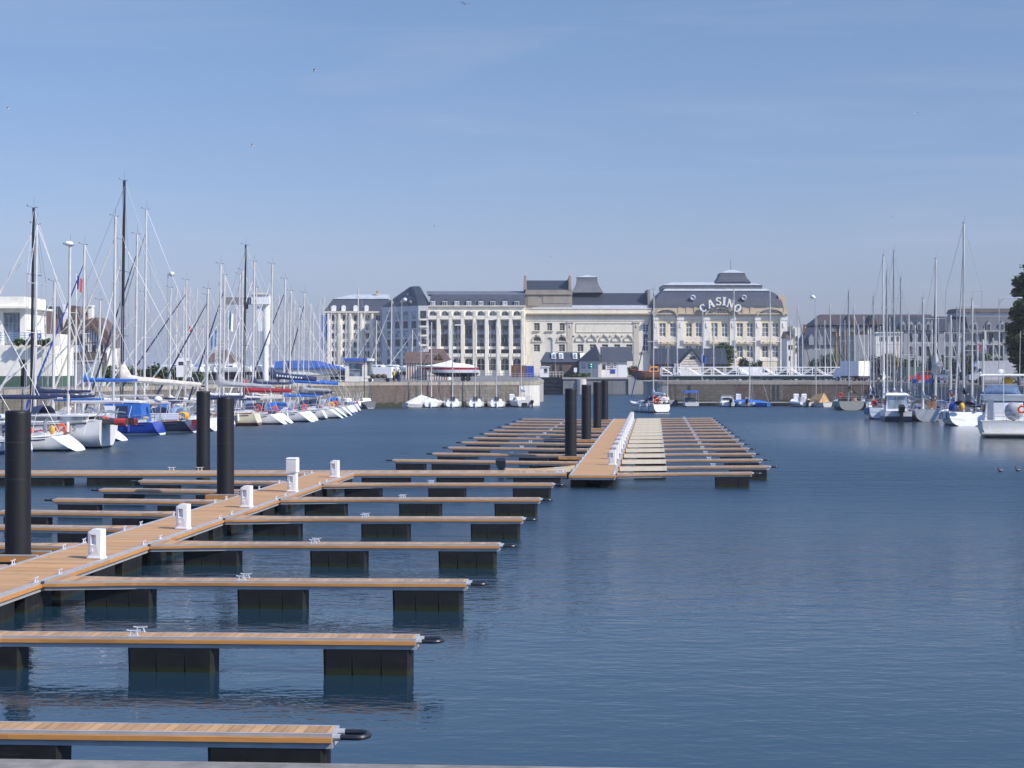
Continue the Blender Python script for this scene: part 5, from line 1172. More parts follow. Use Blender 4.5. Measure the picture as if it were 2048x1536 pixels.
# --- theatre wing
c = bld('theatre', 'weathered cream theatre wing with blind arches between the hotel and the casino', 'theatre', 1178, Y+1); Y = 431
holes = [(x(a),x(b),z(661),z(646),False) for a,b in ((1068,1079.5),(1094,1104.4),(1119,1129.5))]
lun = [(x(1067),x(1081.5),z(682),z(673.5),True),(x(1116.6),x(1132),z(682),z(673.5),True)]
low = [(x(a),x(b),z(703),z(688.6),False) for a,b in ((1067.5,1079.8),(1117.8,1130),(1155,1167),(1179.5,1191.5),(1204,1216),(1228.4,1240.3),(1252.5,1264.7))]
tall = [(x(1286),x(1297.3),z(664),z(648.4),False),(x(1286),x(1297.3),z(702.3),z(668),False)]
nic = [(x(1093),x(1105.2),z(704),z(674.5),True)]
part('wall', 'theatre', c, lambda m: (wallm(m, x(1051.5), x(1303.5), QZ-1, z(629), Y, holes+lun+low+tall+nic, .4), m.box(x(1051.5)+.01,x(1303.5)-.01,Y+.5,Y+20,QZ-1,z(629)-.01)))
part('niche', 'conw', c, lambda m: m.box(nic[0][0],nic[0][1],Y+.3,Y+.45,nic[0][2],nic[0][3]))
for h in holes+low: win(c, h, Y, .4, 'glass', 'relief', 2, 3, bars=.1)
for h in lun: win(c, h, Y, .4, 'glass', 'relief', 3, 1, bars=.08)
for h in tall: win(c, h, Y, .4, 'glass', 'white', 2, 3, bars=.12)
for a, b, q0, q1 in ((1152,1268,665,646.2),):
    part('blind_panel', 'relief', c, lambda m: (m.box(x(a),x(b),Y-.12,Y-.002,z(q1+.9),z(q1)), m.box(x(a),x(b),Y-.12,Y-.002,z(q0),z(q0-.9)), m.box(x(a),x(a)+.12,Y-.12,Y-.002,z(q0-.9),z(q1+.9)), m.box(x(b)-.12,x(b),Y-.12,Y-.002,z(q0-.9),z(q1+.9))))
for p in (1159.8,1184,1208.6,1232.8,1257):
    def blind(m):
        o = arcpoly(x(p), z(682), 2.5, 1.25+.35, 12); i = arcpoly(x(p), z(682), 1.9, 1.25, 12)
        for k in range(12): m.prism([o[k],o[k+1],i[k+1],i[k]], Y-.3, Y-.003, 'y')
        m.box(x(p)-1.35,x(p)+1.35,Y-.2,Y-.003,z(683.2),z(682)-.01); m.ball((x(p),Y-.3,z(670)), (.28,.22,.35), 7, 5); m.ball((x(p)-1.55,Y-.2,z(671.5)), (.35,.18,.22), 7, 5)
    part('blind_arch', 'relief', c, blind)
for p in (1074,1124.3):
    def hd(m):
        o = arcpoly(x(p), z(682), 2.7, 1.7, 12); i = arcpoly(x(p), z(682), 2.1, 1.3, 12)
        for k in range(12): m.prism([o[k],o[k+1],i[k+1],i[k]], Y-.25, Y-.003, 'y')
        m.box(x(p)-1.5,x(p)+1.5,Y-.25,Y-.003,z(684),z(682)-.01); m.ball((x(p),Y-.3,z(670)), (.3,.25,.4), 7, 5)
    part('window_hood', 'relief', c, hd)
for a, b, q in [(1066,1081,663),(1091,1107,663),(1116,1132,663),(1281,1300,705)]:
    part('window_sill', 'relief', c, lambda m: (m.box(x(a),x(b),Y-.35,Y-.003,z(q),z(q-1.6)), [m.box(x(e),x(e)+.25,Y-.3,Y-.003,z(q+2.2),z(q)-.003) for e in (a+2,b-4)]))
for p in (1140,1272.5): part('pilaster', 'relief', c, lambda m: (m.box(x(p-5.5),x(p+5.5),Y-.14,Y-.004,QZ,z(646)), m.box(x(p-7),x(p+7),Y-.3,Y-.004,z(646)+.003,z(643)), m.ball((x(p),Y-.2,z(652)), (.25,.15,.5), 7, 5)))
part('string_course', 'theatre', c, lambda m: m.box(x(1051.5),x(1303),Y-.12,Y-.004,z(641.5),z(639.5)))
part('cornice', 'tanst', c, lambda m: (m.box(x(1050),x(1304),Y-.9,Y+.3,z(629)+.002,z(626.6)), m.box(x(1051),x(1303.5),Y-.5,Y-.004,z(631.5),z(629)-.002)))
part('attic_parapet', 'theatre', c, lambda m: [m.box(x(1051),x(1303),Y-.2,Y+.5,z(626.6)+.003,z(618))] + [m.box(x(1051),x(1303),Y-.35,Y+.6,z(618)+.002,z(617))])
part('zinc_roof', 'zinc', c, lambda m: m.add([(x(1062),Y+.5,z(617)),(x(1303),Y+.5,z(617)),(x(1300),Y+5,z(609)),(x(1078),Y+5,z(609)),(x(1300),Y+5,z(617)),(x(1078),Y+5,z(617))], [(0,1,2,3),(1,4,2),(0,3,5),(3,2,4,5)]))
part('slate_roof', 'slate2', c, lambda m: m.frus((x(1145.5),x(1300),Y+5.05,Y+18),z(609),(x(1145.5),x(1300),Y+9,Y+14),z(583)))
part('end_parapet', 'tower', c, lambda m: m.box(x(1298.5),x(1303.5),Y+4.7,Y+15,z(612),z(577)))
part('stage_tower', 'tower', c, lambda m: (m.box(x(1051),x(1145),Y+2.2,Y+17,z(620),z(579)), m.box(x(1049.5),x(1145.5),Y+1.8,Y+17.2,z(588.5),z(585.5)), m.box(x(1055),x(1079),Y+2.08,Y+2.198,z(611),z(592)), m.box(x(1086),x(1141),Y+2.08,Y+2.198,z(606),z(592))))
part('tower_roof', 'slate2', c, lambda m: m.frus((x(1053),x(1138),Y+2.5,Y+16.5),z(579)+.003,(x(1054),x(1137.5),Y+7,Y+12),z(558)))
for a, b in ((1047.5,1053.8),(1137.5,1143.5)): part('tower_gable', 'tower', c, lambda m: (m.prism([(x(a),z(579)+.004),(x(b),z(579)+.004),(x(b-1),z(553)),(x(a+1),z(553))], Y+2.1, Y+16.8, 'y'), m.ball((x((a+b)/2),Y+2.6,z(552)), .4, 7, 5)))
def lant2(m):
    rg = []
    for hw, q in ((31.8,582.5),(27.5,575),(23.5,568),(21,560),(20,551)): d = hw*Y/F; rg.append([(x(1177.6)-d,Y+11-d,z(q)),(x(1177.6)+d,Y+11-d,z(q)),(x(1177.6)+d,Y+11+d,z(q)),(x(1177.6)-d,Y+11+d,z(q))])
    m.loft(rg)
part('lantern_turret', 'zincd', c, lant2)
part('lantern_cap', 'zinc', c, lambda m: m.frus((x(1155.8),x(1199),Y+8.2,Y+13.8),z(551)+.004,(x(1174),x(1181),Y+10.5,Y+11.5),z(545.5)))
part('downpipe', 'brown', c, lambda m: m.tube([(x(1302),Y-1.0,z(628)),(x(1302),Y-.6,QZ)], .12, 6))

# --- hotel
c = bld('hotel', 'large cream hotel with slate mansard roofs, dormers and arcaded balconies', 'hotel', 850, 428); Y = 429
bays = [865.5+24.05*k for k in range(8)]
hs = []
for p in bays:
    hs += [(x(p-7),x(p+7),z(637.8),z(622),True),(x(p-8),x(p+6.5),z(692.8),z(640.3),False),(x(p-8),x(p+8),z(713),z(698.5),False),(x(p-8),x(p+8),z(741),z(716.5),True)]
part('wall', 'cream', c, lambda m: (wallm(m, x(857), x(1051), QZ-1, z(611.5), Y, hs, 1.0), m.box(x(857)+.01,x(1051)-.01,Y+1.1,Y+18,QZ-1,z(611.5)-.01)))
for k, p in enumerate(bays):
    win(c, hs[4*k], Y, 1.0, 'glassb', 'white', 2, 1, bars=.1); win(c, hs[4*k+2], Y, 1.0, 'glass', 'dark', 2, 1, bars=.1); win(c, hs[4*k+3], Y, 1.0, 'glass', 'cream', 2, 2, bars=.1)
    g3 = hs[4*k+1]
    for j in range(3):
        z1 = g3[3]-(g3[3]-g3[2])*j/3; z0_ = g3[3]-(g3[3]-g3[2])*(j+1)/3
        win(c, (g3[0],g3[1],z0_,z1), Y, .45, 'glassb' if (k*3+j)%5 else 'glass', 'mastg', 2, 1, bars=.09)
        part('balcony_rail', 'brown' if False else 'dark', c, lambda m: (m.box(g3[0]+.02,g3[1]-.02,Y+.12,Y+.18,z0_+.1,z0_+.85), m.box(g3[0],g3[1],Y+.1,Y+.86,z0_-.08,z0_+.06)))
    part('balcony', 'cream', c, lambda m: (m.box(x(p-9),x(p+8),Y-.8,Y-.002,z(638.8),z(631.5)), m.box(x(p-8.5),x(p+8.5),Y-.6,Y-.002,z(713.5),z(707))))
    part('pier', 'cream', c, lambda m: (m.box(x(p+8.5),x(p+15),Y-.75,Y-.003,QZ-1,z(636)), m.frus((x(p+8.5),x(p+15),Y-.75,Y-.003),z(636)+.003,(x(p+9.5),x(p+14),Y-1.0,Y-.003),z(622))))
    d = part('dormer', 'slate2', c, lambda m: m.prism(arcpoly(x(p), z(605), 13*Y/F, z(598.5)-z(605), 10)+[(x(p+6.5),z(617)),(x(p-6.5),z(617))], Y+.6, Y+3.5, 'y'))
    mb = MB(); a, b = x(p-4.6), x(p+4.6); mb.box(a,b,Y+.5,Y+.59,z(617),z(604)); mb.build('dormer_window', M['white' if k % 3 else 'glass'], d) if False else None
    part('dormer_window', 'white', c, lambda m: (m.box(a,b,Y+.48,Y+.597,z(617),z(602)),))
    part('dormer_pane', 'glass' if k in (1,5,7) else 'glassb', c, lambda m: (m.box(a+.12,x(p)-.06,Y+.44,Y+.478,z(616),z(603)), m.box(x(p)+.06,b-.12,Y+.44,Y+.478,z(616),z(603)), m.box(x(p)-.055,x(p)+.055,Y+.46,Y+.477,z(616),z(615.5))))
part('eaves', 'cream', c, lambda m: m.box(x(856),x(1051),Y-.5,Y+.5,z(612.8),z(611.2)))
part('slate_roof', 'slate', c, lambda m: m.frus((x(857),x(1051),Y+.5,Y+18),z(611.2)+.003,(x(861),x(1050),Y+3.2,Y+15),z(588)))
part('zinc_roof', 'zincd', c, lambda m: m.frus((x(853),x(1050),Y+3.2,Y+15),z(588)+.01,(x(850),x(1050),Y+6.5,Y+11),z(580)))
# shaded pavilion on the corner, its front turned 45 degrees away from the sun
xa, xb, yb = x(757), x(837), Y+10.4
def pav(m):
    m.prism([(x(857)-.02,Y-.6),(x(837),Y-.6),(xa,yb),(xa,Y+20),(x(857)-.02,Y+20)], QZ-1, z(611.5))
part('pavilion', 'greyr', c, pav)  # grey here is shade put into the hotel's cream render
def onface(s, off): d = Vector((xa-xb, yb-(Y-.6))); L_ = d.length; d.normalize(); nn = Vector((-abs(d.y), -abs(d.x))).normalized(); return xb+d.x*s*L_+nn.x*off, (Y-.6)+d.y*s*L_+nn.y*off
for r_, (q0, q1) in enumerate(((638,622),(656,642),(674,660),(692,678),(711,698),(735,718))):
    for s in (.12,.34,.56,.78):
        a, b = onface(s-.06,.06), onface(s+.06,.06); a2, b2 = onface(s-.06,-.2), onface(s+.06,-.2)
        mb = MB(); mb.hexa([(*b,z(q0)),(*a,z(q0)),(*a2,z(q0)),(*b2,z(q0)),(*b,z(q1)),(*a,z(q1)),(*a2,z(q1)),(*b2,z(q1))]); mb.build('pavilion_window', M['glassb' if (r_+int(s*10))%2 else 'glass'], c, world=True)
for q0, q1 in ((641,622),(655,640),(673,660),(692,678)):
    part('bay_window', 'glass', c, lambda m: m.box(x(841.5),x(853),Y-.7,Y-.602,z(q0-3),z(q1))); part('balcony', 'cream', c, lambda m: m.box(x(840),x(855),Y-1.4,Y-.603,z(q0),z(q0-3.5)))
def pavroof(m):
    b = [(x(857),Y-.6),(x(837),Y-.6),(xa,yb),(xa,Y+20),(x(857),Y+20)]; t_ = [(x(835),Y+9),(x(822),Y+9),(x(812),Y+14),(x(812),Y+16),(x(835),Y+16)]
    mid = [((p[0]*2.1+q[0])/3.1,(p[1]*2.1+q[1])/3.1) for p,q in zip(b,t_)]
    m.loft([[(p[0],p[1],z(611.5)+.004) for p in b],[(p[0],p[1],z(597)) for p in mid],[(p[0],p[1],z(569)) for p in t_]])
part('pavilion_roof', 'slate2', c, pavroof)
for s, q in ((.25,604),(.5,604),(.75,604),(.42,588),(.62,588)):
    p = onface(s, -.4 if q > 600 else -4.2)
    part('round_dormer', 'zincd', c, lambda m: (m.ball((p[0],p[1],z(q)), (.5,.5,.62), 8, 6),), True)
# left wing, set back
Y2 = Y+16; x2 = lambda p: X(p,Y2); z2 = lambda p: Z(p,Y2)
hs = []
for k in range(5):
    p = 668+22*k
    for q0, q1 in ((642,630),(660,648),(678,666),(696,684),(715,702),(738,722)): hs.append((x2(p-5),x2(p+5),z2(q0),z2(q1),False))
part('wing_wall', 'cream', c, lambda m: (wallm(m, x2(651), x2(762), QZ-1, z2(624), Y2, hs, .6), m.box(x2(651)+.01,x2(775),Y2+.7,Y2+15,QZ-1,z2(624)-.01)))
for k, h in enumerate(hs): 
    if k % 2 == 0 or k < 18: win(c, h, Y2, .6, 'glass', 'white', 2, 1, bars=.1, name='wing_window')
    else: part('wing_window', 'glassb', c, lambda m: m.box(h[0],h[1],Y2+.3,Y2+.5,h[2],h[3]))
for k in range(6): part('wing_pier', 'cream', c, lambda m: m.box(x2(655.5+22*k),x2(659.5+22*k),Y2-.9,Y2-.003,QZ-1,z2(627)))
part('wing_eaves', 'cream', c, lambda m: m.box(x2(648),x2(764),Y2-1,Y2+.4,z2(625.5),z2(623)))
part('wing_roof', 'slate', c, lambda m: m.frus((x2(648),x2(775),Y2-.2,Y2+15),z2(623)+.003,(x2(664),x2(775),Y2+2.5,Y2+12),z2(597)))
part('wing_zinc_roof', 'zinc', c, lambda m: m.frus((x2(663),x2(775),Y2+2.3,Y2+12.2),z2(597)+.01,(x2(700),x2(775),Y2+6,Y2+8.5),z2(587)))
for p in (668,687,711,733): part('wing_dormer', 'white', c, lambda m: m.prism(arcpoly(x2(p), z2(614), 1.1, .5, 8)+[(x2(p)+.55,z2(623)),(x2(p)-.55,z2(623))], Y2-.1, Y2+2, 'y'))
part('chimney', 'tanst', c, lambda m: (m.box(x2(749),x2(754),Y2+5,Y2+6,z2(592),z2(581)), m.box(x2(748.3),x2(754.7),Y2+4.8,Y2+6.2,z2(581)+.002,z2(579.8))))
bn = thing('hotel_banner', 'tall narrow blue banner with white vertical lettering on the hotel corner', 'banner', (x2(651),Y2-.6,z2(665)), rad(0))
mb = MB(); mb.prism([(-1.0,-4.7),(-.2,-4.7),(1.35,4.7),(-1.0,4.7)], -.06, .0, 'y'); mb.build('cloth', mat('faded blue banner', (.075,.15,.40), .8, 0, .2, 1), bn)
def txt(par, body, size, loc, m, name='lettering', rot=(rad(90),0,0), align='CENTER', vertical=False):
    for k, ch in enumerate(body if vertical else [body]):
        if ch == ' ': continue
        cu = bpy.data.curves.new(name, 'FONT'); cu.body = ch; cu.size = size; cu.extrude = .01; cu.align_x = align; cu.align_y = 'CENTER'
        ob = bpy.data.objects.new('tmp', cu); col.objects.link(ob); bpy.context.view_layer.update()
        me = bpy.data.meshes.new_from_object(ob.evaluated_get(bpy.context.evaluated_depsgraph_get())); bpy.data.objects.remove(ob)
        me.materials.clear(); me.materials.append(M[m]); o = bpy.data.objects.new(name, me); col.objects.link(o); o.parent = par
        o.rotation_euler = rot; o.location = (loc[0],loc[1],loc[2]-(k*size*.95 if vertical else 0))
txt(bn, 'MERCURE HOTEL', .74, (-.3,-.09,4.2), 'white', vertical=True)

# --- low buildings by the lock
def gable(par, px0, px1, Yb, pyw, pyr, roof, wallm_, dpt=7, over=.35, hip0=0, hip1=0):
    xx0, xx1 = X(px0,Yb), X(px1,Yb); zw, zr = Z(pyw,Yb), Z(pyr,Yb)
    part('wall', wallm_, par, lambda m: m.box(xx0,xx1,Yb,Yb+dpt,QZ-.6,zw))
    part('roof', roof, par, lambda m: m.add([(xx0-over,Yb-over,zw+.004),(xx1+over,Yb-over,zw+.004),(xx1+over,Yb+dpt+over,zw+.004),(xx0-over,Yb+dpt+over,zw+.004),(xx0-over+hip0,Yb+dpt/2,zr),(xx1+over-hip1,Yb+dpt/2,zr)], [(0,1,5,4),(2,3,4,5),(0,4,3),(1,2,5),(0,3,2,1)]))
    return xx0, xx1, zw, zr
Yh = 352
c = bld('lock_house', 'lock keeper house with a slate roof and four pale framed skylights', 'house', 1120, Yh)
gable(c, 1083, 1166, Yh, 724.4, 704, 'slate', M['brickq'] if False else 'brickq', 7, .3, 1.2, 0)
for p in (1108,1122.5,1150.5,1165): part('skylight', 'white', c, lambda m: m.hexa([(X(p-4.3,Yh),Yh+.55,Z(717.6,Yh)),(X(p+4.3,Yh),Yh+.55,Z(717.6,Yh)),(X(p+4.3,Yh),Yh+.9,Z(717.6,Yh)),(X(p-4.3,Yh),Yh+.9,Z(717.6,Yh)),(X(p-4.3,Yh),Yh+1.9,Z(705.6,Yh)),(X(p+4.3,Yh),Yh+1.9,Z(705.6,Yh)),(X(p+4.3,Yh),Yh+2.6,Z(705.6,Yh)),(X(p-4.3,Yh),Yh+2.6,Z(705.6,Yh))]))
for p in (1108,1122.5,1150.5): part('skylight_pane', 'glassb', c, lambda m: m.hexa([(X(p-2.9,Yh),Yh+.56,Z(716,Yh)),(X(p+2.9,Yh),Yh+.56,Z(716,Yh)),(X(p+2.9,Yh),Yh+.7,Z(716,Yh)),(X(p-2.9,Yh),Yh+.7,Z(716,Yh)),(X(p-2.9,Yh),Yh+1.70,Z(707.3,Yh)),(X(p+2.9,Yh),Yh+1.70,Z(707.3,Yh)),(X(p+2.9,Yh),Yh+1.9,Z(707.3,Yh)),(X(p-2.9,Yh),Yh+1.9,Z(707.3,Yh))]))
for p in (1096,1107,1122): part('window', 'glass', c, lambda m: m.box(X(p-2.5,Yh),X(p+2.5,Yh),Yh-.08,Yh-.003,Z(741,Yh),Z(730,Yh)))
part('ridge', 'zinc', c, lambda m: m.box(X(1090,Yh),X(1166,Yh),Yh+3.3,Yh+3.7,Z(704.4,Yh),Z(703,Yh)))
Yp = 346
c = bld('lock_office', 'white lock office with a tall hipped slate roof and brick banding', 'house', 1212, Yp)
xx = lambda p: X(p,Yp); zz = lambda p: Z(p,Yp)
part('wall', 'conw', c, lambda m: (m.prism([(xx(1160),Yp+1.6),(xx(1196),Yp-.6),(xx(1203),Yp-.6),(xx(1203),Yp+6),(xx(1160),Yp+6)], QZ-.6, zz(722.3)),))
part('wall', 'whites', c, lambda m: m.box(xx(1203)+.01,xx(1254),Yp,Yp+6,QZ-.6,zz(722.3)))
part('roof', 'slate2', c, lambda m: m.add([(xx(1156),Yp+1.4,zz(722.3)+.004),(xx(1198),Yp-1.1,zz(722.3)+.004),(xx(1206),Yp-1.0,zz(722.3)+.004),(xx(1206),Yp+6.4,zz(722.3)+.004),(xx(1156),Yp+6.4,zz(722.3)+.004),(xx(1193),Yp+2.8,zz(689))], [(0,1,5),(1,2,5),(2,3,5),(3,4,5),(4,0,5),(0,4,3,2,1)]))
part('roof', 'slate', c, lambda m: m.add([(xx(1204.5),Yp-.5,zz(722.3)+.005),(xx(1267),Yp-.5,zz(722.3)+.005),(xx(1267),Yp+6.5,zz(722.3)+.005),(xx(1204.5),Yp+6.5,zz(722.3)+.005),(xx(1202),Yp+3,zz(693.5)),(xx(1264.5),Yp+3,zz(693.5))], [(0,1,5,4),(2,3,4,5),(0,4,3),(1,2,5),(0,3,2,1)]))
for s in (.2,.55,.85):
    a = Vector((xx(1160),Yp+1.6)).lerp(Vector((xx(1196),Yp-.6)), s-.11); b = Vector((xx(1160),Yp+1.6)).lerp(Vector((xx(1196),Yp-.6)), s+.11)
    mb = MB(); mb.hexa([(a.x,a.y-.06,zz(737)),(b.x,b.y-.06,zz(737)),(b.x,b.y+.1,zz(737)),(a.x,a.y+.1,zz(737)),(a.x,a.y-.06,zz(726.5)),(b.x,b.y-.06,zz(726.5)),(b.x,b.y+.1,zz(726.5)),(a.x,a.y+.1,zz(726.5))]); mb.build('window', M['glassb'], c, world=True)
part('door', 'glass', c, lambda m: m.box(xx(1204.5),xx(1211),Yp-.06,Yp-.003,zz(739),zz(729)))
part('window', 'glassb', c, lambda m: m.box(xx(1221),xx(1226.5),Yp-.06,Yp-.003,zz(736),zz(730)))
part('notice_board', 'royal', c, lambda m: m.box(xx(1221),xx(1230.5),Yp-.1,Yp-.003,zz(746.5),zz(738.5)))
for q in (727.5,731.5,735,739): part('brick_band', 'brown', c, lambda m: (m.box(xx(1214),xx(1219.5),Yp-.04,Yp-.002,zz(q),zz(q-1.4)), m.box(xx(1228),xx(1232.5),Yp-.04,Yp-.002,zz(q),zz(q-1.4)) if q < 738 else m.box(xx(1219.6),xx(1220.5),Yp-.04,Yp-.002,zz(q),zz(q-1.4))))
part('garage_door', 'white', c, lambda m: m.box(xx(1236),xx(1252),Yp-.06,Yp-.003,QZ-.5,zz(728.5)))
Yh = 356
c = bld('market_hall', 'long low hall with a dark slate roof and striped timber gable', 'hall', 1375, Yh)
gable(c, 1310, 1452, Yh, 728, 696, 'slate2', 'brickq', 9, .4)
part('gable_front', 'whites', c, lambda m: m.prism([(X(1357,Yh),Z(729,Yh)),(X(1400,Yh),Z(729,Yh)),(X(1400,Yh),QZ),(X(1357,Yh),QZ)], Yh-2.5, Yh-.01, 'y'))
part('gable_front', 'whites', c, lambda m: m.prism([(X(1356,Yh),Z(729,Yh)+.002),(X(1401,Yh),Z(729,Yh)+.002),(X(1382,Yh),Z(701,Yh))], Yh-2.5, Yh+2.5, 'y'))
part('gable_roof', 'slate2', c, lambda m: (m.hexa([(X(1353,Yh),Yh-2.9,Z(731,Yh)),(X(1382,Yh),Yh-2.9,Z(700,Yh)),(X(1382,Yh),Yh+3,Z(700,Yh)),(X(1353,Yh),Yh+3,Z(731,Yh)),(X(1353,Yh),Yh-2.9,Z(729,Yh)),(X(1382,Yh),Yh-2.9,Z(697.5,Yh)),(X(1382,Yh),Yh+3,Z(697.5,Yh)),(X(1353,Yh),Yh+3,Z(729,Yh))]), m.hexa([(X(1382,Yh)+.003,Yh-2.9,Z(700,Yh)),(X(1405,Yh),Yh-2.9,Z(731,Yh)),(X(1405,Yh),Yh+3,Z(731,Yh)),(X(1382,Yh)+.003,Yh+3,Z(700,Yh)),(X(1382,Yh)+.003,Yh-2.9,Z(697.5,Yh)),(X(1405,Yh),Yh-2.9,Z(729,Yh)),(X(1405,Yh),Yh+3,Z(729,Yh)),(X(1382,Yh)+.003,Yh+3,Z(697.5,Yh))])))
for q in (708,713,718,723,728,733,738): w_ = min(20,(q-703)*.85); part('gable_stripe', 'tanst', c, lambda m: m.box(X(1381-w_,Yh),X(1381+w_*.9,Yh),Yh-2.56,Yh-2.502,Z(q+.9,Yh),Z(q-.9,Yh)))
part('lunette', 'glass', c, lambda m: m.prism(arcpoly(X(1383,Yh), Z(718.5,Yh), 1.4, .7, 8), Yh-2.6, Yh-2.5, 'y'))
Yh = 262
c = bld('timbered_house', 'half-timbered house with a brown tiled roof behind the red striped motorboat', 'house', 850, Yh)
gable(c, 812, 852, Yh+1, 726, 703, 'tile', 'whites', 7, .3)
gable(c, 852, 898, Yh, 727, 697, 'tile', 'whites', 9, .4, 1.0, 1.4)
part('dormer', 'timberd', c, lambda m: m.prism([(X(869,Yh),Z(718.5,Yh)),(X(886,Yh),Z(718.5,Yh)),(X(877,Yh),Z(706,Yh))], Yh+.6, Yh+3, 'y'))
part('timber_lattice', 'brown', c, lambda m: [m.box(X(814+5*k,Yh),X(814+5*k,Yh)+.14,Yh+.93,Yh+.998,QZ,Z(726,Yh)) for k in range(8)] + [m.box(X(853+5*k,Yh),X(853+5*k,Yh)+.14,Yh-.06,Yh-.003,QZ,Z(727,Yh)) for k in range(9)])
# --- yacht club and tudor houses on the far left
Yc = 166; xx = lambda p: X(p,Yc); zz = lambda p: Z(p,Yc)
c = bld('yacht_club', 'white flat roofed yacht club with a cream terrace wall and green base', 'club house', 20, Yc)
part('terrace_wall', 'clubw', c, lambda m: (m.box(xx(-120),xx(39),Yc,Yc+8,Z(752,Yc),zz(690)), m.box(xx(53),xx(105),Yc,Yc+8,zz(752),zz(692)), m.box(xx(39)+.01,xx(53)-.01,Yc+1.0,Yc+8,zz(774),zz(691)), m.box(xx(39)+.01,xx(53)-.01,Yc+.02,Yc+.99,zz(719),zz(691))))
part('base_band', 'green', c, lambda m: (m.box(xx(-120),xx(39)-.01,Yc-.05,Yc+8,QZ-.3,zz(752)-.004), m.box(xx(53)+.01,xx(105)+.05,Yc-.05,Yc+8,QZ-.3,zz(752)-.004)))
part('door', 'dark', c, lambda m: m.box(xx(40),xx(52),Yc+.9,Yc+.99,QZ-.2,zz(722)))
part('upper_storey', 'clubw', c, lambda m: (m.box(xx(-120),xx(-4),Yc+1.5,Yc+9,zz(690)+.004,zz(616)), m.box(xx(31),xx(42),Yc+1.5,Yc+9,zz(690)+.004,zz(616)), m.box(xx(-4)+.004,xx(31)-.004,Yc+2.4,Yc+9,zz(690)+.004,zz(616)), m.box(xx(-4)+.004,xx(31)-.004,Yc+1.52,Yc+2.39,zz(624),zz(616))))
part('roof_slab', 'clubw', c, lambda m: (m.box(xx(-120),xx(53),Yc+.6,Yc+10,zz(616)+.003,zz(612)), m.box(xx(-120),xx(41),Yc+1.2,Yc+9,zz(612)+.002,zz(592))))
win(c, (xx(-4)+.02,xx(31)-.02,zz(686),zz(625)), Yc+1.6, .6, 'glassb', 'galv', 4, 3, bars=.08)
part('terrace_rail', 'ltblue', c, lambda m: [m.box(xx(-60),xx(82),Yc+.15,Yc+.2,zz(q),zz(q-1)) for q in (666,671,676,681)] + [m.box(xx(-60+12*k),xx(-60+12*k)+.05,Yc+.15,Yc+.21,zz(690),zz(665)) for k in range(12)])
cb = thing('club_banner', 'small blue banner with white marks tied to the club terrace rail', 'banner', (xx(70),Yc+.05,zz(672.5)))
mb = MB(); mb.box(-.65,.65,-.03,0,-.28,.28); mb.build('cloth', M['bluesign'], cb); 
mb = MB(); [mb.box(-.45+.25*k,-.3+.25*k,-.04,-.031,-.1,.12) for k in range(4)]; mb.build('marking', M['white'], cb)
Yt = 262; xx = lambda p: X(p,Yt); zz = lambda p: Z(p,Yt)
c = bld('tudor_house', 'tall half-timbered house with steep brown tiled gables behind the masts', 'house', 170, Yt)
part('wall', 'whites', c, lambda m: (m.box(xx(120),xx(213),Yt,Yt+9,QZ,zz(690)), m.prism([(xx(167),zz(704)),(xx(167),zz(669)),(xx(185),zz(650)),(xx(213),zz(688)),(xx(213),zz(704))], Yt-.4, Yt+.18, 'y')))
part('roof', 'tile', c, lambda m: (m.prism([(xx(118),zz(704)),(xx(166),zz(704)),(xx(215),zz(694)),(xx(215),zz(664)),(xx(189),zz(634)),(xx(170),zz(641)),(xx(150),zz(611)),(xx(143),zz(611)),(xx(124),zz(660))], Yt+.2, Yt+8.5, 'y'), m.prism([(xx(183),zz(650)),(xx(185),zz(645)),(xx(217),zz(689)),(xx(214),zz(693))], Yt-1.0, Yt+.5, 'y'), m.prism([(xx(164),zz(668)),(xx(166),zz(673)),(xx(185.5),zz(652)),(xx(184),zz(646))], Yt-1.01, Yt+.19, 'y')))
part('timber_lattice', 'timberd', c, lambda m: [m.box(xx(166+5*k),xx(166+5*k)+.1,Yt-.47,Yt-.402,zz(704),zz([674,670,664,658,655,660,667,675,683,690][k])) for k in range(10)] + [m.box(xx(164),xx(213),Yt-.48,Yt-.403,zz(q),zz(q-1.2)) for q in (686,)])
for p in (172,190,203): part('window', 'glass', c, lambda m: m.box(xx(p-3.5),xx(p+3.5),Yt-.52,Yt-.404,zz(703),zz(690)))
part('lower_wall', 'brickq', c, lambda m: m.box(xx(118),xx(214),Yt-.5,Yt-.001,QZ,zz(705)))
part('chimney', 'whites', c, lambda m: (m.box(xx(166),xx(174),Yt+3,Yt+4.5,zz(650),zz(612)), m.box(xx(165),xx(175),Yt+2.8,Yt+4.7,zz(612)+.002,zz(609))))
Yt = 275; c = bld('gabled_house', 'brown roofed house with a dark slate wing between the club and the tudor house', 'house', 88, Yt)
gable(c, 64, 112, Yt, 668, 622, 'tile', 'tanst', 8, .4, 1.5, 1)
gable(c, 40, 108, Yt+10, 650, 611, 'slate2', 'greyr', 8, .4, 0, .5)
part('chimney', 'whites', c, lambda m: m.box(xx(112.5)+.6,xx(118)+.8,Yt+2,Yt+3.2,QZ,Z(607,Yt)))
part('annexe', 'clubw', c, lambda m: m.box(X(84,240),X(119,240),240,246,QZ,Z(668,240)))
Yt = 330; c = bld('beach_house', 'low brown roofed houses seen between the masts left of the boat crane', 'house', 440, Yt); gable(c, 410, 468, Yt, 722, 700, 'tile', 'whites', 8, .3, 2, 2)
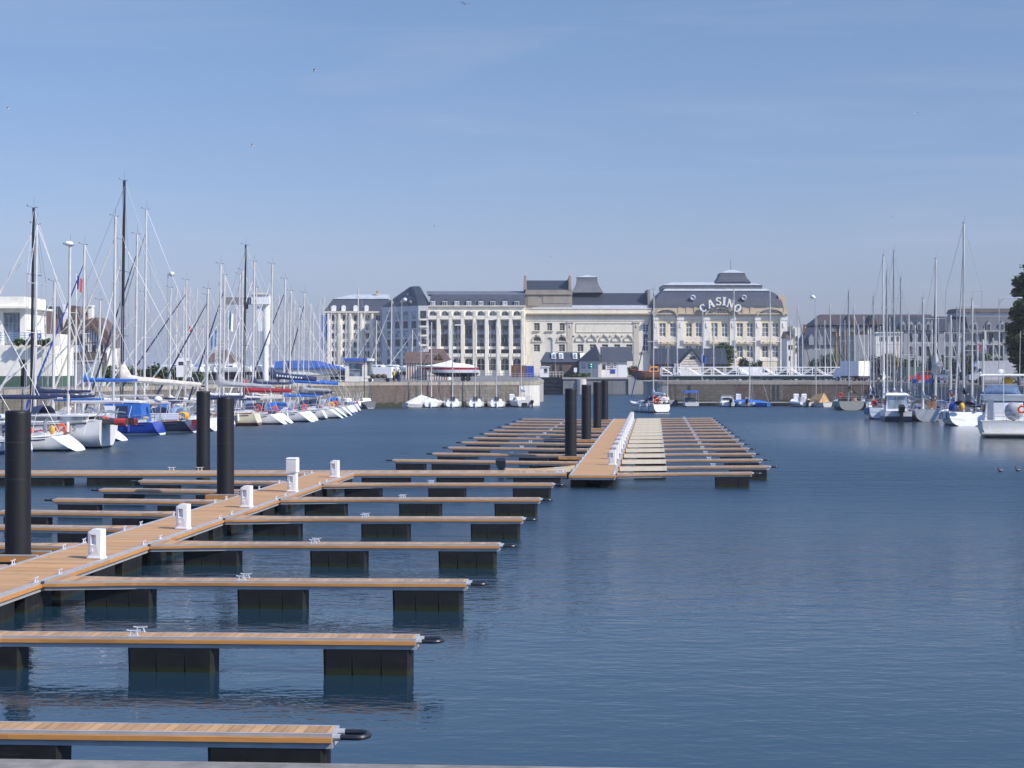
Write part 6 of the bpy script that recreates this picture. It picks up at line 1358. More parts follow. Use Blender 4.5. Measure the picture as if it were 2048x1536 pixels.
# --- right hand town
Yt = 330
c = bld('long_house', 'long brown tiled building with dark timbering above the box truck', 'house', 1740, Yt)
gable(c, 1634, 1872, Yt, 650, 627, 'tiled', 'timberd', 12, .5, 2.2, 0)
for k in range(12): part('window', 'curtain', c, lambda m: m.box(X(1644+19*k,Yt),X(1653+19*k,Yt),Yt-.1,Yt-.003,Z(664,Yt),Z(653,Yt)))
part('timber_lattice', 'whites', c, lambda m: [m.box(X(1640+19*k,Yt),X(1640+19*k,Yt)+.25,Yt-.12,Yt-.004,Z(672,Yt),Z(650.5,Yt)) for k in range(12)])
for p in (1745,1700): part('gable', 'timberd', c, lambda m: m.prism([(X(p-9,Yt),Z(650,Yt)),(X(p+9,Yt),Z(650,Yt)),(X(p,Yt),Z(630,Yt))], Yt-.6, Yt+4, 'y'))
Yt = 322
c = bld('apartment_house', 'long grey apartment house with dormers, balconies and a penthouse strip', 'apartment house', 1905, Yt); xx = lambda p: X(p,Yt); zz = lambda p: Z(p,Yt)
hs = [(xx(1798+18*k),xx(1807+18*k),zz(q0),zz(q1),False) for k in range(14) for q0, q1 in ((684,667),(712,693))]
part('wall', 'greyd', c, lambda m: (wallm(m, xx(1790), xx(2060), QZ, zz(662), Yt, hs, .3), m.box(xx(1790)+.01,xx(2060)-.01,Yt+.4,Yt+13,QZ,zz(662)-.01)))
for h in hs: part('window', 'glass', c, lambda m: m.box(h[0],h[1],Yt+.2,Yt+.32,h[2],h[3]))
part('roof', 'slate2', c, lambda m: m.frus((xx(1789),xx(1936),Yt-.3,Yt+13),zz(662)+.003,(xx(1796),xx(1936),Yt+3,Yt+10),zz(632)))
part('mansard', 'slate', c, lambda m: m.frus((xx(1936)+.01,xx(2060),Yt-.3,Yt+13),zz(662)+.003,(xx(1936)+.01,xx(2060),Yt+1.6,Yt+11),zz(632)))
part('penthouse', 'greyr', c, lambda m: m.box(xx(1922),xx(2062),Yt+2,Yt+10,zz(632)+.003,zz(624)))
part('penthouse_roof', 'tiled', c, lambda m: m.frus((xx(1920),xx(2064),Yt+1.6,Yt+10.4),zz(624)+.003,(xx(1922),xx(2062),Yt+2.5,Yt+9.5),zz(616)))
part('balcony', 'greyr', c, lambda m: [m.box(xx(1936),xx(2050),Yt-1.0,Yt-.002,zz(q),zz(q-1.2)) for q in (663,690)] + [m.box(xx(1940+27*k),xx(1943+27*k),Yt-1.0,Yt-.8,zz(714),zz(663)-.002) for k in range(5)])
for p in (1806,1822,1838,1856,1950,1977,2004): part('dormer', 'greyd', c, lambda m: m.prism([(xx(p-4.5),zz(660)),(xx(p+4.5),zz(660)),(xx(p+4.5),zz(648)),(xx(p),zz(642)),(xx(p-4.5),zz(648))], Yt-.25, Yt+2.5, 'y'))
for p in (1806,1822,1838,1856,1950,1977,2004): part('dormer_window', 'glass', c, lambda m: m.box(xx(p-2.6),xx(p+2.6),Yt-.3,Yt-.252,zz(659),zz(649)))
Yt = 318; xx = lambda p: X(p,Yt); zz = lambda p: Z(p,Yt)
c = bld('cream_house', 'cream flat roofed house catching the sun among the masts', 'house', 1762, Yt)
hs = [(xx(p),xx(p+6),zz(684),zz(675),False) for p in (1745,1756,1767,1778)]
part('wall', 'clubw', c, lambda m: (wallm(m, xx(1738), xx(1790), QZ, zz(668), Yt-6, hs), m.box(xx(1738)+.01,xx(1790)-.01,Yt-5.5,Yt-1,QZ,zz(668)-.01)))
for h in hs: win(c, h, Y=0 if False else Yt-6, rd=.35, nx=2, nz=1) if False else part('window', 'glass', c, lambda m: m.box(h[0],h[1],Yt-5.8,Yt-5.6,h[2],h[3]))
part('parapet', 'clubw', c, lambda m: m.box(xx(1737),xx(1791),Yt-6.3,Yt-.8,zz(668)+.003,zz(665.5)))
part('annexe', 'greyd', c, lambda m: m.box(xx(1696),xx(1738)-.02,Yt-6,Yt-2,QZ,zz(671)))
c = bld('slate_cottage', 'slate roofed cottages with dormers right of the casino', 'house', 1630, Yt)
gable(c, 1608, 1668, Yt, 690, 654, 'slate2', 'greyd', 8, .4, 1.5, .5)
for p in (1622,1640): part('dormer', 'greyd', c, lambda m: m.prism([(xx(p-5),zz(690)),(xx(p+5),zz(690)),(xx(p+5),zz(676)),(xx(p),zz(668)),(xx(p-5),zz(676))], Yt-.5, Yt+3, 'y'))
part('chimney', 'brown', c, lambda m: m.box(xx(1612),xx(1616),Yt+3,Yt+4,zz(670),zz(648)))
Yt = 400; xx = lambda p: X(p,Yt); zz = lambda p: Z(p,Yt)
c = bld('narrow_house', 'narrow cream and pink town houses squeezed beside the casino', 'house', 1588, Yt)
part('wall', 'clubw', c, lambda m: (m.box(xx(1574),xx(1586),Yt,Yt+8,QZ-1,zz(676)), m.box(xx(1590),xx(1600),Yt+.2,Yt+8,QZ-1,zz(655))))
part('wall', 'ochre', c, lambda m: m.box(xx(1586)+.01,xx(1590)-.01,Yt+.5,Yt+8,QZ-1,zz(652)))
part('roof', 'tile', c, lambda m: m.frus((xx(1572),xx(1587),Yt-.4,Yt+8),zz(676)+.003,(xx(1573),xx(1586),Yt+3,Yt+5),zz(662)))
for p, q in ((1577,690),(1582,690),(1593,672),(1593,695),(1578,712)): part('window', 'glass', c, lambda m: m.box(xx(p),xx(p+3.2),Yt-.06,Yt-.002 if p < 1590 else Yt+.198,zz(q+9),zz(q)))

# ---------------------------------------------------------------- quayside things
def pole(px, py, Yb, top, label, kind, r=.07):
    th = thing('street_lamp', label, 'street lamp', (X(px,Yb),Yb,QZ)); h = Z(top,Yb)-QZ
    mb = MB(); mb.tube([(0,0,0),(0,0,h)], r, 8, r*.7); mb.build('pole', M['galv'], th, smooth=True)
    s = kind
    if abs(s) == 1:
        mb = MB(); mb.tube([(0,0,h-.25),(s*.25,0,h-.05)], .05, 6); mb.ball((s*.45,0,h-.12), (.36,.36,.32), 10, 7); mb.build('floodlight', M['alu2'], th, smooth=True)
    elif s == 3:
        mb = MB(); mb.box(-.5,.5,-.12,.12,h,h+.18); mb.build('lamp_head', M['white'], th)
    else:
        k = s/2; mb = MB(); mb.tube([(0,0,h-1.2),(k*.15,0,h-.4),(k*.7,0,h-.05),(k*2.4,0,h)], .05, 6); mb.frus((k*2.4-.4,k*2.4+.4,-.13,.13),h-.08,(k*2.4-.3,k*2.4+.3,-.1,.1),h+.06); mb.build('lamp_arm', M['galv'], th)
pole(336, 0, 196, 546, 'tall lamp post with a round floodlight behind the red hulled yacht', 1)
pole(803.5, 0, 246, 598, 'tall lamp post with a round floodlight in front of the hotel', 1)
pole(1630.5, 0, 252, 592, 'tall lamp post with a round floodlight between casino and long brown roof', -1)
pole(1913.5, 0, 206, 612, 'lamp post with a curved arm in front of the grey apartment house', 2)
pole(1998, 0, 196, 595, 'lamp post with a curved arm beside the camper van', 2)
pole(981.5, 0, 262, 640, 'slim white lamp post with a small flat head before the hotel arcades', 3, .05)
pole(916, 0, 258, 651, 'slim lamp post with a small head above the red striped motorboat', 3, .05)
pole(1111, 0, 340, 706, 'slim white post in front of the skylit lock house', 3, .05)
# white boat crane
Yk = 252; xx = lambda p: X(p,Yk); zz = lambda p: Z(p,Yk)
c = thing('boat_crane', 'white boat hoist crane with a cylindrical column and boxy jib among the masts', 'crane', (xx(532),Yk,QZ))
part('column', 'white', c, lambda m: m.lathe([(.46,QZ),(.46,zz(664))], 16, xx(531), Yk), True)
part('tower_drum', 'white', c, lambda m: m.lathe([(.48,zz(690)),(.62,zz(684)),(.66,zz(610))], 18, xx(532), Yk), True)
part('side_cabinet', 'white', c, lambda m: m.frus((xx(518),xx(525),Yk-.6,Yk+.6),zz(663),(xx(512),xx(524),Yk-.7,Yk+.7),zz(612)))
part('jib', 'jib', c, lambda m: m.box(xx(450),xx(508),Yk-.5,Yk+.5,zz(609),zz(595)))
part('machine_house', 'white', c, lambda m: (m.box(xx(505),xx(540),Yk-1.1,Yk+1.1,zz(609),zz(590)),))
part('roof_hood', 'creamgel', c, lambda m: m.loft([[(xx(503),Yk+s,zz(589.8)),(xx(510),Yk+s,zz(587)),(xx(528),Yk+s,zz(586)),(xx(541),Yk+s,zz(589)),(xx(541),Yk+s,zz(589.8))] for s in (-1.3,1.3)]))
part('hoist_block', 'dark', c, lambda m: (m.box(xx(490),xx(496),Yk-.3,Yk+.3,zz(618),zz(609)-.003), m.tube([(xx(493),Yk,zz(617)),(xx(493),Yk,zz(640))], .03, 5)))
# blue covered boat on a trailer
Yk = 232; xx = lambda p: X(p,Yk); zz = lambda p: Z(p,Yk)
c = thing('covered_motorboat', 'large boat ashore under a blue tarpaulin on a trailer', 'boat', (xx(625),Yk,QZ))
H = Hull(9.2,3.2,1.0,1.0,1.3,0,1.2,.9,.5,True); mb = MB()
hp = H.part(c, M['h_white'], M['gel']); hp.rotation_euler = (0,0,rad(-90)); hp.location = (-4.9,0,.85)
def tarp(m):
    rg = []
    for k in range(9):
        f = k/8; p = 552+f*138; hgt = [723,721.5,721,721,721,722,727,731,736][k]; lo = [739,739,739,739,739,738,737,738,741][k]; wd = 1.75*(1 if f < .7 else 1-(f-.7)*2.2)
        rg.append([(xx(p),Yk-wd,zz(lo)),(xx(p),Yk-wd*1.0,zz(lo-3)),(xx(p),Yk-wd*.45,zz(hgt)),(xx(p),Yk+wd*.45,zz(hgt)),(xx(p),Yk+wd,zz(lo))])
    m.loft(rg)
part('tarpaulin', mat('blue tarpaulin', (.035,.09,.30), .6, 0, .25, .9), c, tarp)
part('trailer_frame', 'galv', c, lambda m: (m.box(xx(575),xx(690),Yk-.9,Yk-.75,zz(753),zz(751)), m.box(xx(575),xx(690),Yk+.75,Yk+.9,zz(753),zz(751))))
for p in (600,612,624): part('wheel', 'rubber', c, lambda m: m.tube([(xx(p),Yk-1.15,QZ+.36),(xx(p),Yk-.92,QZ+.36)], .36, 16))
# kiosk
Yk = 234; xx = lambda p: X(p,Yk); zz = lambda p: Z(p,Yk)
c = thing('harbour_kiosk', 'cream harbour kiosk with big windows and a royal blue roof fascia', 'kiosk', (xx(716),Yk,QZ))
hs = [(xx(697.5),xx(724.5),zz(753),zz(726.5),False)]
part('wall', 'clubw', c, lambda m: (wallm(m, xx(690), xx(734), QZ, zz(722), Yk, hs, .2), m.box(xx(690)+.01,xx(734)-.01,Yk+.3,Yk+4,QZ,zz(722)-.01)))
win(c, hs[0], Yk, .25, 'glassb', 'galv', 1, 2, bars=.07)
part('glazed_corner', 'glassb', c, lambda m: m.box(xx(734)+.02,xx(741),Yk+.4,Yk+4,QZ+.8,zz(722)))
part('corner_base', 'clubw', c, lambda m: m.box(xx(734)+.01,xx(741.5),Yk+.38,Yk+4,QZ,QZ+.79))
part('roof_fascia', 'bluesign', c, lambda m: m.box(xx(688),xx(734.5),Yk-.4,Yk+4.4,zz(722)+.003,zz(716.5)))
part('roof_end', 'white', c, lambda m: m.box(xx(734.5)+.01,xx(744),Yk-.2,Yk+4.4,zz(722)+.003,zz(716.8)))
# concrete block wall on the quay edge
th = thing('block_wall', 'low concrete block wall on the quay edge below the blue tarpaulin', 'wall', (X(620,217),217,QZ)); mb = MB(); L_ = X(659,217)-X(560,217); mb.box(-X(620,217)+X(560,217),X(659,217)-X(620,217),0,.7,0,.95); mb.build('blocks', M['conc'], th)
# red and white motorboat on trailer
Yk = 238; xx = lambda p: X(p,Yk)
c = thing('speedboat', 'white and red speedboat on a trailer in front of the hotel arcades', 'speedboat', (xx(957),Yk,QZ))
L_ = (xx(957)-xx(831)); H = Hull(L_,2.5,.95,1.0,1.25,.0,2.6,.95,.5,True)
n = NT('red striped hull'); sp = n.n('ShaderNodeSeparateXYZ'); n.l(n.obj, sp.inputs[0]); zv = sp.outputs[2]
cc = n.mix(n.math('GREATER_THAN', zv, .62), (.74,.74,.75), (.40,.015,.03)); cc = n.mix(n.math('GREATER_THAN', zv, .95), cc, (.74,.74,.75)); cc = n.mix(n.math('LESS_THAN', zv, .2), cc, (.02,.022,.03)); n.color(cc)
hp = H.part(c, n.set(.3), M['gel']); hp.rotation_euler = (0,0,rad(90)); hp.location = (0,0,1.05)
mb = MB(); rg = []
for t_, h_ in ((.08,.25),(.3,.55),(.5,.65),(.55,1.0),(.62,.75),(.8,.25),(.9,.05)):
    b = H.b(t_)*.9; rg.append([(-H.y(t_),-b,1.05+H.zs(t_)),(-H.y(t_),-b*.5,1.05+H.zs(t_)+h_),(-H.y(t_),b*.5,1.05+H.zs(t_)+h_),(-H.y(t_),b,1.05+H.zs(t_))])
mb.loft(rg); mb.build('boat_cover', M['sailw'], c, smooth=True)
mb = MB(); mb.box(-L_*.9,-.3,-.6,-.48,.72,.84); mb.box(-L_*.9,-.3,.48,.6,.72,.84); [mb.box(-L_*k-.06,-L_*k+.06,-.62,.62,.6,1.1) for k in (.15,.4,.62)]; mb.tube([(-L_*.9,0,.7),(-L_*1.05,0,.5)], .06, 6); mb.build('trailer_frame', M['dark'], c)
for k in (.16,.24):
    mb = MB(); mb.tube([(-L_*k,-.95,.36),(-L_*k,-.72,.36)], .36, 16); mb.build('wheel', M['rubber'], c)
# footbridge
Yk = 262; xx = lambda p: X(p,Yk); zz = lambda p: Z(p,Yk)
c = thing('footbridge', 'long white steel truss footbridge over the lock on grey piers', 'footbridge', (xx(1502),Yk,QZ))
x0, x1 = xx(1324), xx(1681); zt, zb = zz(734.5), zz(750.5)
part('deck', 'galv', c, lambda m: (m.box(x0,x1,Yk,Yk+2.2,zb-.2,zb-.06),))
for yy in (Yk, Yk+2.2):
    def tr_(m):
        m.box(x0,x1,yy-.07,yy+.07,zt-.07,zt+.07); m.box(x0,x1,yy-.07,yy+.07,zb-.07,zb+.07)
        n_ = 14; w_ = (x1-x0)/n_
        for k in range(n_+1): m.box(x0+w_*k-.06,x0+w_*k+.06,yy-.06,yy+.06,zb+.07,zt-.07)
        for k in range(n_): a, b = x0+w_*k, x0+w_*(k+1); m.tube([(a,yy,zb if k % 2 else zt),(b,yy,zt if k % 2 else zb)], .055, 5)
        for q in (.33,.66): m.box(x0,x1,yy-.02,yy+.02,zb+(zt-zb)*q-.025,zb+(zt-zb)*q+.025)
    part('truss', 'white', c, tr_)
part('girder', 'green', c, lambda m: m.box(x0,x1,Yk+.3,Yk+1.9,zb-.62,zb-.201))
for p in (1352,1412,1478,1590,1650): part('pier', 'conc' if p not in (1478,1590) else 'conw', c, lambda m: m.box(xx(p),xx(p+5.5),Yk+.2,Yk+2,QZ-.5,zb-.621))
part('stair_tower', 'white', c, lambda m: [m.box(xx(p),xx(p)+.12,Yk-.3,Yk-.15,zb,zz(728)) for p in (1349,1355)] + [m.box(xx(1347),xx(1358),Yk-.32,Yk-.13,zz(728.5),zz(727.6)), m.tube([(xx(1352),Yk-.22,zz(728)),(xx(1362),Yk-.22,zb)], .06, 5)])
# vehicles
def wheel(th, x_, y_, r=.33):
    mb = MB(); mb.tube([(x_,y_-.11,r),(x_,y_+.11,r)], r, 16); w_ = mb.build('wheel', M['rubber'], th)
    mb = MB(); mb.tube([(x_,y_-.13,r),(x_,y_+.13,r)], r*.55, 12); mb.build('rim', M['galv'], w_)
def car(label, px, Yb, paint, kind='hatch', rz=0, cat='car', name='parked_car'):
    th = thing(name, label, cat, (X(px,Yb),Yb,QZ), rz)
    if kind == 'hatch': L_, W_, pr, gl = 3.9, 1.7, [(-1.95,.3),(1.95,.3),(1.95,.7),(1.85,.85),(1.0,.95),(.35,1.42),(-1.1,1.46),(-1.75,.95),(-1.95,.85)], [(.9,.95),(.33,1.36),(-1.05,1.4),(-1.6,.95)]
    elif kind == 'mpv': L_, W_, pr, gl = 4.4, 1.8, [(-2.2,.3),(2.2,.3),(2.2,.75),(2.0,.95),(1.35,1.05),(.6,1.68),(-1.7,1.72),(-2.1,1.2),(-2.2,.9)], [(1.25,1.08),(.55,1.6),(-1.65,1.62),(-1.95,1.08)]
    elif kind == 'van': L_, W_, pr, gl = 5.0, 1.95, [(-2.5,.35),(2.5,.35),(2.5,.95),(2.2,1.15),(1.7,1.95),(1.4,2.1),(-2.5,2.1)], [(2.1,1.2),(1.68,1.85),(1.2,1.85),(1.2,1.2)]
    elif kind == 'box': L_, W_, pr, gl = 6.0, 2.1, [(-3,.75),(1.2,.75),(1.2,2.95),(-3,2.95)], None
    elif kind == 'camper': L_, W_, pr, gl = 7.0, 2.3, [(-3.5,.4),(3.3,.4),(3.3,1.0),(2.6,1.2),(2.2,1.9),(2.7,2.2),(2.2,2.8),(-3.5,2.9)], [(2.5,1.25),(2.15,1.85),(1.5,1.85),(1.5,1.25)]
    h = W_/2
    mb = MB(); mb.loft([[(a*(.97 if b > 1.2 else 1),y_,b) for a,b in pr] for y_ in (-h,h)]) if False else None
    mb = MB(); zc = 1.0
    rg = [[(a,y_*(1 if b < zc or kind in ('van','box','camper') else .86),b) for a,b in pr] for y_ in (-h,-h*.5,h*.5,h)]; mb.loft(rg); mb.build('body', M[paint], th)
    if gl:
        for s in (-1,1):
            mb = MB(); f = .86 if kind in ('hatch','mpv') else 1; q = [(a,s*h*(1+(f-1)*max(0,(b-.95)/.5))*1.0+s*.012,b) for a,b in gl]; mb.add(q, [tuple(range(len(q)))]); mb.build('side_window', M['glass'], th)
    if kind in ('hatch','mpv'):
        top = pr[4], pr[5]; mb = MB(); (a0,b0),(a1,b1) = top; mb.quad((a0-.02,-h*.8,b0+.04),(a0-.02,h*.8,b0+.04),(a1+.05,h*.74,b1-.02),(a1+.05,-h*.74,b1-.02)); mb.build('windscreen', M['glass'], th)
        for s in (-.6,.6): mb = MB(); mb.box(pr[2][0]-.03,pr[2][0]+.02,s-.15,s+.15,.6,.74); mb.build('headlight', M['white'], th)
    if kind == 'box':
        mb = MB(); mb.prism([(1.25,.4),(3.0,.4),(3.0,1.0),(2.7,1.15),(2.3,1.95),(1.25,1.95)], -.95, .95, 'y'); mb.build('cab', M['white'], th)
        mb = MB(); mb.box(-3,1.2,-.8,.8,.5,.74); mb.build('chassis', M['dark'], th)
    if kind == 'camper':
        for a, b in ((-.2,.7),(-2.2,-1.5)): mb = MB(); mb.box(a,b,-h-.03,-h-.002,1.5,2.1); mb.build('side_window', M['glass'], th)
        mb = MB(); mb.box(-3.53,-3.502,-.4,.4,1.5,2.1); mb.build('rear_window', M['glass'], th)
    for a in (-L_*.31, L_*.31):
        for s in (-1,1): wheel(th, a, s*(h-.1))
    return th
car('small white van parked between the kiosk and the couple', 755, 262, 'white', 'van', rad(170), 'van', 'parked_van')
car('white van behind the footbridge truss', 1508, 266, 'white', 'van', rad(4), 'van', 'parked_van')
car('white box truck at the end of the footbridge, rear doors towards us', 1702, 245, 'white', 'box', rad(118), 'truck', 'box_truck')
car('grey white camper van by the curved lamp post', 1990, 210, 'rv', 'camper', rad(172), 'camper van', 'camper_van')
car('red hatchback parked by the blue crates', 1842, 226, 'carr', 'hatch', rad(185)); car('blue grey people carrier with its nose towards the basin', 1884, 214, 'carb', 'mpv', rad(240))
car('dark car parked between the bollards', 1925, 216, 'card', 'hatch', rad(175)); car('grey car half hidden by the motor cruiser roof', 2040, 205, 'carb', 'hatch', rad(185))
car('dark teal minibus with a white roof behind the masts', 1815, 232, 'green', 'van', rad(95), 'minibus', 'minibus')
car('dark car under the long brown roof, left of the masts', 1738, 250, 'card', 'hatch', rad(10)); car('black car parked beside the kiosk under the tarpaulin bow', 672, 236, 'card', 'mpv', rad(160))
car('pale car behind the footbridge near the white van', 1466, 266, 'carb', 'hatch', 0); car('pale car behind the right half of the footbridge', 1612, 262+3.5, 'carb', 'hatch', rad(5)); car('dark car behind the footbridge pier', 1556, 266, 'card', 'hatch', rad(180))
car('dark car parked behind the cabin fence near the club', 143, 186, 'card', 'hatch', rad(170))
# orange lifeboat ashore
Yk = 318; c = thing('lifeboat', 'orange lifeboat with an enclosed cabin standing ashore beside the footbridge end', 'lifeboat', (X(1320,Yk),Yk,QZ), rad(88))
H = Hull(5.6,2.2,1.3,1.3,1.7,0,.6,.85,.5); H.part(c, M['brown'], M['orangep']); mb = MB(); mb.frus((-.9,.9,.2,2.2),1.2,(-.75,.75,.4,1.9),2.3); mb.build('cabin', mat('orange cabin', (.75,.28,.05)), c); mb = MB(); mb.box(-.93,-.9+.02,.5,1.7,1.5,2.0); mb.build('window', M['glass'], c)
# small quayside fittings
def bollard(px, Yb, label, h=.9, r=.2):
    th = tag(MB().lathe([(r,0),(r*.95,h),(r*.7,h+.08)], 10).build('bollard', M['dark'], None, smooth=True), label, 'bollard', 'dark bollards on the shaded quay'); th.location = (X(px,Yb),Yb,QZ)
for px, Yb, lab in ((1900,192,'dark bollard in front of the people carrier'),(1916,190,'dark bollard at the foot of the curved lamp post'),(1930,187,'dark bollard between the lamp post and the camper van'),(1962,184,'dark bollard beside the person in white'),(2038,178,'dark bollard above the motor cruiser flybridge')): bollard(px, Yb, lab)
th = thing('traffic_light', 'green lit lock signal on a thin post before the lock office', 'traffic light', (X(1184,330),332.5,QZ))
mb = MB(); mb.tube([(0,.6,0),(0,.6,2.6)], .05, 6); mb.build('post', M['galv'], th)
mb = MB(); mb.box(-.22,.22,.5,.7,2.0,3.0); mb.build('signal_head', M['black'], th)
gl_ = NT('green lamp'); gl_.color((.05,.5,.35)); gl_.b.inputs['Emission Color'].default_value = (.1,1,.7,1); gl_.b.inputs['Emission Strength'].default_value = 2.0
for z_ in (2.25,2.7): mb = MB(); mb.tube([(0,.49,z_),(0,.45,z_)], .13, 10); mb.build('lamp', gl_.mat, th)
th = thing('notice_sign', 'small white notice on a post beside the lock hedge', 'sign', (X(1151,334),334.5,QZ)); mb = MB(); mb.tube([(0,0,0),(0,0,1.9)], .04, 6); mb.build('post', M['galv'], th); mb = MB(); mb.box(-.32,.32,-.06,-.02,1.1,2.0); mb.build('panel', M['white'], th)
th = thing('ticket_hut', 'small white hut with a dark window at the lock gate', 'hut', (X(1089,338),338,QZ)); mb = MB(); mb.box(-.9,.9,0,1.6,0,2.1); mb.build('wall', M['white'], th); mb = MB(); mb.box(-1.05,1.05,-.15,1.75,2.103,2.3); mb.build('roof', M['white'], th); mb = MB(); mb.box(-.1,.6,-.04,-.002,.9,1.8); mb.build('window', M['glass'], th)
th = thing('shipping_container', 'rusty red container with a blue end behind the lock gate', 'container', (X(1043,346),346,QZ)); mb = MB(); mb.box(-2.2,1.0,0,2.4,0,2.5); [mb.box(-2.2+.3*k,-2.05+.3*k,-.06,-.002,.1,2.4) for k in range(10)]; mb.build('body', M['brown'], th); mb = MB(); mb.box(1.01,2.6,0,2.4,0,2.4); mb.build('end_unit', M['royal'], th)
th = thing('harbour_railing', 'grey railing along the far side of the quay behind the speedboat', 'railing', (X(1015,255),255,QZ)); mb = MB(); w_ = X(1080,255)-X(955,255)
for k in range(17): mb.tube([(-w_/2+w_*k/16,0,0),(-w_/2+w_*k/16,0,1.1)], .035, 5)
for q in (.4,.75,1.1): mb.tube([(-w_/2,0,q),(w_/2,0,q)], .03, 5)
mb.build('rail', M['galv'], th)
th = thing('boat_trailer', 'low flat boat trailer loaded with brown net bundles on the quay edge', 'trailer', (X(757,226),226,QZ)); w_ = X(782,226)-X(728,226)
mb = MB(); mb.box(-w_/2,w_/2,-.5,-.4,.4,.5); mb.box(-w_/2,w_/2,.4,.5,.4,.5); mb.box(-w_/2,w_/2,-.4,.4,.46,.49); mb.build('frame', M['galv'], th)
for s in (-.3,.35): mb = MB(); mb.tube([(w_*s,-.7,.28),(w_*s,-.52,.28)], .28, 12); mb.build('wheel', M['rubber'], th)
for k, s in enumerate((-.2,0,.2)):
    o = MB().ball((0,0,.3), (.45,.4,.33), 9, 6).build('net_bundle', M['timberd'], None, smooth=True); o.location = (X(757,226)+w_*s,226,QZ+.49); tag(o, ['brown net bundle on the trailer end nearest the kiosk','brown net bundle in the middle of the flat trailer','brown net bundle on the trailer end nearest the couple'][k], 'bundle', 'net bundles on the flat trailer')
th = thing('park_bench', 'brown park bench on the grass below the lamp post', 'bench', (X(305,178),178,QZ), rad(8))
mb = MB(); [mb.box(-.8,.8,.1*k,.1*k+.08,.42,.46) for k in range(5)]; mb.build('seat', M['teak'], th); mb = MB(); [mb.box(-.8,.8,.5,.54,.55+.14*k,.64+.14*k) for k in range(3)]; mb.build('backrest', M['teak'], th)
for s in (-.7,.7): mb = MB(); mb.box(s-.03,s+.03,0,.06,0,.419); mb.box(s-.03,s+.03,.54,.6,0,.95); mb.build('leg', M['dark'], th)
th = thing('utility_cabin', 'grey metal site cabin with a pale door behind the club hedge', 'cabin', (X(167,178),178,QZ)); w_ = (X(193,178)-X(141,178))/2
mb = MB(); mb.box(-w_,w_,0,2.4,.1,2.6); [mb.box(-w_+.25*k,-w_+.12+.25*k,-.03,-.002,.2,2.5) for k in range(int(w_*8))]; mb.build('wall', M['grey'], th); mb = MB(); mb.box(w_*.3,w_*.75,-.08,-.031,.15,2.2); mb.build('door', M['ltblue'], th); mb = MB(); mb.box(-w_-.1,w_+.1,-.15,2.5,2.603,2.72); mb.build('roof', M['alu2'], th)
th = thing('planter', 'square cream planter at the edge of the grass', 'planter', (X(200,172),172,QZ)); mb = MB(); mb.frus((-.45,.45,-.45,.45),0,(-.6,.6,-.6,.6),.75); mb.build('tub', M['clubw'], th); mb = MB(); mb.box(-.56,.56,-.56,.56,.751,.78); mb.build('soil', M['timberd'], th)
th = thing('information_board', 'white information board with dark text lines before the hedge', 'sign', (X(368,182),182,QZ)); mb = MB(); mb.box(-.85,.85,-.05,.05,.9,3.0); mb.build('panel', M['white'], th); mb = MB(); [mb.box(.25,.7,-.06,-.051,1.2+.22*k,1.32+.22*k) for k in range(7)]; mb.box(-.6,-.05,-.06,-.051,2.2,2.6); mb.build('marking', M['dark'], th); mb = MB(); [mb.box(s-.06,s+.06,-.04,.04,0,.899) for s in (-.7,.7)]; mb.build('post', M['galv'], th)
for px, lab in ((1829,'blue fish crate at the edge of the shaded quay, by the minibus'),(1856,'blue fish crate under the red hatchback')):
    th = thing('fish_crate', lab, 'crate', (X(px,206),206,QZ), group='blue crates on the shaded quay'); mb = MB(); mb.box(-.32,.32,-.25,.25,0,.06); mb.box(-.32,.32,-.25,-.2,.06,.5); mb.box(-.32,.32,.2,.25,.06,.5); mb.box(-.32,-.27,-.2,.2,.06,.5); mb.box(.27,.32,-.2,.2,.06,.5); mb.build('box', M['bluesign'], th); mb = MB(); mb.box(-.12,.12,-.26,-.251,.3,.38); mb.build('handle_slot', M['dark'], th)
th = thing('ladder', 'wooden gangway ladder leaning at the quay corner behind the fishing ketch', 'ladder', (X(1735,219),222,.4)); mb = MB()
for s in (-.35,.35): mb.tube([(-1.6,s,0),(2.2,s,3.2)], .06, 5)
for k in range(9): mb.tube([(-1.6+3.8*k/9,-.35,3.2*k/9),(-1.6+3.8*k/9,.35,3.2*k/9)], .035, 5)
mb.build('rails', M['timberd'], th)
# flags
def flag(px, Yb, ztop, zbase, colors, label, w_=1.2, h_=1.6, vertical=False, pole=True, side=1):
    th = thing('flag', label, 'flag', (X(px,Yb),Yb,zbase)); H_ = ztop-zbase
    if pole: mb = MB(); mb.tube([(0,0,0),(0,0,H_)], .045, 6); mb.build('flagpole', M['white'], th)
    n_ = len(colors)
    for k, cl_ in enumerate(colors):
        mb = MB(); a, b = k/n_, (k+1)/n_; rg = []
        for j in range(4): u = a+(b-a)*j/3; yy = .12*math.sin(u*7); dr = -u*w_*.5; rg.append([(side*(.05+u*w_*.6),yy,H_-.1+dr),(side*(.05+u*w_*.6),yy+.04,H_-.1+dr),(side*(.05+u*w_*.6)-.1,yy+.1,H_-.1-h_+dr),(side*(.05+u*w_*.6)-.1,yy+.06,H_-.1-h_+dr)])
        mb.loft(rg); mb.build('stripe', M[cl_], th)
flag(153, 172, Z(548,172), QZ, ['royal','white','red'], 'limp tricolour flag on a white pole behind the left masts', 1.0, 1.4, side=1)
flag(1404, 262, Z(707,262), QZ, ['royal'], 'drooping dark blue flag in front of the low slate hall', 1.1, 1.2)
flag(1956, 200, Z(684,200), QZ, ['red'], 'small red flag among the masts before the camper van', 1.0, .9)
flag(434, 225, Z(655,225), QZ, ['ltblue'], 'blue feather flag left of the boat crane', 1.2, 2.4, side=-1)
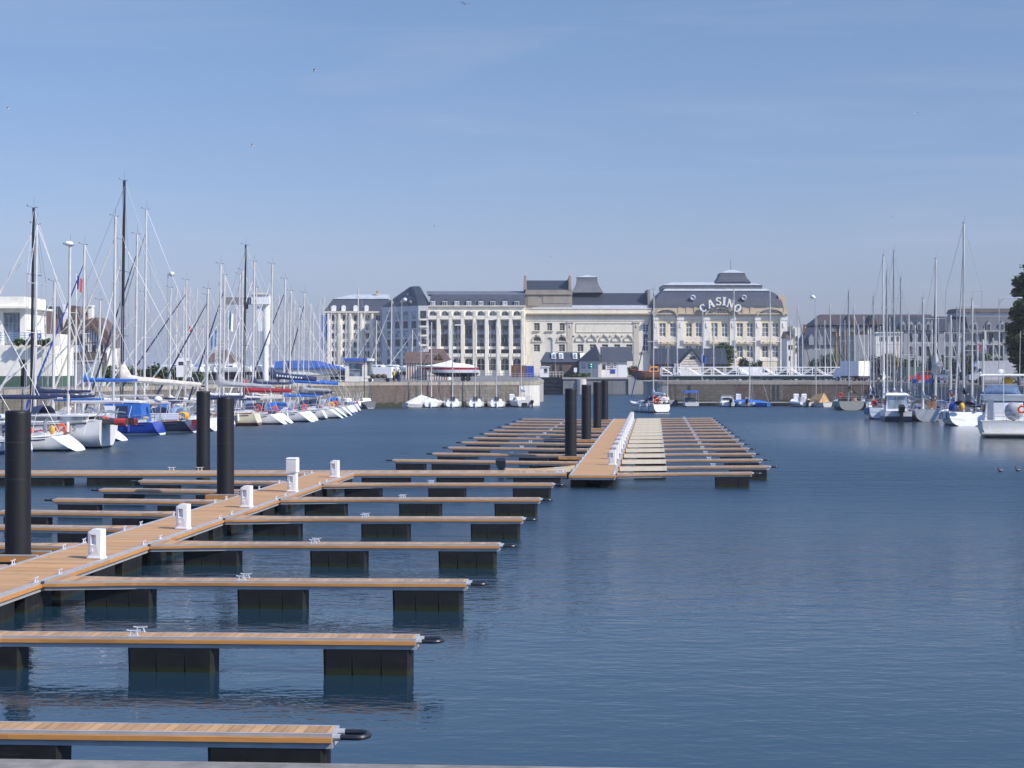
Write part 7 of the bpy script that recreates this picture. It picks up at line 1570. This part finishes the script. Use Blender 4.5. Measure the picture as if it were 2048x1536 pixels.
flag(457, 225, Z(620,225), QZ, ['ltblue','white'], 'pale feather flag on a dark pole beside the boat crane', 1.0, 2.4)
flag(377, 225, Z(650,225), QZ, ['red'], 'small red pennant between the furled sails', .6, .6)

# ---------------------------------------------------------------- people
def person(name, label, loc, pose, rz=0, shirt='white', trousers='navy', hair='hair', dress=None, s=1.0, group=None):
    """continuous skinned body; pose: dict of joint offsets (metres, standing 1.7 m)"""
    th = thing(name, label, 'person', loc, rz, group)
    J = {'pelvis':(0,0,.95),'chest':(0,0,1.28),'neck':(0,0,1.45),'head':(0,-.02,1.62),'top':(0,-.01,1.7)}
    for k_, sx in (('l',-1),('r',1)):
        J.update({'sho'+k_:(sx*.18,0,1.4),'elb'+k_:(sx*.25,.03,1.13),'wri'+k_:(sx*.26,-.08,.9),'han'+k_:(sx*.26,-.11,.82),'hip'+k_:(sx*.09,0,.9),'kne'+k_:(sx*.1,-.02,.5),'ank'+k_:(sx*.1,.02,.09),'toe'+k_:(sx*.11,-.14,.03)})
    J.update(pose)
    names = list(J); E = [('pelvis','chest'),('chest','neck'),('neck','head'),('head','top')]
    for k_ in 'lr': E += [('chest','sho'+k_),('sho'+k_,'elb'+k_),('elb'+k_,'wri'+k_),('wri'+k_,'han'+k_),('pelvis','hip'+k_),('hip'+k_,'kne'+k_),('kne'+k_,'ank'+k_),('ank'+k_,'toe'+k_)]
    rr = {'pelvis':(.15,.1),'chest':(.16,.11),'neck':(.055,.055),'head':(.085,.1),'top':(.06,.07),'sho':(.06,.06),'elb':(.045,.045),'wri':(.032,.032),'han':(.045,.025),'hip':(.085,.085),'kne':(.06,.06),'ank':(.042,.042),'toe':(.04,.03)}
    bm = bmesh.new(); sk = bm.verts.layers.skin.verify(); vs = [bm.verts.new(Vector(J[q])*s) for q in names]
    for v_, q in zip(vs, names): v_[sk].radius = tuple(a*s for a in rr.get(q, rr.get(q[:3]))); v_[sk].use_root = q == 'pelvis'
    for a, b in E: bm.edges.new((vs[names.index(a)], vs[names.index(b)]))
    me = bpy.data.meshes.new('body'); bm.to_mesh(me); bm.free(); me.materials.append(M['skin'])
    o = bpy.data.objects.new('body', me); col.objects.link(o); o.parent = th
    o.modifiers.new('skin','SKIN').use_smooth_shade = True; sb = o.modifiers.new('sub','SUBSURF'); sb.levels = 1; sb.render_levels = 1
    V3 = lambda q: Vector(J[q])*s
    mb = MB(); ch, pe, ne = V3('chest'), V3('pelvis'), V3('neck')
    def el(c_, a, b): return [(c_.x+a*math.cos(k*math.pi/5), c_.y+b*math.sin(k*math.pi/5), c_.z) for k in range(10)]
    if dress:
        mb.loft([el(ne-Vector((0,0,.06)),.1,.09), el(ch,.19,.14), el(pe,.2,.16), el(pe-Vector((0,0,.45)),.25,.22), el(pe-Vector((0,0,.82)),.28,.25)]); mb.build('dress', M[dress], th, smooth=True)
    else:
        mb.loft([el(pe-Vector((0,0,.08)),.185,.14), el((pe+ch)/2,.18,.135), el(ch,.2,.145), el(ne-Vector((0,0,.08)),.19,.12), el(ne+Vector((0,0,.0)),.075,.07)])
        for k_ in 'lr': mb.tube([V3('sho'+k_), (V3('sho'+k_)+V3('elb'+k_)*2)/3], .078*s, 8)
        mb.build('shirt', M[shirt], th, smooth=True)
        mb = MB()
        for k_ in 'lr': mb.tube([V3('hip'+k_)+Vector((0,0,.06)), V3('kne'+k_), V3('ank'+k_)], .11*s, 8, .07*s)
        mb.build('trousers', M[trousers], th, smooth=True)
    hd = V3('head'); mb = MB(); mb.ball(hd+Vector((0,.025,.04)), (.105*s,.115*s,.11*s), 10, 7); mb.build('hair', M[hair], th, smooth=True)
    mb = MB(); mb.ball(hd+Vector((0,-.115,.0)), (.018,.025,.025), 6, 4); mb.build('nose', M['skin'], th, smooth=True)
    return th
person('person', 'person in a lime yellow shirt and dark trousers standing on the quay', (X(788,230),230,QZ), {'elbl':(-.3,-.08,1.15),'wril':(-.2,-.25,1.1),'hanl':(-.15,-.3,1.1)}, rad(150), 'lime', 'timberd')
person('person', 'person in a long dark blue dress standing beside the lime shirt', (X(797.5,230),230.3,QZ), {}, rad(120), dress='navy')
person('person', 'person in a white shirt walking between bollards and camper van', (X(1961,190),190,QZ), {'knel':(-.1,-.18,.52),'ankl':(-.1,-.15,.1),'toel':(-.1,-.3,.05),'kner':(.1,.05,.5),'ankr':(.1,.25,.13),'toer':(.1,.15,.02)}, rad(250), 'white', 'tan')
person('person', 'person in a red jacket bending near the crane among the masts', (X(556,232),232,QZ), {'chest':(0,-.15,1.2),'neck':(0,-.3,1.32),'head':(0,-.4,1.45),'top':(0,-.44,1.53),'shol':(-.18,-.25,1.28),'shor':(.18,-.25,1.28)}, rad(60), 'red', 'black')
sit = {'pelvis':(0,0,.5),'chest':(0,-.03,.85),'neck':(0,-.04,1.02),'head':(0,-.06,1.19),'top':(0,-.05,1.27)}
for k_, sx in (('l',-1),('r',1)): sit.update({'sho'+k_:(sx*.18,-.03,.97),'elb'+k_:(sx*.25,-.08,.7),'wri'+k_:(sx*.15,-.28,.62),'han'+k_:(sx*.12,-.34,.6),'hip'+k_:(sx*.09,-.02,.47),'kne'+k_:(sx*.12,-.42,.5),'ank'+k_:(sx*.12,-.42,.1),'toe'+k_:(sx*.12,-.56,.04)})
for px, sh, rz_, lab in ((1309,'redc',200,'person in a dark red top sitting on the cabin of the moving yacht'),(1317,'red',170,'person in red sitting by the companionway of the moving yacht'),(1325,'white',150,'person in white steering in the cockpit of the moving yacht'),(1333,'beige',210,'person in beige sitting at the stern of the moving yacht')):
    person('person', lab, (X(px,194.5),194.5+(1333-px)*.05,.75 if px > 1312 else 1.0), sit, rad(rz_), sh, 'navy', group='crew of the moving yacht')

# ---------------------------------------------------------------- plants
def leafmat(name, c0, c1):
    n = NT(name); f = n.noise(.9, 3); wn = n.noise(9, 2); n.color(n.mix(.5, n.ramp(f, [(.35,c0),(.65,c1)]), n.ramp(wn, [(.3,mul(c0,.7)),(.7,mul(c1,1.3))]))); return n.set(.6, 0, .3)
M['leaf'] = leafmat('green leaves', (.035,.06,.016), (.09,.13,.035)); M['leafd'] = leafmat('dark leaves', (.018,.034,.012), (.05,.075,.022)); M['bark'] = mat('bark', (.10,.075,.05), .9, 0, .3, 3)
def foliage(blobs, n_, size, seed):
    rr = random.Random(seed); mb = MB(); tot = sum(b[3]*b[4]*b[5] for b in blobs)
    for cx, cy, cz, rx, ry, rz_ in blobs:
        for _ in range(max(8, int(n_*rx*ry*rz_/tot))):
            d = Vector((rr.gauss(0,1), rr.gauss(0,1), rr.gauss(0,1))).normalized()*rr.random()**.4*rr.uniform(.75,1.2)
            p = Vector((cx+d.x*rx, cy+d.y*ry, cz+d.z*rz_)); s = size*rr.uniform(.6,1.4)
            a = Vector((rr.gauss(0,1), rr.gauss(0,1), rr.gauss(0,.6))).normalized(); b = a.cross(Vector((rr.gauss(0,1), rr.gauss(0,1), rr.gauss(0,1)))).normalized()
            mb.add([p-a*s, p+b*s*.5, p+a*s, p-b*s*.5], [(0,1,2,3)])
    return mb
def bush(px, Yb, wpx, hpx, label, name='bush', m='leaf', n_=500, size=.16, base=QZ, cat='bush', seed=None, group=None):
    th = thing(name, label, cat, (X(px,Yb),Yb,base), group=group); w_ = wpx*Yb/F/2; h_ = hpx*Yb/F; rr = random.Random(int(px))
    bl = [(rr.uniform(-.75,.75)*w_, rr.uniform(-.4,.4)*w_, h_*rr.uniform(.35,.72), w_*rr.uniform(.3,.5), w_*.4, h_*rr.uniform(.25,.36)) for _ in range(7)] + [(0,0,h_*.35,w_*.9,w_*.5,h_*.36)]
    foliage(bl, n_, size, int(px)).build('foliage', M[m], th)
    mb = MB(); mb.tube([(0,0,-.05),(0,0,h_*.4)], .08, 6, .04); mb.build('stem', M['bark'], th); return th
def tree(px, Yb, top, wpx, label, m='leafd', n_=1800, size=.28, seed=1, base=QZ, trunk=.25):
    th = thing('tree', label, 'tree', (X(px,Yb),Yb,base)); h_ = Z(top,Yb)-base; w_ = wpx*Yb/F/2; rr = random.Random(seed)
    bl = []
    for k in range(95): f = rr.uniform(.1,.98); e = math.sin(math.pi*min(1,(f-.05)*1.05))**.5; bl.append((rr.uniform(-.7,.7)*w_*e, rr.uniform(-.7,.7)*w_*e, h_*f*.97, w_*rr.uniform(.16,.42), w_*rr.uniform(.2,.4), h_*rr.uniform(.025,.07)))
    foliage(bl, n_, size, seed).build('crown', M[m], th)
    mb = MB(); mb.tube([(0,0,-.1),(.05,0,h_*.4),(0,.05,h_*.85)], trunk, 8, .05)
    for k in range(7): a = k*2.4; f = .3+.07*k; mb.tube([(0,0,h_*f),(math.cos(a)*w_*.6,math.sin(a)*w_*.6,h_*(f+.12))], .07, 5, .02)
    mb.build('trunk', M['bark'], th); return th
tree(2060, 200, 514, 96, 'tall dark tree at the edge of the picture beside the camper van', n_=26000, size=.2, seed=5, trunk=.4)
tree(2036, 214, 600, 50, 'lower dark tree behind the grey white camper van', n_=8000, size=.22, seed=9)
tree(1448, 375, 683, 52, 'rounded tree covering the casino\'s lower middle windows', 'leaf', 7000, .26, 3)
bush(1504, 372, 44, 36, 'dark round bush in front of the casino\'s fourth bay', m='leafd', n_=4000, size=.26)
for k, (px, w_, h_) in enumerate(((1640,40,42),(1662,30,38),(1742,44,40),(1790,46,42),(1826,40,38),(1868,44,44),(1912,46,42),(1952,44,45),(1984,40,40))):
    bush(px, 303+1.5*k, w_*1.25, h_*1.2, ['round green tree below the slate cottages','small green tree left of the box truck','green tree behind the fishing ketch mast','green tree under the cream house','green tree behind the minibus','green tree behind the red hatchback','green tree behind the people carrier','green tree under the red flag','green tree behind the camper van roof'][k], 'street_tree', 'leaf' if k % 2 else 'leafd', 4000, .26, cat='tree', group='low green trees behind the car park')
for k, (px, Yb, w_, h_, lab) in enumerate(((118,190,22,38,'upright green shrub beside the club terrace wall'),(208,196,46,40,'hedge shrub left of the tall black mast'),(236,196,36,36,'hedge shrub behind the tall black mast'),(262,197,36,36,'hedge shrub left of the bench'),(300,198,50,42,'tallest hedge shrub behind the bench'),(330,197,34,34,'hedge shrub beside the lamp post'),(352,198,34,34,'hedge shrub behind the information board'),(392,205,40,26,'low hedge shrub right of the information board'))):
    bush(px, Yb, w_*1.2, h_, lab, m='leaf' if k % 2 else 'leafd', n_=1100, size=.2, group='hedge shrubs along the grassy bank')
for k, px in enumerate((36,52,68,84,95)): bush(px, 165.3, 20, 15, ['terrace shrub nearest the picture edge above the cream wall','terrace shrub beside the black mast above the cream wall','terrace shrub in the middle of the cream wall top','terrace shrub near the banner above the cream wall','terrace shrub at the end of the cream wall top'][k], 'terrace_shrub', 'leaf', 350, .13, Z(692,166), group='shrubs in the club terrace trough')
bush(1166, 334.5, 36, 10, 'low rounded hedge on the lock head wall', 'hedge', 'leaf', 700, .16); bush(1146, 334.5, 22, 8, 'brownish low shrub beside the lock hedge', m='leafd', n_=300, size=.15)
bush(1268, 338, 26, 24, 'dark green bush between the lock office and the lifeboat', m='leafd', n_=700, size=.22)
g_ = MB(); g_.add([(X(195,172),172,QZ+.012),(X(420,196),196,QZ+.012),(X(430,215),215,QZ+.012),(X(195,215),215,QZ+.012)], [(0,1,2,3)]); struct(g_.build('lawn', M['grass']))
# ducks
for px, py, lab in ((2001,943,'dark duck swimming in the open water, nearer the pontoons'),(2036,942,'dark duck swimming at the picture edge')):
    Yd = YW(py); th = thing('duck', lab, 'duck', (X(px,Yd),Yd,.02), rad(100), group='ducks on the open water'); th.scale = (.72,.72,.72)
    mb = MB(); mb.loft([[(w_*math.cos(k*math.pi/4),y_,z_+h_*math.sin(k*math.pi/4)) for k in range(8)] for y_,w_,h_,z_ in ((-.24,.02,.02,.10),(-.16,.08,.06,.06),(0,.12,.09,.05),(.12,.09,.08,.06),(.17,.045,.05,.13),(.19,.045,.045,.20),(.22,.05,.05,.24),(.27,.03,.03,.24))]); mb.build('body', M['dark'], th, smooth=True)
    mb = MB(); mb.tube([(0,.265,.235),(0,.33,.225)], .018, 6, .01); mb.build('beak', M['yellow'], th)
# gulls
def gull(px, py, Yb, label, s=1.0, bank=0.3):
    th = thing('gull', label, 'gull', (X(px,Yb),Yb,Z(py,Yb)), R.uniform(0,6), group='gulls in flight')
    mb = MB(); mb.loft([[(0,-.22*s,0)]*6, [(.06*s*math.cos(k*math.pi/3),-.1*s,.06*s*math.sin(k*math.pi/3)) for k in range(6)], [(.055*s*math.cos(k*math.pi/3),.1*s,.05*s*math.sin(k*math.pi/3)) for k in range(6)], [(.04*s*math.cos(k*math.pi/3),.26*s,.01) for k in range(6)]]); mb.build('body', M['gel'], th, smooth=True)
    for sx in (-1,1): mb = MB(); mb.loft([[(0,-.08*s,.03),(0,.07*s,.03),(0,0,.05)],[(sx*.3*s,-.1*s,.03+bank*.3*s),(sx*.3*s,.04*s,.03+bank*.3*s),(sx*.3*s,-.03,.045+bank*.3*s)],[(sx*.62*s,0,.03+bank*.3*s),(sx*.62*s,.03*s,.03+bank*.3*s),(sx*.62*s,.01,.035+bank*.3*s)]]); mb.build('wing', M['grey'], th)
for k, (px, py, Yb, lab) in enumerate(((628,142,150,'gull flying high above the left half of the hotel'),(503,291,170,'gull flying above the boat crane'),(1002,496,260,'gull flying above the hotel roof'),(1116,492,280,'gull gliding just above the theatre tower'),(1102,513,300,'gull low over the theatre tower'),(932,512,300,'gull above the middle of the hotel roof'),(14,217,170,'gull at the picture edge above the left masts'),(930,8,150,'gull at the very top of the sky'),(1831,228,180,'gull above the masts on the shaded quay'),(870,452,260,'gull above the hotel pavilion roof'),(1785,434,300,'gull beside the tall pale masts'))): gull(px, py, Yb, lab)
